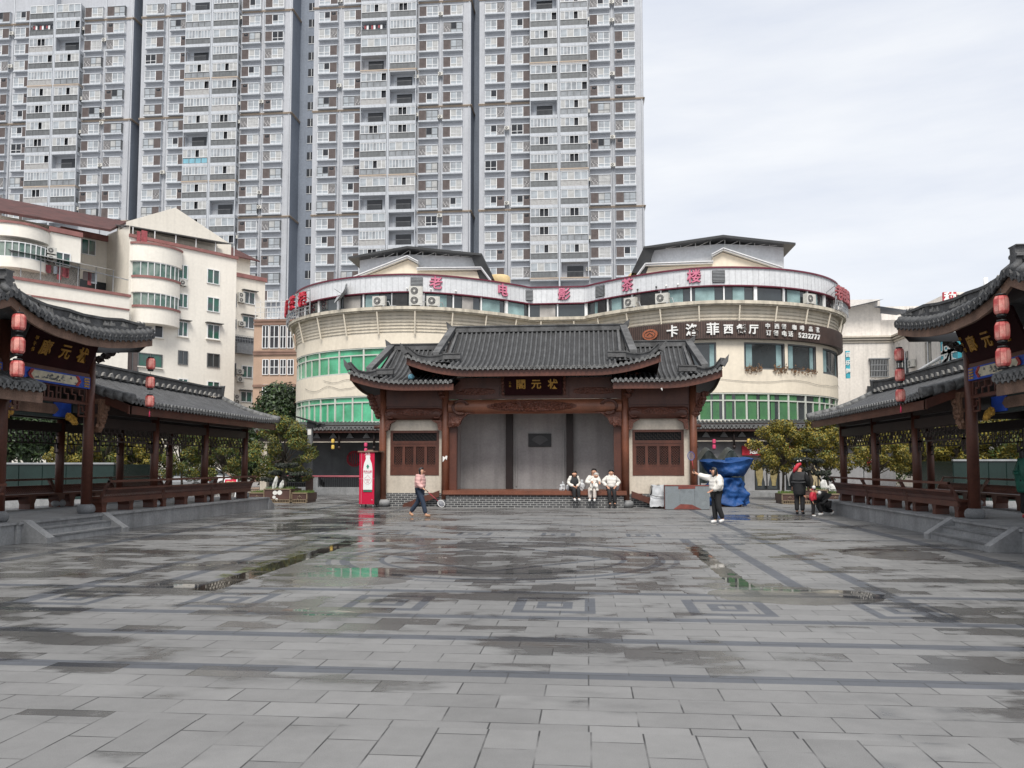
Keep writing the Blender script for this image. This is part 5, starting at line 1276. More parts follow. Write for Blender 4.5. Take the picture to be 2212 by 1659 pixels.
for k in range(6): x = lerp(sA + .3, -.3, k / 5); b.beam((x, .1, hcap), (x, .1, lerp(e0[1], e1[1], k / 5)), .07, .07)
b.build('canopy_posts', 'frame_white', fl)
b = MB(); s_, h_ = z3(1012, 342, .2); b.box(s_ - .35, -.2, h_ - .9, s_ + .25, -.14, h_ + .6); b.box(s_ - .8, -.2, h_ - .8, s_ - .45, -.15, h_ + .4); b.build('laundry', 'laundry_red', fl)
def bow(x0, x1, yt, yb, bulge, off=0.0, cap=True, win=None, nm='balcony'):
    """curved balcony front between two picture columns; yt/yb parapet top and bottom at its middle"""
    xm = (x0 + x1) / 2; s0, s1 = z3(x0, (yt + yb) / 2, off)[0], z3(x1, (yt + yb) / 2, off)[0]; h1, h0 = z3(xm, yt, off + bulge)[1], z3(xm, yb, off + bulge)[1]
    def pl(t, e=0): 
        k = math.sin(math.pi * min(1, max(0, t))) ** .6; return lerp(s0 - e * .5, s1 + e * .5, t), -off - (bulge * k + e)
    b = MB(); b.grid(lambda u, v: (*pl(u), lerp(h0, h1, v)), 24, 1); n_ = 24
    b.add([(*pl(k / n_), h0) for k in range(n_ + 1)], [tuple(range(n_ + 1))]); b.add([(*pl(k / n_), h1) for k in range(n_ + 1)], [tuple(range(n_, -1, -1))])
    o = b.build(nm, 'flat_cream', fl)
    if cap:
        b = MB(); b.grid(lambda u, v: (*pl(u, .1), lerp(h1 - .17, h1 + .06, v)), 24, 1); b.add([(*pl(k / n_, .1), h1 + .06) for k in range(n_ + 1)], [tuple(range(n_, -1, -1))]); b.build('trim_band', 'band_red', o)
    if win:
        hw = z3(xm, win, off + bulge)[1]; b = MB(); b.grid(lambda u, v: (pl(u, -.12)[0], pl(u, -.12)[1], lerp(h1, hw, v)), 24, 1); w_ = b.build('window', 'win_bow', o)
        b = MB()
        for k in range(10): q = pl(k / 9, -.05); b.box(q[0] - .035, q[1] - .035, h1, q[0] + .035, q[1] + .035, hw)
        for k in range(24):
            a, c = pl(k / 24, -.06), pl((k + 1) / 24, -.06)
            for z in (h1 + .05, hw - .06): b.beam((*a, z), (*c, z), .07, .07)
        b.build('window_frame', 'frame_white', w_)
    return o
bow(908, 1275, 392, 520, 1.5); bow(915, 1258, 622, 735, 1.5, win=518); bow(918, 1255, 828, 948, 1.5, win=733)
for y0, y1, pn, fr in ((573, 675, 'win_teal', 'frame_white'), (768, 870, 'win_teal', 'frame_white'), (958, 1060, 'win_teal', 'frame_white'), (1160, 1256, 'glass_dark', 'frame_dark'), (1355, 1440, 'win_teal', 'frame_white')):
    cw(1447, y0, 1530, y1, 0, pn, fr, 2, sill=y0 == 958, hood=y0 == 958)
for y0, y1, pn, fr in ((540, 640, 'win_teal', 'frame_white'), (742, 840, 'win_teal', 'frame_white'), (938, 1042, 'win_teal', 'frame_white'), (1140, 1238, 'glass_dark', 'frame_dark'), (1335, 1420, 'win_teal', 'frame_white')):
    cw(1245, y0, 1308, y1, 0, pn, fr, 2, sill=y0 == 938, hood=y0 == 938)
cw(1078, 960, 1135, 1050, 0, 'pane_dark', 'frame_white', 1, sill=True); cw(965, 1160, 1130, 1255, 0, 'win_teal', 'frame_dark', 2, sill=True); cw(845, 1100, 962, 1290, .1, 'louver_brown', 'frame_dark', 3, name='louvre_screen')
for x, y, off in ((1270, 668, .0),): s_, h_ = z3(x, y); link('air_conditioner', AC, fl, (s_, -.1, h_ - .3))
# recess, left wing, long laundry terrace
D_ = 0.0
for k in range(400):
    D_ = k * .05; q = FA + FD * sA - FN * D_
    if proj((q.x, q.y, 20))[0] < 740 * .30922: break
hL = z3(660, 330, -D_)[1]
b = MB(); b.box(sA - 40, D_, 0, sA, D_ + 12, hL); b.box(sA - .02, .1, 0, sA, D_, hcap + 1); b.build('wall', 'flat_side', fl)
cw(568, 362, 665, 472, -D_); 
s565 = z3(565, 420)[0]; hl = z3(300, 330)[1]
b = MB(); b.box(sA - 40, 0, 0, s565, D_ + 1, z3(450, 330)[1]); b.build('wall', 'flat_cream', fl)
b = MB(); b.box(z3(345, 310)[0], -.15, z3(450, 318)[1] - .1, s565 + .1, .1, z3(450, 318)[1] + .35); b.box(s565 - .1, .0, z3(565, 335)[1] - .1, s565 + .05, D_, z3(565, 335)[1] + .3); b.box(s565, D_ - .3, hL - .5, sA, D_ + .1, hL + .1); b.build('trim_band', 'band_red', fl)
cw(388, 455, 488, 553, 0); bow(-40, 345, 245, 345, 1.3); bow(-30, 335, 490, 560, 1.3, cap=False, win=378)
for y in (445, 500): s_, h_ = z3(350, y); link('air_conditioner', AC, fl, (s_, -.15, h_ - .3))
b = MB(); rl = [(-60, 60, -7), (885, 238, -7), (770, 292, 0), (-60, 150, 0)]; vs = []
for x, y, o in rl: s_, h_ = z3(x, y, o); vs.append((s_, -o, h_))
b.add(vs + [(v_[0], v_[1], v_[2] - .25) for v_ in vs], [(3, 2, 1, 0), (4, 5, 6, 7), (0, 4, 7, 3), (1, 2, 6, 5), (2, 3, 7, 6), (0, 1, 5, 4)]); b.build('roof', 'roof_red', fl)
ht = z3(545, 700, 1.2)[1]; st0, st1 = z3(60, 640, 1.2)[0], z3(905, 760, 1.2)[0]
b = MB(); b.box(st0 - 6, -1.2, 0, st1, 0, ht - .4); b.box(st0 - 6, -1.2, ht - .4, st1, -.9, ht); b.build('terrace', 'flat_cream', fl)
b = MB(); b.box(st0 - 6, -1.32, ht - .15, st1 + .1, -.9, ht + .12); hq = z3(690, 830, 1.2)[1]; b.box(st0 - 6, -1.3, hq, st1, -1.2, hq + .15); b.build('trim_band', 'band_red', fl)
b = MB(); b.box(st0, -.0, ht - .3, s565, .05, ht + 2.3); b.box(s565, D_ - .1, ht - .3, sA, D_ - .05, ht + 2.3); b.build('terrace_shade_sheet', 'pane_dark', fl)  # dark sheets standing in for the shade behind the terrace
b = MB(); b.beam((st0, -1.0, ht + 2.4), (sA - .5, -1.0, ht + 1.6), .08, .08)
b.add([(st0, .0, ht + 2.9), (sA - 2, .0, ht + 2.6), (sA - 2, -1.5, ht + 2.2), (st0, -1.5, ht + 2.4)], [(0, 1, 2, 3)])
for k in range(6): x = lerp(st0 + 1, sA - 2, k / 5); b.beam((x, -1.05, ht), (x, -1.05, ht + 2.3), .06, .06)
b.build('laundry_frame', 'grey_metal', fl)
b = MB(); rnd = random.Random(2)
for k in range(10): x = lerp(st0 + 2, sA - 4, rnd.random()); h_ = rnd.uniform(.6, 1.3); b.box(x, -.7, ht + 1.8 - h_, x + rnd.uniform(.3, .7), -.64, ht + 1.8, rnd.choice((0, 0, 1, 2)))
b.build('laundry', ['laundry_red', 'pane_grey', 'louver_brown'], fl)
# wing set back on the right
oW = -5.0; sW1 = z3(1852, 700, oW)[0]; hW = z3(1745, 620, oW)[1]
b = MB(); b.box(-1, -oW, 0, sW1, -oW + 10, hW); b.box(-1, -oW + 1.5, hW, sW1 - 1.2, -oW + 9, hW + 2.6); b.build('wall', 'flat_side', fl)
b = MB(); b.box(-1, -oW - .2, hW - .35, sW1 + .15, -oW, hW + .12); b.build('trim_band', 'band_red', fl)
w0, w1 = z3(1615, 448, oW - 2), z3(1805, 545, oW - 1)
b = MB(); b.add([(-1, -oW + .6, hW + 2.3), (sW1 - .4, -oW + .6, hW + 2.3), (sW1 - 2.5, -oW + 6, hW + 5.2), (-1, -oW + 6, hW + 5.6)], [(0, 1, 2, 3)]); b.add([(-1, -oW + .6, hW + 2.15), (sW1 - .4, -oW + .6, hW + 2.15), (sW1 - .4, -oW + .6, hW + 2.3), (-1, -oW + .6, hW + 2.3)], [(0, 1, 2, 3)]); b.build('roof', 'roof_red', fl)
for x0_, y0_, x1_, y1_, hd in ((1700, 730, 1776, 815, True), (1694, 900, 1772, 985, True), (1688, 1246, 1760, 1330, False), (1680, 1425, 1756, 1500, True)): cw(x0_, y0_, x1_, y1_, oW, 'win_teal', 'frame_white', 2, hood=hd)
cw(1622, 740, 1650, 830, oW, 'pane_dark', 'grey_metal', 2); cw(1620, 920, 1648, 985, oW, 'pane_dark', 'grey_metal', 2); cw(1615, 1225, 1645, 1320, oW, 'pane_dark', 'grey_metal', 2)
for x, y in ((1680, 765), (1680, 800), (1683, 965), (1670, 1298), (1672, 1352), (1650, 1475), (1652, 1510)): s_, h_ = z3(x, y, oW); link('air_conditioner', AC, fl, (s_, -oW - .05, h_ - .1))
s0, s1, h0, h1 = z3(1622, 1100, oW)[0], z3(1800, 1100, oW)[0], z3(1710, 1165, oW)[1], z3(1710, 1045, oW)[1]
b = MB()
for k in range(17): x = lerp(s0, s1, k / 16); b.beam((x, -oW - .8, h0), (x, -oW - .8, h1), .03, .03)
for k in range(6): z = lerp(h0, h1, k / 5); b.beam((s0, -oW - .8, z), (s1, -oW - .8, z), .04, .04); b.beam((s0, -oW - .8, z), (s0, -oW, z), .04, .04); b.beam((s1, -oW - .8, z), (s1, -oW, z), .04, .04)
b.box(s0, -oW - .05, h0, s1, -oW - .01, h1, 1); b.box(s0 + .3, -oW - .6, h0, s1 - .8, -oW - .2, h0 + 1.2, 0); b.build('window_cage', ['grey_metal', 'pane_dark'], fl)
# tan tiled block behind, between the flats and the tea house
M('tan_tile', (.40, .275, .2), .7, .1, .6, fine=.06); M('tan_dark', (.2, .12, .09), .7, .2, 1)
pA, pB = atY(545, 900, 82), atY(760, 900, 82); zt = atY(610, 690, 82).z
tn = thing('tan_building', 'tan tiled building with tall white windows between the cream flats and tea house', 'building', (pA.x, 82, 0)); Wt = pB.x - pA.x
b = MB(); b.box(0, 0, 0, Wt, 10, zt); b.build('wall', 'tan_tile', tn)
b = MB()
for py in (692, 700, 760, 764, 833):
    z = atY(600, py, 82).z; b.box(0, -.15, z - .12, Wt, 0, z + .12)
b.build('string_course', 'tan_dark', tn)
for xa, xb in ((568, 580), (584, 602), (606, 618), (622, 634)):
    for ya, yb in ((704, 752), (777, 809), (831, 860)):
        a, c = atY(xa, ya, 82), atY(xb, yb, 82); b = MB(); x0_, x1_ = a.x - pA.x, c.x - pA.x
        b.box(x0_, -.04, c.z, x1_, -.01, a.z); o = b.build('window', 'win_tan', tn); b = MB(); h_ = a.z - c.z
        for k in range(3): x = lerp(x0_, x1_, k / 2); b.box(x - .035, -.1, c.z, x + .035, -.03, a.z)
        for k in (0, .5, 1): b.box(x0_, -.104, c.z + h_ * k - .03, x1_, -.03, c.z + h_ * k + .03)
        b.build('window_frame', 'frame_white', o)
b = MB()
for k in range(20): x = Wt * k / 19; b.beam((x, .3, zt), (x, .3, zt + 2.2), .05, .05)
for k in range(4): b.beam((0, .3, zt + .55 * k + .3), (Wt, .3, zt + .55 * k + .3), .05, .05)
b.build('roof_railing', 'white_metal', tn)
# ------------------------------------------------------------------ white buildings on the right
M('white_wall', (.7, .66, .61), .8, .07, .4, streak=.22); M('sheet_blue', (.05, .075, .12), .5, .2, 1); M('sign_cyan', (.05, .38, .48), .5, .1, 1); M('sign_board_red', (.5, .03, .05), .5, .1, 1); M('sign_black', (.03, .032, .035), .5)
YB = 70.0
pA = atY(1838, 728, YB); pC = atY(1931, 728, YB); zc = pA.z
wb = thing('white_building', 'white walled low building with a barred window and stepped cornice, right of the tea house', 'building', (pA.x, YB, 0)); W1 = pC.x - pA.x
side = 42
b = MB(); b.box(-2.5, 0, 0, W1, 8, zc); b.box(W1, -side, 0, W1 + 9, 8, zc); b.build('wall', 'white_wall', wb)
b = MB()
for k in range(3): b.box(-2.5, -.1 - .12 * k, zc - .5 + .2 * k, W1 + .0, .05, zc - .36 + .2 * k); b.box(W1 - .1 - .12 * k, -side, zc - .5 + .2 * k, W1 + .2, 0, zc - .36 + .2 * k)
b.build('cornice', 'plaster', wb)
a, c = atY(1845, 665, YB + 1), atY(1903, 727, YB + 1)
b = MB(); b.box(-1.5, 1, zc, c.x - pA.x, 5, a.z + 2.2 - 1.5); b.box(c.x - pA.x, 1.2, zc, W1 + 1.2, 4, zc + 1.6); b.build('roof_room', 'white_wall', wb)
b = MB(); z_ = atY(1850, 672, YB).z
b.add([(-1.8, .2, z_), (2.6, -.5, z_ + .9), (2.6, 4, z_ + 1.2), (-1.8, 4, z_ + .2)], [(0, 1, 2, 3)]); b.add([(2.3, .0, zc + 2.6), (5.2, .0, zc + 2.1), (5.2, 4, zc + 2.5), (2.3, 4, zc + 2.9)], [(0, 1, 2, 3)]); b.add([(5.4, .3, zc + 1.7), (W1 + 4, .3, zc + 1.7), (W1 + 4, 4, zc + 3.0), (5.4, 4, zc + 3.0)], [(0, 1, 2, 3)]); b.build('sheet_roof', 'sheet_blue', wb)
a, c = atY(1879, 777, YB), atY(1917, 814, YB); x0_, x1_ = a.x - pA.x, c.x - pA.x
b = MB(); b.box(x0_, -.03, c.z, x1_, 0, a.z); o = b.build('window', 'pane_dark', wb); b = MB()
for k in range(12): x = lerp(x0_, x1_, k / 11); b.box(x - .025, -.3, c.z, x + .025, -.26, a.z)
for k in range(4): z = lerp(c.z, a.z, k / 3); b.box(x0_ - .05, -.32, z - .03, x1_ + .05, -.24, z + .03)
b.box(x0_ - .12, -.35, a.z, x1_ + .12, 0, a.z + .1); b.build('window_bars', 'grey_metal', o)
for px, ya, yb in ((1942, 767, 828), (1956, 760, 800), (2005, 738, 790), (2038, 725, 775)):   # narrow side windows
    xw = pA.x + W1; a, c = atX(px, ya, xw), atX(px, yb, xw); y_ = a.y - YB
    b = MB(); b.box(W1 - .04, y_ - .5, a.z - 2.0, W1 + .02, y_ + .5, a.z); o = b.build('window', 'glass_dark', wb); b = MB(); b.box(W1 - .3, y_ - .65, a.z - 2.1, W1, y_ + .65, a.z - 2.0); b.box(W1 - .08, y_ - .05, a.z - 2.0, W1 - .03, y_ + .05, a.z); b.build('sill', 'frame_white', o)
for px, py in ((1975, 782), (2058, 752), (2075, 775), (2062, 735)):
    a = atX(px, py, pA.x + W1); link('air_conditioner', AC, wb, (W1 - .05, a.y - YB, a.z - .4), R(-90))
b = MB(); aa, cc = atX(1940, 835, pA.x + W1), atX(2050, 775, pA.x + W1)
b.tube([(W1 - .4, aa.y - YB, aa.z), (W1 - .4, cc.y - YB, cc.z + .2)], .12, 6)
for k in range(16): t_ = k / 15; y_ = lerp(aa.y, cc.y, t_) - YB; z_ = lerp(aa.z, cc.z, t_); b.tube([(W1 - .4, y_, z_), (W1 - .4, y_, z_ - 1.6)], .04, 5)
b.build('gutter_pipes', 'frame_white', wb)
b = MB()
xw = pA.x + W1; a, c = atX(2037, 770, xw - .5), atX(2068, 850, xw - .5)
t = thing('vertical_sign', 'tall cyan sign with white characters on the white building, behind the right gate', 'sign', (xw - .5, a.y - 3, 0))
zt_, zb_ = atX(2050, 680, xw - .5).z, atX(2050, 845, xw - .5).z
y0_, y1_ = 0, 3.6
p0, p1 = atX(2037, 760, xw - .6), atX(2074, 760, xw - .6); t.location = (xw - .6, p1.y, 0); wy = p0.y - p1.y
b = MB(); b.box(-.15, 0, zb_ - 2, .1, wy, zt_); b.build('board', 'sign_cyan', t)
b = MB(); hch = wy * .8
for ch, py in (('育', 729), ('英', 755), ('才', 781), ('教', 808)):
    z_ = atX(2056, py, xw - .7).z; b.text(ch, wy * .98, face_T((-.18, wy / 2, z_), (0, -1, 0), (0, 0, 1)), 0, .03, .03)
b.build('lettering', 'letter_white', t)
a, c = atY(1827, 758, 66), atY(1837, 817, 66)
t = thing('vertical_sign', 'narrow cyan sign with white characters beside the right lobe of the tea house', 'sign', (a.x, 66, c.z))
b = MB(); b.box(0, 0, 0, c.x - a.x, .2, a.z - c.z); b.build('board', 'sign_cyan', t); b = MB()
for k, ch in enumerate('音乐舞'): b.text(ch, .42, face_T(((c.x - a.x) / 2, -.02, (a.z - c.z) * (.85 - .3 * k)), (1, 0, 0), (0, 0, 1)), 0, .02, .01)
b.build('lettering', 'letter_white', t)
a, c = atY(1874, 834, 69.7), atY(1906, 856, 69.7)
t = thing('shop_sign', 'black sign with white lettering on the white building wall, above the right corridor roof', 'sign', (a.x, 69.7, c.z))
b = MB(); b.box(0, 0, -.6, c.x - a.x, .15, a.z - c.z); b.build('board', 'sign_black', t); b = MB(); b.text('1/3', .95, face_T(((c.x - a.x) * .62, -.02, (a.z - c.z) * .35), (1, 0, 0), (0, 0, 1)), 0, .03, .03); b.build('lettering', 'letter_white', t)
p0 = atY(2036, 634, 86); p1 = atY(2064, 634, 86); p2 = atY(2140, 640, 86)
fb_ = thing('far_white_building', 'pale far building with a stepped cornice rising behind the right gate roof', 'building', (p0.x, 86.3, 0))
b = MB(); b.box(-6, 0, 0, 14, 10, p0.z - 1.2); b.box(.8, .2, 0, 14, 9, p0.z + .2)
for k in range(4): b.box(1.0 - .15 * k, -.1 * k, p0.z - 1.2 + .35 * k, 14, .3, p0.z - 1.0 + .35 * k)
b.build('wall', 'white_wall', fb_)
b = MB(); b.tube([(4.4, 0, p0.z), (4.4, 0, p0.z + 1.6)], .22, 8); b.build('roof_pipe', 'frame_white', fb_)
t = thing('vertical_sign', 'red sign with white characters on the far building above the right gate roof', 'sign', (p0.x, 86, p0.z - 7))
b = MB(); b.box(0, -.2, 0, p1.x - p0.x, .1, 7.1); b.build('board', 'sign_board_red', t); b = MB()
for k, ch in enumerate('种子'): b.text(ch, 1.2, face_T(((p1.x - p0.x) / 2, -.22, 6.45 - 1.25 * k), (1, 0, 0), (0, 0, 1)), 0, .03, .04)
b.build('lettering', 'letter_white', t)
# ------------------------------------------------------------------ trees
M('leaf_yellow', (.17, .135, .012), .6, .35, 1.2, fine=.3); M('leaf_gold', (.24, .18, .02), .6, .3, 1.2, fine=.3); M('leaf_olive', (.085, .085, .012), .6, .35, 1.2, fine=.3)
M('leaf_green', (.05, .085, .018), .55, .35, 1.2, fine=.3); M('leaf_dark', (.018, .036, .012), .5, .4, 1.2, fine=.3); M('leaf_mid', (.032, .06, .016), .5, .4, 1.2, fine=.3)
M('bark', (.09, .075, .06), .85, .3, 4, .5, 25); M('bark_dark', (.035, .03, .026), .85, .3, 4, .5, 25); M('pine_needles', (.022, .026, .02), .7, .4, 3, fine=.3)
def crown_mesh(clumps, nleaf, size, mats, wts, seed, name='crown', flat=.0, up=.25):
    rnd = random.Random(seed); vol = [c[1][0] * c[1][1] * c[1][2] for c in clumps]; b = MB()
    for i in range(nleaf):
        c, r_ = rnd.choices(clumps, vol)[0]
        d = Vector((rnd.gauss(0, 1), rnd.gauss(0, 1), rnd.gauss(0, 1))).normalized()
        k = rnd.uniform(.35, 1.0) ** .5; k *= 1 + .28 * mnoise.noise(d * 2.3 + Vector(c))
        p = Vector(c) + Vector((d.x * r_[0], d.y * r_[1], d.z * r_[2])) * k
        n_ = (d + Vector((rnd.uniform(-1, 1), rnd.uniform(-1, 1), rnd.uniform(-1, 1) + up)) * .9).normalized()
        a = n_.orthogonal().normalized(); a = (Matrix.Rotation(rnd.uniform(0, 6.28), 3, n_) @ a); q = n_.cross(a); s_ = size * rnd.uniform(.6, 1.35); w_ = s_ * .5
        m_ = rnd.choices(range(len(mats)), wts)[0]
        b.add([tuple(p - a * s_), tuple(p + q * w_ + n_ * w_ * .25), tuple(p + a * s_), tuple(p - q * w_ + n_ * w_ * .25)], [(0, 1, 2), (0, 2, 3)], m_)
    return b.mesh(name, mats)
def trunk_mesh(h, r, tips, seed, name='trunk', mat='bark', bend=.15):
    rnd = random.Random(seed); b = MB(); top = Vector((rnd.uniform(-bend, bend), rnd.uniform(-bend, bend), h)); mid = top * .5 + Vector((rnd.uniform(-bend, bend), rnd.uniform(-bend, bend), 0))
    b.tube([(0, 0, -.05), tuple(mid * .5), tuple(mid), tuple(top)], [r * 1.2, r, r * .85, r * .6], 9)
    for t in tips:
        a = lerp(mid, top, rnd.uniform(.2, .95)) if isinstance(mid, float) else mid.lerp(top, rnd.uniform(.2, .95)); t = Vector(t); m_ = a.lerp(t, .5) + Vector((0, 0, .12 * (t - a).length))
        b.tube([tuple(a), tuple(m_), tuple(t)], [r * .5, r * .33, r * .12], 6)
    return b.mesh(name, mat)
def clumps(seed, n, R_, H0, H1, rr):
    rnd = random.Random(seed); out = []
    for i in range(n):
        t = i / max(1, n - 1); z = lerp(H0, H1, t); w_ = R_ * math.sin(math.pi * lerp(.28, .88, t)) ; a = i * 2.4 + rnd.uniform(-.5, .5); q = w_ * rnd.uniform(.35, .75)
        s_ = rr * rnd.uniform(.75, 1.2); out.append(((q * math.cos(a), q * math.sin(a), z), (s_, s_, s_ * .72)))
    return out
TREES = {}
def make_tree(key, R_, H0, H1, n, rr, nleaf, size, mats, wts, th_, tr, seed, mat='bark'):
    cl = clumps(seed, n, R_, H0, H1, rr); TREES[key] = (trunk_mesh(th_, tr, [c[0] for c in cl], seed, mat=mat), crown_mesh(cl, nleaf, size, mats, wts, seed))
Y3 = ['leaf_yellow', 'leaf_gold', 'leaf_olive', 'leaf_green']; Y4 = Y3
make_tree('gold_a', 1.95, 1.5, 3.75, 30, .42, 13000, .055, Y3, (4, 2, 3, 1.4), 2.0, .07, 3); make_tree('gold_b', 1.7, 1.45, 3.45, 26, .4, 11000, .055, Y3, (4, 2.2, 3, 1.2), 1.9, .06, 8)
make_tree('olive_a', 2.0, 1.1, 3.95, 34, .45, 14000, .055, Y3, (2.4, .35, 4, 5), 2.0, .07, 5)
make_tree('dark_a', 3.2, 2.6, 7.2, 22, 1.35, 13000, .14, ['leaf_dark', 'leaf_mid', 'leaf_green'], (6, 4, .8), 4.0, .2, 9, 'bark_dark'); make_tree('mid_a', 2.4, 1.2, 4.0, 16, 1.1, 9000, .12, ['leaf_mid', 'leaf_green', 'leaf_dark'], (4, 3, 3), 2.2, .12, 12, 'bark_dark')
def tree(key, p, label, sc=1.0, rz=0.0, group=None, name='tree'):
    t = thing(name, label, 'tree', p, rz, group); t.scale = (sc, sc, sc); link('trunk', TREES[key][0], t); link('crown', TREES[key][1], t); return t
def ground_at(px, Y, Z=0.0): p = atY(px, 1010, Y); return (p.x, Y, Z)
tree('olive_a', ground_at(612, 42.5), 'bushy olive green tree behind the bonsai planter, right of the left corridor', 1.08, .4)
gl = 'small yellow green trees behind the left corridor'; gr_ = 'small golden trees behind the right corridor'
for i, (px, Y, key, sc, lab) in enumerate(((478, 46, 'olive_a', .98, 'yellow green tree seen between the last two columns of the left corridor'), (395, 45, 'olive_a', 1.0, 'yellow green tree right of the middle column of the left corridor'), (300, 44, 'gold_b', 1.05, 'yellow green tree behind the middle of the left corridor'),
                                           (228, 43, 'olive_a', 1.0, 'yellow green tree just right of the big left gate column'), (160, 42, 'gold_a', .95, 'yellow green tree at the end of the glass screen, left of the gate column'))): tree(key, ground_at(px, Y), lab, sc, i * 1.3, gl)
tree('gold_a', ground_at(1690, 41.5), 'golden tree before the red shop sign, left of the right corridor', 1.0, 2.2); tree('gold_a', ground_at(1790, 40.5), 'golden tree at the far end of the right corridor', 1.05, .6)
for i, (px, Y, key, sc, lab) in enumerate(((1905, 42, 'gold_b', 1.05, 'golden tree behind the first bay of the right corridor'), (1985, 44, 'gold_a', 1.1, 'golden tree behind the middle bay of the right corridor'), (2068, 43, 'gold_b', 1.15, 'golden tree left of the big right gate column'), (2165, 42, 'gold_a', 1.15, 'golden tree right of the big right gate column, over the glass screen'), (2225, 41, 'olive_a', 1.1, 'olive green tree at the right edge behind the person in green'))): tree(key, ground_at(px, Y), lab, sc, i * 1.7 + .4, gr_)
tree('dark_a', ground_at(600, 60), 'large dark green broadleaf tree in front of the tan building', 1.0, .8); tree('mid_a', ground_at(565, 54), 'mid green tree at the foot of the big dark tree', 1.0, 1.9)
for i, (px, Y, lab) in enumerate(((20, 48, 'dark shady tree behind the left gate, at the left frame edge'), (110, 52, 'dark shady tree behind the left gate, above the glass screen'), (190, 56, 'dark shady tree behind the left gate column'), (285, 62, 'dark tree far behind the left corridor roof'), (440, 64, 'dark tree far behind the right half of the left corridor'))): tree('dark_a', ground_at(px, Y), lab, (.95, 1.0, .9, .75, .8)[i], i * 1.1, 'dark trees behind the left gate')
for i, (px, Y) in enumerate(((1870, 58), (2010, 60), (2150, 58))): tree('mid_a', ground_at(px, Y), ('green tree behind the golden trees, beside the folded umbrella', 'green tree behind the golden trees of the right corridor middle', 'green tree behind the golden trees, right of the right gate column')[i], 1.15, i, 'green trees behind the right corridor')
# ------------------------------------------------------------------ planters with bonsai pines
M('planter_brown', (.075, .038, .03), .55, .25, 2); M('planter_edge', (.22, .17, .11), .5, .2, 3); M('rock_white', (.6, .6, .58), .8, .3, 4, .4, 10); M('grass_green', (.07, .11, .02), .8, .4, 6)
def planter(px0, px1, py, label, hole):
    a, c = gr(px0, py), gr(px1, py); Y = (a.y + c.y) / 2; W = c.x - a.x; t = thing('planter', label, 'planter', (a.x, Y, 0)); ws = W * .27
    for k, (xa, xb, h_, d_) in enumerate(((0, ws, .44, 0), (ws, W - ws, .62, -.12), (W - ws, W, .44, 0))):
        b = MB(); b.box(xa, d_, .12, xb, 1.3, h_); b.box(xa + .03, d_ + .05, 0, xb - .03, 1.25, .12); bx = b.build('box', 'planter_brown', t)
        b = MB()
        for x in (xa, xb - .04): b.box(x, d_ - .03, 0, x + .04, d_, h_)
        b.box(xa, d_ - .03, h_ - .02, xb, d_, h_ + .03); b.box(xa, d_ - .03, .13, xb, d_, .16); b.box(xa, d_ - .03, 0, xb, d_, .03)
        n_ = int((xb - xa) / .075)
        for q in range(1, n_): x = lerp(xa, xb, q / n_); b.box(x - .012, d_ - .025, .03, x + .012, d_, .13)
        b.build('edge_strip', 'planter_edge', bx)
        b = MB(); xm, zm = (xa + xb) / 2, h_ * .58
        if k == 1 and hole:
            for dx, dz, r_ in ((-.1, .1, .11), (.12, .11, .12), (-.14, -.1, .08), (-.02, -.2, .07)): b.add([(xm + dx + r_ * math.cos(q * .524), d_ - .012, zm + dz + r_ * .9 * math.sin(q * .524)) for q in range(12)], [tuple(range(11, -1, -1))])
            b.build('pale_patch', 'paper_white', bx)
        elif k != 1:
            b.tube([(xm + .1 * math.cos(q), d_ - .01, zm - .03 + .08 * math.sin(q)) for q in [R(30 * i - 60) for i in range(12)]], .01, 5); b.tube([(xm, d_ - .01, zm - .08), (xm, d_ - .01, zm + .1)], .01, 5); b.build('gourd_mark', 'planter_edge', bx)
        b = MB(); rnd = random.Random(k)
        for q in range(260): x, y = rnd.uniform(xa + .05, xb - .05), rnd.uniform(d_ + .05, 1.2); hh = rnd.uniform(.05, .16); b.add([(x - .015, y, h_), (x + .015, y, h_), (x + rnd.uniform(-.05, .05), y, h_ + hh)], [(0, 1, 2)])
        b.box(xa + .03, d_ + .03, h_ - .05, xb - .03, 1.25, h_ + .01); o = b.build('grass', 'grass_green', bx); o['kind'] = 'stuff'
    return t, a.x, Y, W
def bonsai(loc, label, pads, seed, rock=True):
    t = thing('bonsai_pine', label, 'bonsai', loc); b = MB(); rnd = random.Random(seed)
    for j, (x, y, z, r_) in enumerate(pads):
        if j == 0: main = [(0, 0, 0), (.08, 0, .25 * z), (-.1, 0, .55 * z), (x * .8, y, z)]; b.tube(main, [.1, .09, .07, .03], 8)
        else: k = lerp(.35, .75, j / len(pads)); b.tube([(-.05 * j % .1, 0, pads[0][2] * k), (x * .6, y, z - .08), (x, y, z)], [.05, .04, .02], 6)
    b.build('trunk', 'bark_dark', t)
    for x, y, z, r_ in pads:
        cl = [((x + rnd.uniform(-.5, .5) * r_, y + rnd.uniform(-.5, .5) * r_, z + rnd.uniform(-.03, .05)), (r_ * .6, r_ * .6, r_ * .22)) for q in range(6)]
        link('foliage_pad', crown_mesh(cl, int(900 * r_ / .5), .045, ['pine_needles', 'leaf_dark'], (5, 1), seed + int(x * 10), 'foliage_pad'), t)
    return t
pl, ax_, ay_, W = planter(535, 666, 1086, 'brown planter boxes with a pale patched middle panel, at the left corridor end', True)
bonsai((ax_ + W * .53, ay_ + .5, .6), 'spreading dark bonsai pine in the left planter with pale split rocks', [(.1, 0, 1.1, .55), (-.5, .1, .75, .5), (.65, 0, .7, .5), (-.75, 0, .45, .4), (.4, .1, .45, .45)], 4)
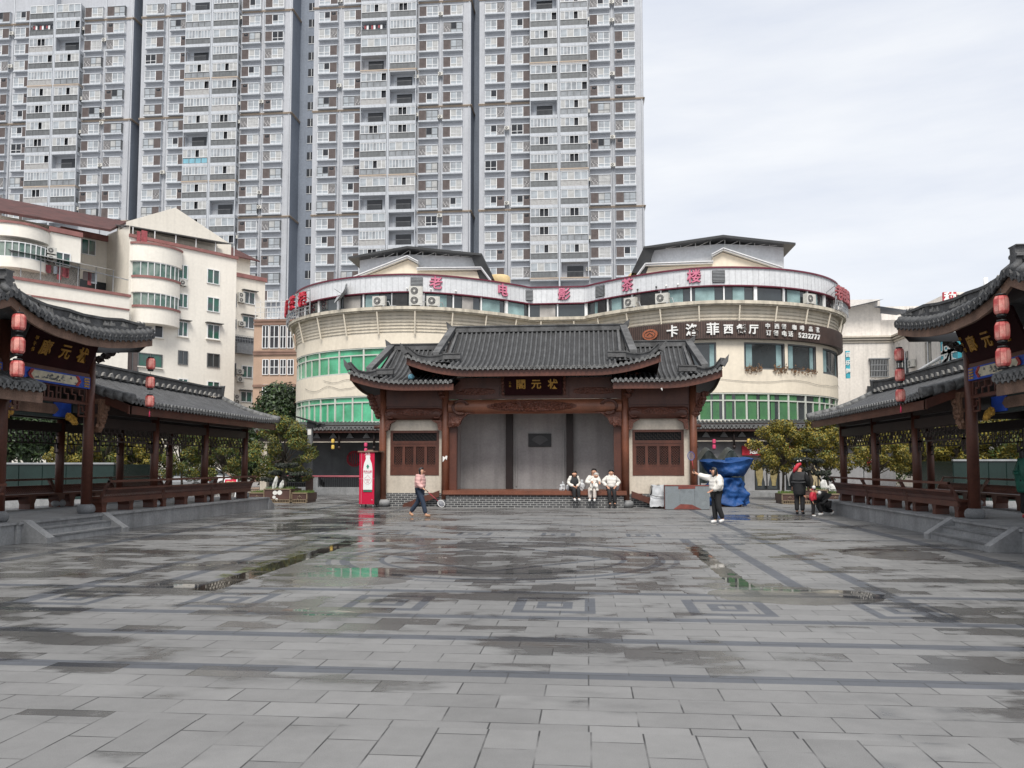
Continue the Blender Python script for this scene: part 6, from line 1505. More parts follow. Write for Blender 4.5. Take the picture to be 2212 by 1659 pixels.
for k, (x, h_, lab) in enumerate(((.38, .62, 'tall pale leaning rock in the left planter'), (.5, .4, 'short pale rock in the left planter, right of the leaning one'))):
    b = MB(); blob(b, (0, 0, h_ * .45), (.09, .09, h_ * .55), 10, k, .6, 5); o = b.build('rock', 'rock_white', None, (ax_ + W * x, ay_ + .25, .6)); o.rotation_euler = (0, .25, 0); tag(o, lab, 'rock')
pl, ax_, ay_, W = planter(1690, 1822, 1089, 'brown planter boxes behind the man in black, at the right corridor end', False)
bonsai((ax_ + W * .5, ay_ + .4, .6), 'dark bonsai pine with tiered pads in the right planter, behind the man in black', [(-.15, 0, 1.75, .3), (-.3, 0, 1.35, .42), (.35, 0, 1.3, .4), (-.25, 0, .9, .35), (.5, .1, .75, .5), (.85, .1, .5, .3)], 6)
for k, (x, h_, lab) in enumerate(((.7, .5, 'white upright rock in the right planter beside the bonsai'), (.82, .28, 'small white rock at the right end of the right planter'))):
    b = MB(); blob(b, (0, 0, h_ * .45), (.16, .1, h_ * .55), 10, k + 4, .6, 5); tag(b.build('rock', 'rock_white', None, (ax_ + W * x, ay_ + .2, .6)), lab, 'rock')
# ------------------------------------------------------------------ lamp pillars
def lamp_pillar(px, py, label, topz=4.35):
    p = gr(px, py); t = thing('lamp_pillar', label, 'street lamp', p)
    b = MB(); b.box(-.16, -.16, 0, .16, .16, 1.05); b.box(-.2, -.2, 1.0, .2, .2, 1.1); b.box(-.19, -.19, 0, .19, .19, .1); b.build('pedestal', 'planter_brown', t)
    b = MB(); b.box(-.12, -.12, 1.1, .12, .12, topz - .5); b.build('post', 'stone_dark', t)
    b = MB(); b.beam((-.75, 0, topz + .05), (.6, 0, topz - .35), .5, .08); b.beam((.6, 0, topz - .35), (.62, 0, topz - .52), .5, .06); b.box(-.15, -.15, topz - .55, .3, .15, topz - .2); b.build('cap', 'black', t)
    b = MB(); b.box(-.1, -.13, topz - .95, .1, -.12, topz - .65); b.build('notice', 'paper_white', t); return t
lamp_pillar(668, 1072, 'grey square lamp pillar with slanted dark cap, left of the dark shop arcade'); t = lamp_pillar(1752, 1068, 'grey square lamp pillar with slanted dark cap behind the golden trees'); t.scale = (-1, 1, 1)
# ------------------------------------------------------------------ advertising box, tarpaulins, boards
M('ad_red', (.5, .012, .05), .35, .08, 1, fine=.03); M('bottle_white', (.74, .76, .74), .4, .05, 3); M('ink_green', (.02, .2, .13), .5); M('ink_pink', (.55, .2, .25), .5); M('ink_purple', (.25, .12, .25), .5)
p = gr(791.5, 1096); ab = thing('advertising_box', 'tall red advertising cabinet on castors showing a white bottle, left of the stage', 'cabinet', (p.x, p.y, 0), R(-8))
b = MB(); b.box(-.33, 0, .13, .33, .62, 2.26); b.build('cabinet', 'ad_red', ab); b = MB(); b.box(.331, .02, .13, .345, .62, 2.26); b.box(.345, .05, .3, .36, .58, 1.9); b.build('side_panel', 'black', ab)
b = MB(); b.box(-.39, -.05, 2.26, .5, .66, 2.31); blob(b, (.06, .2, 2.32), (.18, .15, .04), 10, 2); b.build('lid', 'weathered_wood', ab)
b = MB(); b.box(-.24, -.012, .13, -.225, 0, 2.26); b.box(-.34, -.006, 1.16, .34, 0, 1.175); b.build('door_edge', 'ink_pink', ab)
b = MB(); prof = [(-.2, .72), (-.2, 1.55), (-.17, 1.78), (-.1, 1.95), (-.085, 2.02), (-.1, 2.05), (-.1, 2.1), (-.085, 2.13)]
pts = prof + [(-x, z) for x, z in reversed(prof)]; b.prism([(x + .05, z) for x, z in pts], -.02, -.004); bt = b.build('bottle_print', 'bottle_white', ab)
b = MB(); b.box(-.14, -.024, .64, .24, -.005, .695); b.prism([(.05, 1.76), (.12, 1.66), (.07, 1.66), (.1, 1.6), (0, 1.6), (.03, 1.66), (-.02, 1.66)], -.026, -.019); b.box(.04, -.026, 1.57, .06, -.019, 1.6); b.build('green_print', 'ink_green', bt)
b = MB(); b.text('农夫山泉', .095, face_T((.05, -.021, 1.46), (1, 0, 0), (0, 0, 1)), 0, .004, .004); b.text('NONGFU SPRING', .033, face_T((.05, -.021, 1.395), (1, 0, 0), (0, 0, 1)), 0, .004)
b.tube([(.05 + .16 * math.cos(q) * (1 if q < 3.2 else 1), -.022, 1.1 + .15 * math.sin(q) + (.08 if abs(q - 1.57) < .1 else 0)) for q in [2 * math.pi * k / 24 for k in range(25)]], .006, 4)
b.text('天然水', .075, face_T((.05, -.021, 1.12), (1, 0, 0), (0, 0, 1)), 0, .004); b.text('饮用', .055, face_T((.05, -.021, 1.03), (1, 0, 0), (0, 0, 1)), 0, .004); b.build('pink_print', 'ink_pink', bt)
b = MB(); b.text('天然', .11, face_T((.03, -.006, 2.2), (1, 0, 0), (0, 0, 1)), 0, .006); b.text('好水', .09, face_T((.03, -.006, 2.14), (1, 0, 0), (0, 0, 1)), 0, .006) if False else None
b.box(-.1, -.012, 2.145, .16, -.002, 2.155); b.box(.22, -.012, .3, .26, -.002, .32); b.build('lettering', 'letter_white', ab)
for x in (-.27, .27):
    for y in (.08, .54):
        b = MB(); b.tube([(x - .02, y, .06), (x + .02, y, .06)], .06, 10); b.box(x - .02, y - .02, .08, x + .02, y + .02, .14); b.build('castor', 'grey_metal', ab)
M('tarp_blue', (.010, .055, .19), .6, .3, 2, .9, 7, fine=.2, spec=.3); M('tarp_white', (.5, .52, .54), .55, .15, 2, .3, 6); M('tarp_black', (.035, .045, .045), .5, .3, 2, .3, 7)
def nz3(x, y, z, s=1.0): return mnoise.noise(Vector((x, y, z)) * s)
pa, pc = atY(1509, 1031, 35), atY(1625, 1031, 35); xm = (pa.x + pc.x) / 2; hw = (pc.x - pa.x) / 2
tp = thing('tarpaulin_stall', 'market stall bundled under a bright blue tarpaulin, right of the stage', 'covered stall', (xm, 35, 0)); zt, zb = atY(1560, 993, 35).z, atY(1560, 1034, 35).z
b = MB()
def boat(u, v):
    a = u * 2 * math.pi; t_ = v; k = (1 - t_) ** .7 * .5 + .5
    x, y = hw * k * math.cos(a), .75 * k * math.sin(a); z = lerp(zt - .05 + .04 * math.cos(a * 2), zb - .0, t_)
    f = .1 * abs(math.sin(a * 5.5 + t_ * 2)) * t_ + .3 * nz3(x * 1.3 + 5, y * 1.3, z * 2) + .12 * nz3(x * 5, y * 5, z * 5); return (x * (1 + f * .35) + .12 * t_, y * (1 + f), z + f * .35 + .05 * math.sin(x * 3))
b.grid(boat, 60, 14); b.grid(lambda u, v: (boat(u, 0)[0] * (1 - v), boat(u, 0)[1] * (1 - v), boat(u, 0)[2] + .06 * math.sin(v * 3) + .04 * nz3(boat(u, 0)[0] * 3 * (1 - v), boat(u, 0)[1] * 3, 1)), 60, 6); b.build('top_cover', 'tarp_blue', tp)
b = MB()
def bund(u, v):
    a = u * 2 * math.pi; z = lerp(zb + .05, .06, v); k = .56 + .2 * math.sin(v * 2.6) + .06 * math.sin(v * 13 + a)
    f = .9 + .16 * abs(math.sin(a * 4.5 + v * 3)) + .45 * nz3(math.cos(a) * 1.6, math.sin(a) * 1.6, v * 2.6) + .14 * nz3(math.cos(a) * 6, math.sin(a) * 6, v * 8); z = z + (.07 * math.sin(a * 5) if v > .9 else 0); return (.12 + k * hw * .95 * f * math.cos(a), .6 * f * math.sin(a), max(.03, z))
b.grid(bund, 64, 26); b.build('skirt_cover', 'tarp_blue', tp)
b = MB(); b.box(-.4, -.3, 0, .6, .3, .1); b.box(-.1, -.42, .02, .25, -.3, .12); b.build('cart_base', 'rust_paint', tp)
pa, pc = atY(1505, 985, 38.5), atY(1600, 985, 38.5); xm = (pa.x + pc.x) / 2; hw2 = (pc.x - pa.x) / 2
tb_ = thing('black_canopy', 'two-humped black tarpaulin canopy behind the blue covered stall', 'canopy', (xm, 38.5, 0)); z0 = atY(1550, 1000, 38.5).z; z1 = atY(1550, 966, 38.5).z
b = MB(); b.grid(lambda u, v: (lerp(-hw2, hw2, u), lerp(-.8, 1.2, v), lerp(z0 + .1, z1, (.5 + .5 * math.sin(u * 4 * math.pi - 1.2)) * (.75 + .25 * math.sin(v * math.pi)))), 40, 8); b.build('canopy_sheet', 'tarp_black', tb_)
b = MB(); b.grid(lambda u, v: (lerp(-hw2, hw2, u), -.8 + .05 * math.sin(u * 30), lerp(lerp(z0 + .1, z1, (.5 + .5 * math.sin(u * 4 * math.pi - 1.2)) * .75), .9, v)), 40, 4); b.build('curtain_sheet', 'tarp_black', tb_)
b = MB()
for x in (-hw2 + .05, 0, hw2 - .05): b.tube([(x, 1.1, 0), (x, 1.1, z1 - .3)], .03, 6); b.tube([(x, -.7, 0), (x, -.7, z0)], .03, 6)
b.build('posts', 'dark_metal', tb_)
p0, p1 = gr(1437, 1101), gr(1532, 1101); W = p1.x - p0.x
t = thing('metal_board', 'rust stained grey sheet metal stall front standing beside the white tarpaulin box', 'metal board', (p0.x, p0.y, 0))
hB = atY(1480, 1050, p0.y).z
for k in range(3): b = MB(); b.box(W * k / 3 + .004, 0, .02, W * (k + 1) / 3 - .004, .04, hB); b.build('metal_panel', 'galvanised', t)
b = MB(); b.box(0, -.01, hB, W, .6, hB + .03); b.box(0, .05, 0, .05, .55, hB); b.box(W - .05, .05, 0, W, .55, hB); b.prism([(W * .18, .02), (W * .82, .02), (W * .6, .2), (W * .35, .22)], -.006, -.001); b.prism([(W * .3, hB - .12), (W * .68, hB - .1), (W * .68, hB - .01), (W * .3, hB - .01)], -.006, -.001); b.build('rust', 'rust_paint', t)
p0, p1 = atY(1404, 1096, 32.8), atY(1446, 1096, 32.8); W = p1.x - p0.x
t = thing('tarpaulin_box', 'crate wrapped in a white tarpaulin tied with dark cord, in front of the stage', 'covered crate', (p0.x, 32.8, 0))
b = MB(); b.grid(lambda u, v: (lerp(-.0, W, u) + .05 * nz3(u * 4, v * 4, 1) + (.1 if v < .5 else 0) * (1 - u), .0 + .05 * nz3(u * 6, v * 5, 3) - .04 * v, lerp(.92, .08 + .06 * nz3(u * 5, 0, 7), v)), 16, 12); b.grid(lambda u, v: (lerp(.08, W, u), .75 * v, .92 + .04 * nz3(u * 4, v * 4, 9)), 12, 6); b.grid(lambda u, v: (.04 + .05 * nz3(v * 5, u * 3, 5) + .06 * (1 - v), .75 * (1 - u), lerp(.92, .06, v)), 8, 8); b.build('tarpaulin', 'tarp_white', t)
b = MB(); b.tube([(.0, -.06, .55), (.25, -.08, .48), (W, -.07, .46)], .012, 5); b.tube([(.1, -.06, .9), (.03, -.07, .55)], .012, 5); b.build('cord', 'black', t)
# ------------------------------------------------------------------ glass screens, umbrella, banners, cars behind the corridors
M('glass_screen', (.012, .026, .023), .25, .3, .6, spec=.35); M('umbrella_green', (.01, .1, .06), .6, .25, 4)
def screen(px0, px1, pyt, Y, label):
    a, c = atY(px0, pyt, Y), atY(px1, pyt, Y); W = c.x - a.x; t = thing('glass_screen', label, 'glass screen', (a.x, Y, 0)); n_ = 6
    for k in range(n_): b = MB(); b.box(W * k / n_ + .02, 0, .35, W * (k + 1) / n_ - .02, .03, a.z); b.build('glass_panel', 'glass_screen', t)
    b = MB(); b.box(0, -.05, a.z, W, .1, a.z + .07); b.build('top_rail', 'grey_metal', t); b = MB(); b.box(0, -.1, 0, W, .2, .35); b.build('base', 'stone', t)
    b = MB(); b.box(0, .03, .35, .05, 3, a.z); b.box(W - .05, .03, .35, W, 3, a.z); b.box(0, 3, .35, W, 3.05, a.z); b.build('rear_glass', 'glass_screen', t); return t
screen(-60, 247, 1003, 31, 'dark green glass screen with grey top rail behind the left gate'); screen(2058, 2290, 996, 33, 'dark green glass screen behind the right gate columns')
p = gr(1848, 1062); t = thing('folded_umbrella', 'tall folded dark green parasol behind the far end of the right corridor', 'umbrella', (p.x, p.y, 0)); zt = atY(1848, 978, p.y).z
b = MB(); b.lathe([(.12, .5), (.24, .62), (.27, 1.0), (.24, zt * .6), (.2, zt * .85), (.05, zt)], (0, 0, 0), 16, flute=-.25, nf=16); b.build('canopy', 'umbrella_green', t); b = MB(); b.tube([(0, 0, 0), (0, 0, zt + .1)], .03, 8); b.lathe([(.3, 0), (.3, .08), (.1, .12)], (0, 0, 0), 12); b.build('pole', 'grey_metal', t)
a, c = atY(1862, 982, 44), atY(1893, 1008, 44); t = thing('banner', 'white board with a red character beside the folded green parasol', 'sign', (a.x, 44, 0)); b = MB(); b.box(0, 0, c.z, c.x - a.x, .05, a.z); b.build('board', 'paper_white', t); b = MB(); b.text('转', .62, face_T(((c.x - a.x) * .62, -.01, (a.z + c.z) / 2), (1, 0, 0), (0, 0, 1)), 0, .01, .03); b.build('lettering', 'sign_red', t); b = MB(); b.box(.05, .01, 0, .1, .04, c.z); b.box(c.x - a.x - .1, .01, 0, c.x - a.x - .05, .04, c.z); b.build('legs', 'grey_metal', t)
p = gr(497, 1079); t = thing('a_board', 'red and white A-board standing behind the left corridor', 'notice board', (p.x, p.y, 0)); k = .0225
b = MB(); b.add([(-.34, 0, .35), (.3, 0, .35), (.3, .12, 1.0), (-.34, .12, 1.0), (-.34, .03, .35), (.3, .03, .35), (.3, .15, 1.0), (-.34, .15, 1.0)], [(0,1,2,3), (7,6,5,4), (0,4,5,1), (1,5,6,2), (2,6,7,3), (3,7,4,0)]); b.build('panel', 'ad_red', t); b = MB()
for x in (-.35, .29): b.beam((x, -.1, 0), (x, .12, 1.0), .04, .04); b.beam((x, .45, 0), (x, .14, 1.0), .04, .04)
b.build('frame', 'frame_white', t); b = MB(); b.text('停车', .26, face_T((-.02, .045, .78), (1, 0, 0), (0, .18, .98)), 0, .006, .01); b.box(-.3, -.012, .36, .26, -.002, .45); b.build('lettering', 'tank_yellow', t)
M('car_white', (.7, .71, .72), .25, .03, 1, fine=.02); M('car_black', (.015, .016, .018), .2, .1, 1); M('car_silver', (.35, .36, .37), .25, .05, 1, metal=.4); M('tyre', (.02, .02, .02), .8); M('tail_red', (.4, .02, .02), .3); M('head_clear', (.6, .62, .63), .1)
def car(loc, rz, paint, label):
    t = thing('parked_car', label, 'car', loc, rz, 'cars parked beyond the left corridor')
    b = MB(); sec = [(-2.2, .35, .62, .78), (-2.1, .28, .78, .84), (-1.3, .22, .95, .87), (-.4, .22, .98, .88), (.9, .22, .98, .88), (1.8, .24, .93, .86), (2.15, .32, .8, .78)]; vs = []; 
    for x, z0_, z1_, w_ in sec: vs += [(x, -w_ * .94, z0_), (x, -w_, (z0_ + z1_) / 2), (x, -w_ * .93, z1_), (x, w_ * .93, z1_), (x, w_, (z0_ + z1_) / 2), (x, w_ * .94, z0_)]
    fs_ = [tuple(range(6)), tuple(range(len(vs) - 1, len(vs) - 7, -1))]
    for i in range(len(sec) - 1):
        for k in range(6): fs_.append((i*6+k, (i+1)*6+k, (i+1)*6+(k+1) % 6, i*6+(k+1) % 6))
    b.add(vs, fs_, 0, False)
    b.add([(-.35, -.6, 1.42), (1.1, -.6, 1.42), (1.1, .6, 1.42), (-.35, .6, 1.42), (-.45, -.64, 1.38), (1.2, -.64, 1.38), (1.2, .64, 1.38), (-.45, .64, 1.38)], [(0,1,2,3), (0,4,5,1), (1,5,6,2), (2,6,7,3), (3,7,4,0)], 0); b.build('body', paint, t)
    b = MB(); b.add([(-1.25, -.8, .95), (1.85, -.8, .93), (1.85, .8, .93), (-1.25, .8, .95), (-.45, -.63, 1.38), (1.2, -.63, 1.38), (1.2, .63, 1.38), (-.45, .63, 1.38)], [(0,1,5,4), (1,2,6,5), (2,3,7,6), (3,0,4,7)]); b.build('windows', 'glass_dark', t)
    for x in (-1.35, 1.35):
        for y in (-.8, .8): 
            b = MB(); b.tube([(x, y - .1, .32), (x, y + .1, .32)], .32, 18); w_ = b.build('wheel', 'tyre', t); b = MB(); b.tube([(x, y - .11, .32), (x, y + .11, .32)], .19, 12); b.build('rim', 'grey_metal', w_)
    for y in (-.62, .62): b = MB(); b.box(-2.2, y - .16, .62, -2.05, y + .16, .74); b.build('headlight', 'head_clear', t); b = MB(); b.box(2.02, y - .16, .68, 2.18, y + .16, .8); b.build('tail_light', 'tail_red', t)
for px, Y, rz, pt, lab in ((628, 62, .5, 'car_white', 'white car parked beyond the bonsai planter, farther of the two white ones'), (655, 56, 1.2, 'car_white', 'white car parked left of the lamp pillar'), (650, 50, .15, 'car_black', 'black car parked behind the right end of the left planter'), (392, 52, .1, 'car_silver', 'silver car seen through the middle of the left corridor'), (442, 56, .3, 'car_white', 'white car seen between columns of the left corridor'), (215, 50, .4, 'car_white', 'white car seen just beyond the left glass screen')): car(ground_at(px, Y), rz, pt, lab)
# ------------------------------------------------------------------ small things
b = MB(); blob(b, (0, 0, .12), (.13, .13, .12), 12, 3, .25, 4); p = atY(888, 815, 32.45); tag(b.build('blue_ball', 'tarp_blue2' if False else 'pane_blue', None, (p.x, p.y, p.z - .1)), 'small blue ball lodged on the left eave tiles of the stage', 'ball')
M('racket_blue', (.06, .09, .3), .4); M('racket_red', (.45, .04, .07), .4); M('string_white', (.45, .47, .55), .6, alpha=.55)
def racket(p, q, label, frame):
    """badminton racket from hand p to head centre q"""
    p, q = Vector(p), Vector(q); d = (q - p).normalized(); L_ = (q - p).length; t = thing('badminton_racket', label, 'racket', p); a = d.orthogonal().normalized()
    a = Vector((d.y, -d.x, 0)).normalized() if abs(d.z) < .98 else a; a = Vector((0, .35, 0)) + a * 1.0 if False else d.cross(Vector((0, 1, 0))).normalized()
    b = MB(); b.tube([d * -.1, d * .1], .016, 7); b.build('grip', 'black', t); b = MB(); b.tube([d * .1, d * (L_ - .13)], .008, 6); b.build('shaft', 'racket_red', t)
    b = MB(); c = d * L_; b.tube([tuple(c + d * (.13 * math.cos(k)) + a * (.1 * math.sin(k))) for k in [2 * math.pi * i / 22 for i in range(23)]], .011, 6); b.build('head_frame', frame, t)
    b = MB()
    for k in range(-5, 6):
        w_ = .018 * k; l = .125 * math.sqrt(max(0, 1 - (w_ / .1) ** 2)); b.beam(c + a * w_ - d * l, c + a * w_ + d * l, .003, .003)
        w_ = .023 * k; l = .095 * math.sqrt(max(0, 1 - (w_ / .125) ** 2)); b.beam(c + d * w_ - a * l, c + d * w_ + a * l, .003, .003)
    b.build('strings', 'string_white', t); return t
def shuttle(p, label, d=(0.3, -.2, -.9)):
    d = Vector(d).normalized(); t = thing('shuttlecock', label, 'shuttlecock', p); b = MB(); b.tube([d * .0, d * .02, d * .03], [.014, .014, .006], 8); b.build('cork', 'paper_white', t); b = MB(); b.tube([d * 0, -d * .06], [.014, .034], 10, cap=False); b.build('feathers', 'letter_white', t)
p = atY(1430, 842, 28); shuttle(p, 'white shuttlecock in the air below the right eave of the stage'); 
for k, (px, py, sc, lab) in enumerate(((1215, 1054, 1.0, 'clear plastic bag with green contents on the stage floor, leftmost bag'), (1229, 1054, .9, 'clear plastic bag touching the seated person in black'), (1256, 1052, 1.25, 'tall white plastic bag between the first two seated people'), (1329, 1055, 1.35, 'white plastic bag at the right edge of the stage floor'))):
    p = atY(px, 1060, 33.2); b = MB(); blob(b, (0, 0, .13 * sc), (.12 * sc, .1 * sc, .15 * sc), 12, k + 2, .7, 4); blob(b, (.02, 0, .3 * sc), (.04 * sc, .03 * sc, .07 * sc), 8, k + 5, .8, 5); tag(b.build('plastic_bag', 'tarp_white', None, (p.x, p.y, .69)), lab, 'plastic bag', 'plastic bags on the stage floor')
# ------------------------------------------------------------------ people
M('skin', (.5, .27, .18), .55, .08, 6); M('hair_black', (.012, .010, .010), .45, .2, 20); M('coat_white', (.64, .62, .58), .75, .16, 7, .28, 12, wave=('Z', 2.6, 4)); M('coat_pink', (.56, .33, .31), .7, .16, 7, .28, 12, wave=('Z', 2.6, 4)); M('coat_black', (.014, .015, .017), .75, .25, 5, .4, 14); M('coat_green', (.01, .1, .07), .6, .35, 5)
M('jeans', (.018, .03, .055), .8, .25, 5); M('trouser_black', (.012, .012, .014), .8, .2, 5); M('trouser_cream', (.55, .5, .46), .8, .12, 5); M('shoe_white', (.66, .66, .65), .6, .1, 5); M('shoe_tan', (.4, .22, .13), .7, .2, 5); M('shoe_black', (.012, .012, .013), .6); M('eye', (.02, .015, .012), .3); M('lip', (.35, .1, .09), .5); M('coat_red', (.45, .02, .04), .6, .2, 5)
def skin(name, nodes, edges, mat, parent, root=0, sub=2):
    """smooth limbs grown over a stick figure: nodes (point, radius), edges (i, j)"""
    me = bpy.data.meshes.new(name); me.from_pydata([tuple(q[0]) for q in nodes], edges, []); o = bpy.data.objects.new(name, me); COL.objects.link(o)
    o.modifiers.new('s', 'SKIN').use_smooth_shade = True
    for i, d in enumerate(me.skin_vertices[0].data): r_ = nodes[i][1]; d.radius = (r_, r_) if not isinstance(r_, tuple) else r_; d.use_root = i == root
    m_ = o.modifiers.new('u', 'SUBSURF'); m_.levels = sub; m_.render_levels = sub
    bpy.context.view_layer.update(); m2 = bpy.data.meshes.new_from_object(o.evaluated_get(bpy.context.evaluated_depsgraph_get())); bpy.data.objects.remove(o); bpy.data.meshes.remove(me)
    m2.name = name; m2.materials.clear(); m2.materials.append(MATS[mat])
    for f in m2.polygons: f.use_smooth = True
    return link(name, m2, parent)
def person(loc, rz, label, pose, top, legs, shoes, hair='short', sc=1.0, puff=1.0, face=True, hat=None, long_coat=False, group=None):
    """pose: joint name -> point in metres for a 1.62 m figure facing -y"""
    J = dict(pelvis=(0, 0, .92), waist=(0, 0, 1.05), chest=(0, 0, 1.25), neck=(0, .0, 1.40), head=(0, -.02, 1.51), crown=(0, 0, 1.585),
             shL=(.16, 0, 1.345), elL=(.21, .03, 1.09), wrL=(.21, -.04, .87), shR=(-.16, 0, 1.345), elR=(-.21, .03, 1.09), wrR=(-.21, -.04, .87),
             hiL=(.085, 0, .87), knL=(.09, -.01, .48), anL=(.09, .02, .085), toL=(.1, -.13, .03), hiR=(-.085, 0, .87), knR=(-.09, -.01, .48), anR=(-.09, .02, .085), toR=(-.1, -.13, .03))
    J.update(pose); J = {k: Vector(v) for k, v in J.items()}
    look = J.get('look', Vector((0, -1, 0))).normalized() if 'look' in pose else Vector((0, -1, 0))
    names = ['pelvis', 'waist', 'chest', 'neck', 'head', 'crown', 'shL', 'elL', 'wrL', 'shR', 'elR', 'wrR', 'hiL', 'knL', 'anL', 'toL', 'hiR', 'knR', 'anR', 'toR']; rad = [.12, .105, .125, .055, .118, .09, .06, .042, .03, .06, .042, .03, .085, .058, .04, .03, .085, .058, .04, .03]
    nodes = [(J[k], r_) for k, r_ in zip(names, rad)]; ed = [(0, 1), (1, 2), (2, 3), (3, 4), (4, 5), (2, 6), (6, 7), (7, 8), (2, 9), (9, 10), (10, 11), (0, 12), (12, 13), (13, 14), (14, 15), (0, 16), (16, 17), (17, 18), (18, 19)]
    for s, wr, el in (('L', 8, 7), ('R', 11, 10)):   # palms with four bent fingers and a thumb
        d = (nodes[wr][0] - nodes[el][0]).normalized(); side = d.cross(look).normalized() if d.cross(look).length > .1 else Vector((1, 0, 0)); palm = nodes[wr][0] + d * .06; pi = len(nodes); nodes.append((palm, .03)); ed.append((wr, pi))
        for k in range(4):
            b0 = palm + d * .03 + side * (.026 - .017 * k); L_ = (.05, .058, .054, .042)[k]; i0 = len(nodes); nodes += [(b0, .009), (b0 + d * L_ * .6 + look * .008, .0085), (b0 + d * L_ + look * .025, .007)]; ed += [(pi, i0), (i0, i0 + 1), (i0 + 1, i0 + 2)]
        i0 = len(nodes); nodes += [(palm + side * .034 + look * .012, .010), (palm + side * .045 + d * .035 + look * .025, .008)]; ed += [(pi, i0), (i0, i0 + 1)]
    t = skin('person', nodes, ed, 'skin', None, 0, 1); t.location = loc; t.rotation_euler = (0, 0, rz); t.scale = (sc,) * 3; t['label'] = label; t['category'] = 'person'
    if group: t['group'] = group
    P_ = puff * 1.2; low = J['pelvis'] + (Vector((0, 0, -.0)))
    sh = lambda a, b_, k: J[a].lerp(J[b_], k)
    cn = [(low, .155 * P_), (J['waist'], .155 * P_), (J['chest'], .165 * P_), (sh('chest', 'neck', .75), .095 * P_)] + [(J['shL'], .085 * P_), (J['elL'], .075 * P_), (sh('elL', 'wrL', .92), .055 * P_), (J['shR'], .085 * P_), (J['elR'], .075 * P_), (sh('elR', 'wrR', .92), .055 * P_)]
    ce = [(0, 1), (1, 2), (2, 3), (2, 4), (4, 5), (5, 6), (2, 7), (7, 8), (8, 9)]
    if long_coat: cn += [(sh('hiL', 'knL', .7) * .5 + sh('hiR', 'knR', .7) * .5, .19)]; ce.append((0, len(cn) - 1))
    skin('coat', cn, ce, top, t, 0, 2)
    skin('trousers', [(J['pelvis'] - Vector((0, 0, .02)), .13), (J['hiL'], .11), (J['knL'], .086), (sh('knL', 'anL', .95), .075), (J['hiR'], .11), (J['knR'], .086), (sh('knR', 'anR', .95), .075)], [(0, 1), (1, 2), (2, 3), (0, 4), (4, 5), (5, 6)], legs, t, 0, 2)
    for s in 'LR':
        a, c = J['an' + s], J['to' + s]; d = (c - a); skin('shoe', [(a - d * .25 + Vector((0, 0, -.03)), .045), (a.lerp(c, .5) + Vector((0, 0, -.005)), .05), (c + Vector((0, 0, .012)), .04)], [(0, 1), (1, 2)], shoes, t, 1, 2)
    h = J['head'] + Vector((0, 0, .01)); rt = look.cross(Vector((0, 0, 1))).normalized(); up = rt.cross(look)
    if face:
        for s in (-1, 1): b = MB(); b.sphere(tuple(h + look * .1 + rt * .032 * s + up * .012), .0125, 8); b.build('eye', 'eye', t); b = MB(); b.sphere(tuple(h + rt * .088 * s - look * .005), .022, 8, sc=(.5, 1, 1.3)); b.build('ear', 'skin', t)
        b = MB(); b.sphere(tuple(h + look * .114 - up * .012), .016, 8, sc=(.8, 1.1, 1.3)); b.build('nose', 'skin', t); b = MB(); b.sphere(tuple(h + look * .102 - up * .05), .02, 8, sc=(1, .5, .35)); b.build('mouth', 'lip', t)
    b = MB(); hv = []
    for j in range(9):
        for i in range(16):
            th = math.pi * j / 8; ph = 2 * math.pi * i / 16; d = Vector((math.sin(th) * math.cos(ph), math.sin(th) * math.sin(ph), math.cos(th))); f = d.dot(look); z = d.z
            r_ = .108 + .006 * mnoise.noise(d * 6)
            if f > .2 and z < .5: r_ = .03
            q = h + Vector((0, 0, .035)) + d * r_
            if z < 0 and f < .25: q = h + Vector((0, 0, .035)) + Vector((d.x * .112, d.y * .112, 0)) * (1 if hair != 'short' else .9) + Vector((0, 0, z * (.1 if hair == 'short' else .3 if hair == 'bob' else .45)))
            hv.append(tuple(q))
    b.add(hv, [(j*16+i, (j+1)*16+i, (j+1)*16+(i+1) % 16, j*16+(i+1) % 16) for j in range(8) for i in range(16)], 0, True); hr = b.build('hair' if not hat else 'hat', hat or 'hair_black', t)
    if hair == 'bun': b = MB(); b.sphere(tuple(h - look * .1 + Vector((0, 0, .05))), .05, 10); b.build('hair_bun', 'hair_black', t)
    return t
def wpt(loc, rz, sc, q): return Matrix.Translation(loc) @ Matrix.Rotation(rz, 4, 'Z') @ Matrix.Scale(sc, 4) @ Vector(q)
# walking woman in pink: faces +x, seen from her right side
g0 = gr(907, 1117); L0 = (g0.x, g0.y, 0)
pz = dict(elR=(-.2, .0, 1.1), wrR=(-.22, -.2, .95), elL=(.2, .1, 1.1), wrL=(.2, .05, .88), knR=(-.09, -.14, .5), anR=(-.09, -.24, .09), toR=(-.09, -.4, .04), knL=(.09, .1, .5), anL=(.09, .38, .14), toL=(.09, .27, .03), hiL=(.085, .01, .87), head=(0, -.05, 1.51))
person(L0, R(82), 'woman walking in a pale pink padded jacket and dark jeans, carrying a racket', pz, 'coat_pink', 'jeans', 'shoe_tan', 'bob', 1.0, 1.06)
hp = wpt(L0, R(82), 1, (-.23, -.29, .9)); q = atY(953, 1088, hp.y - .12); racket(hp, q, 'blue and white badminton racket held low by the woman in pink', 'string_frame' if False else 'shoe_white')
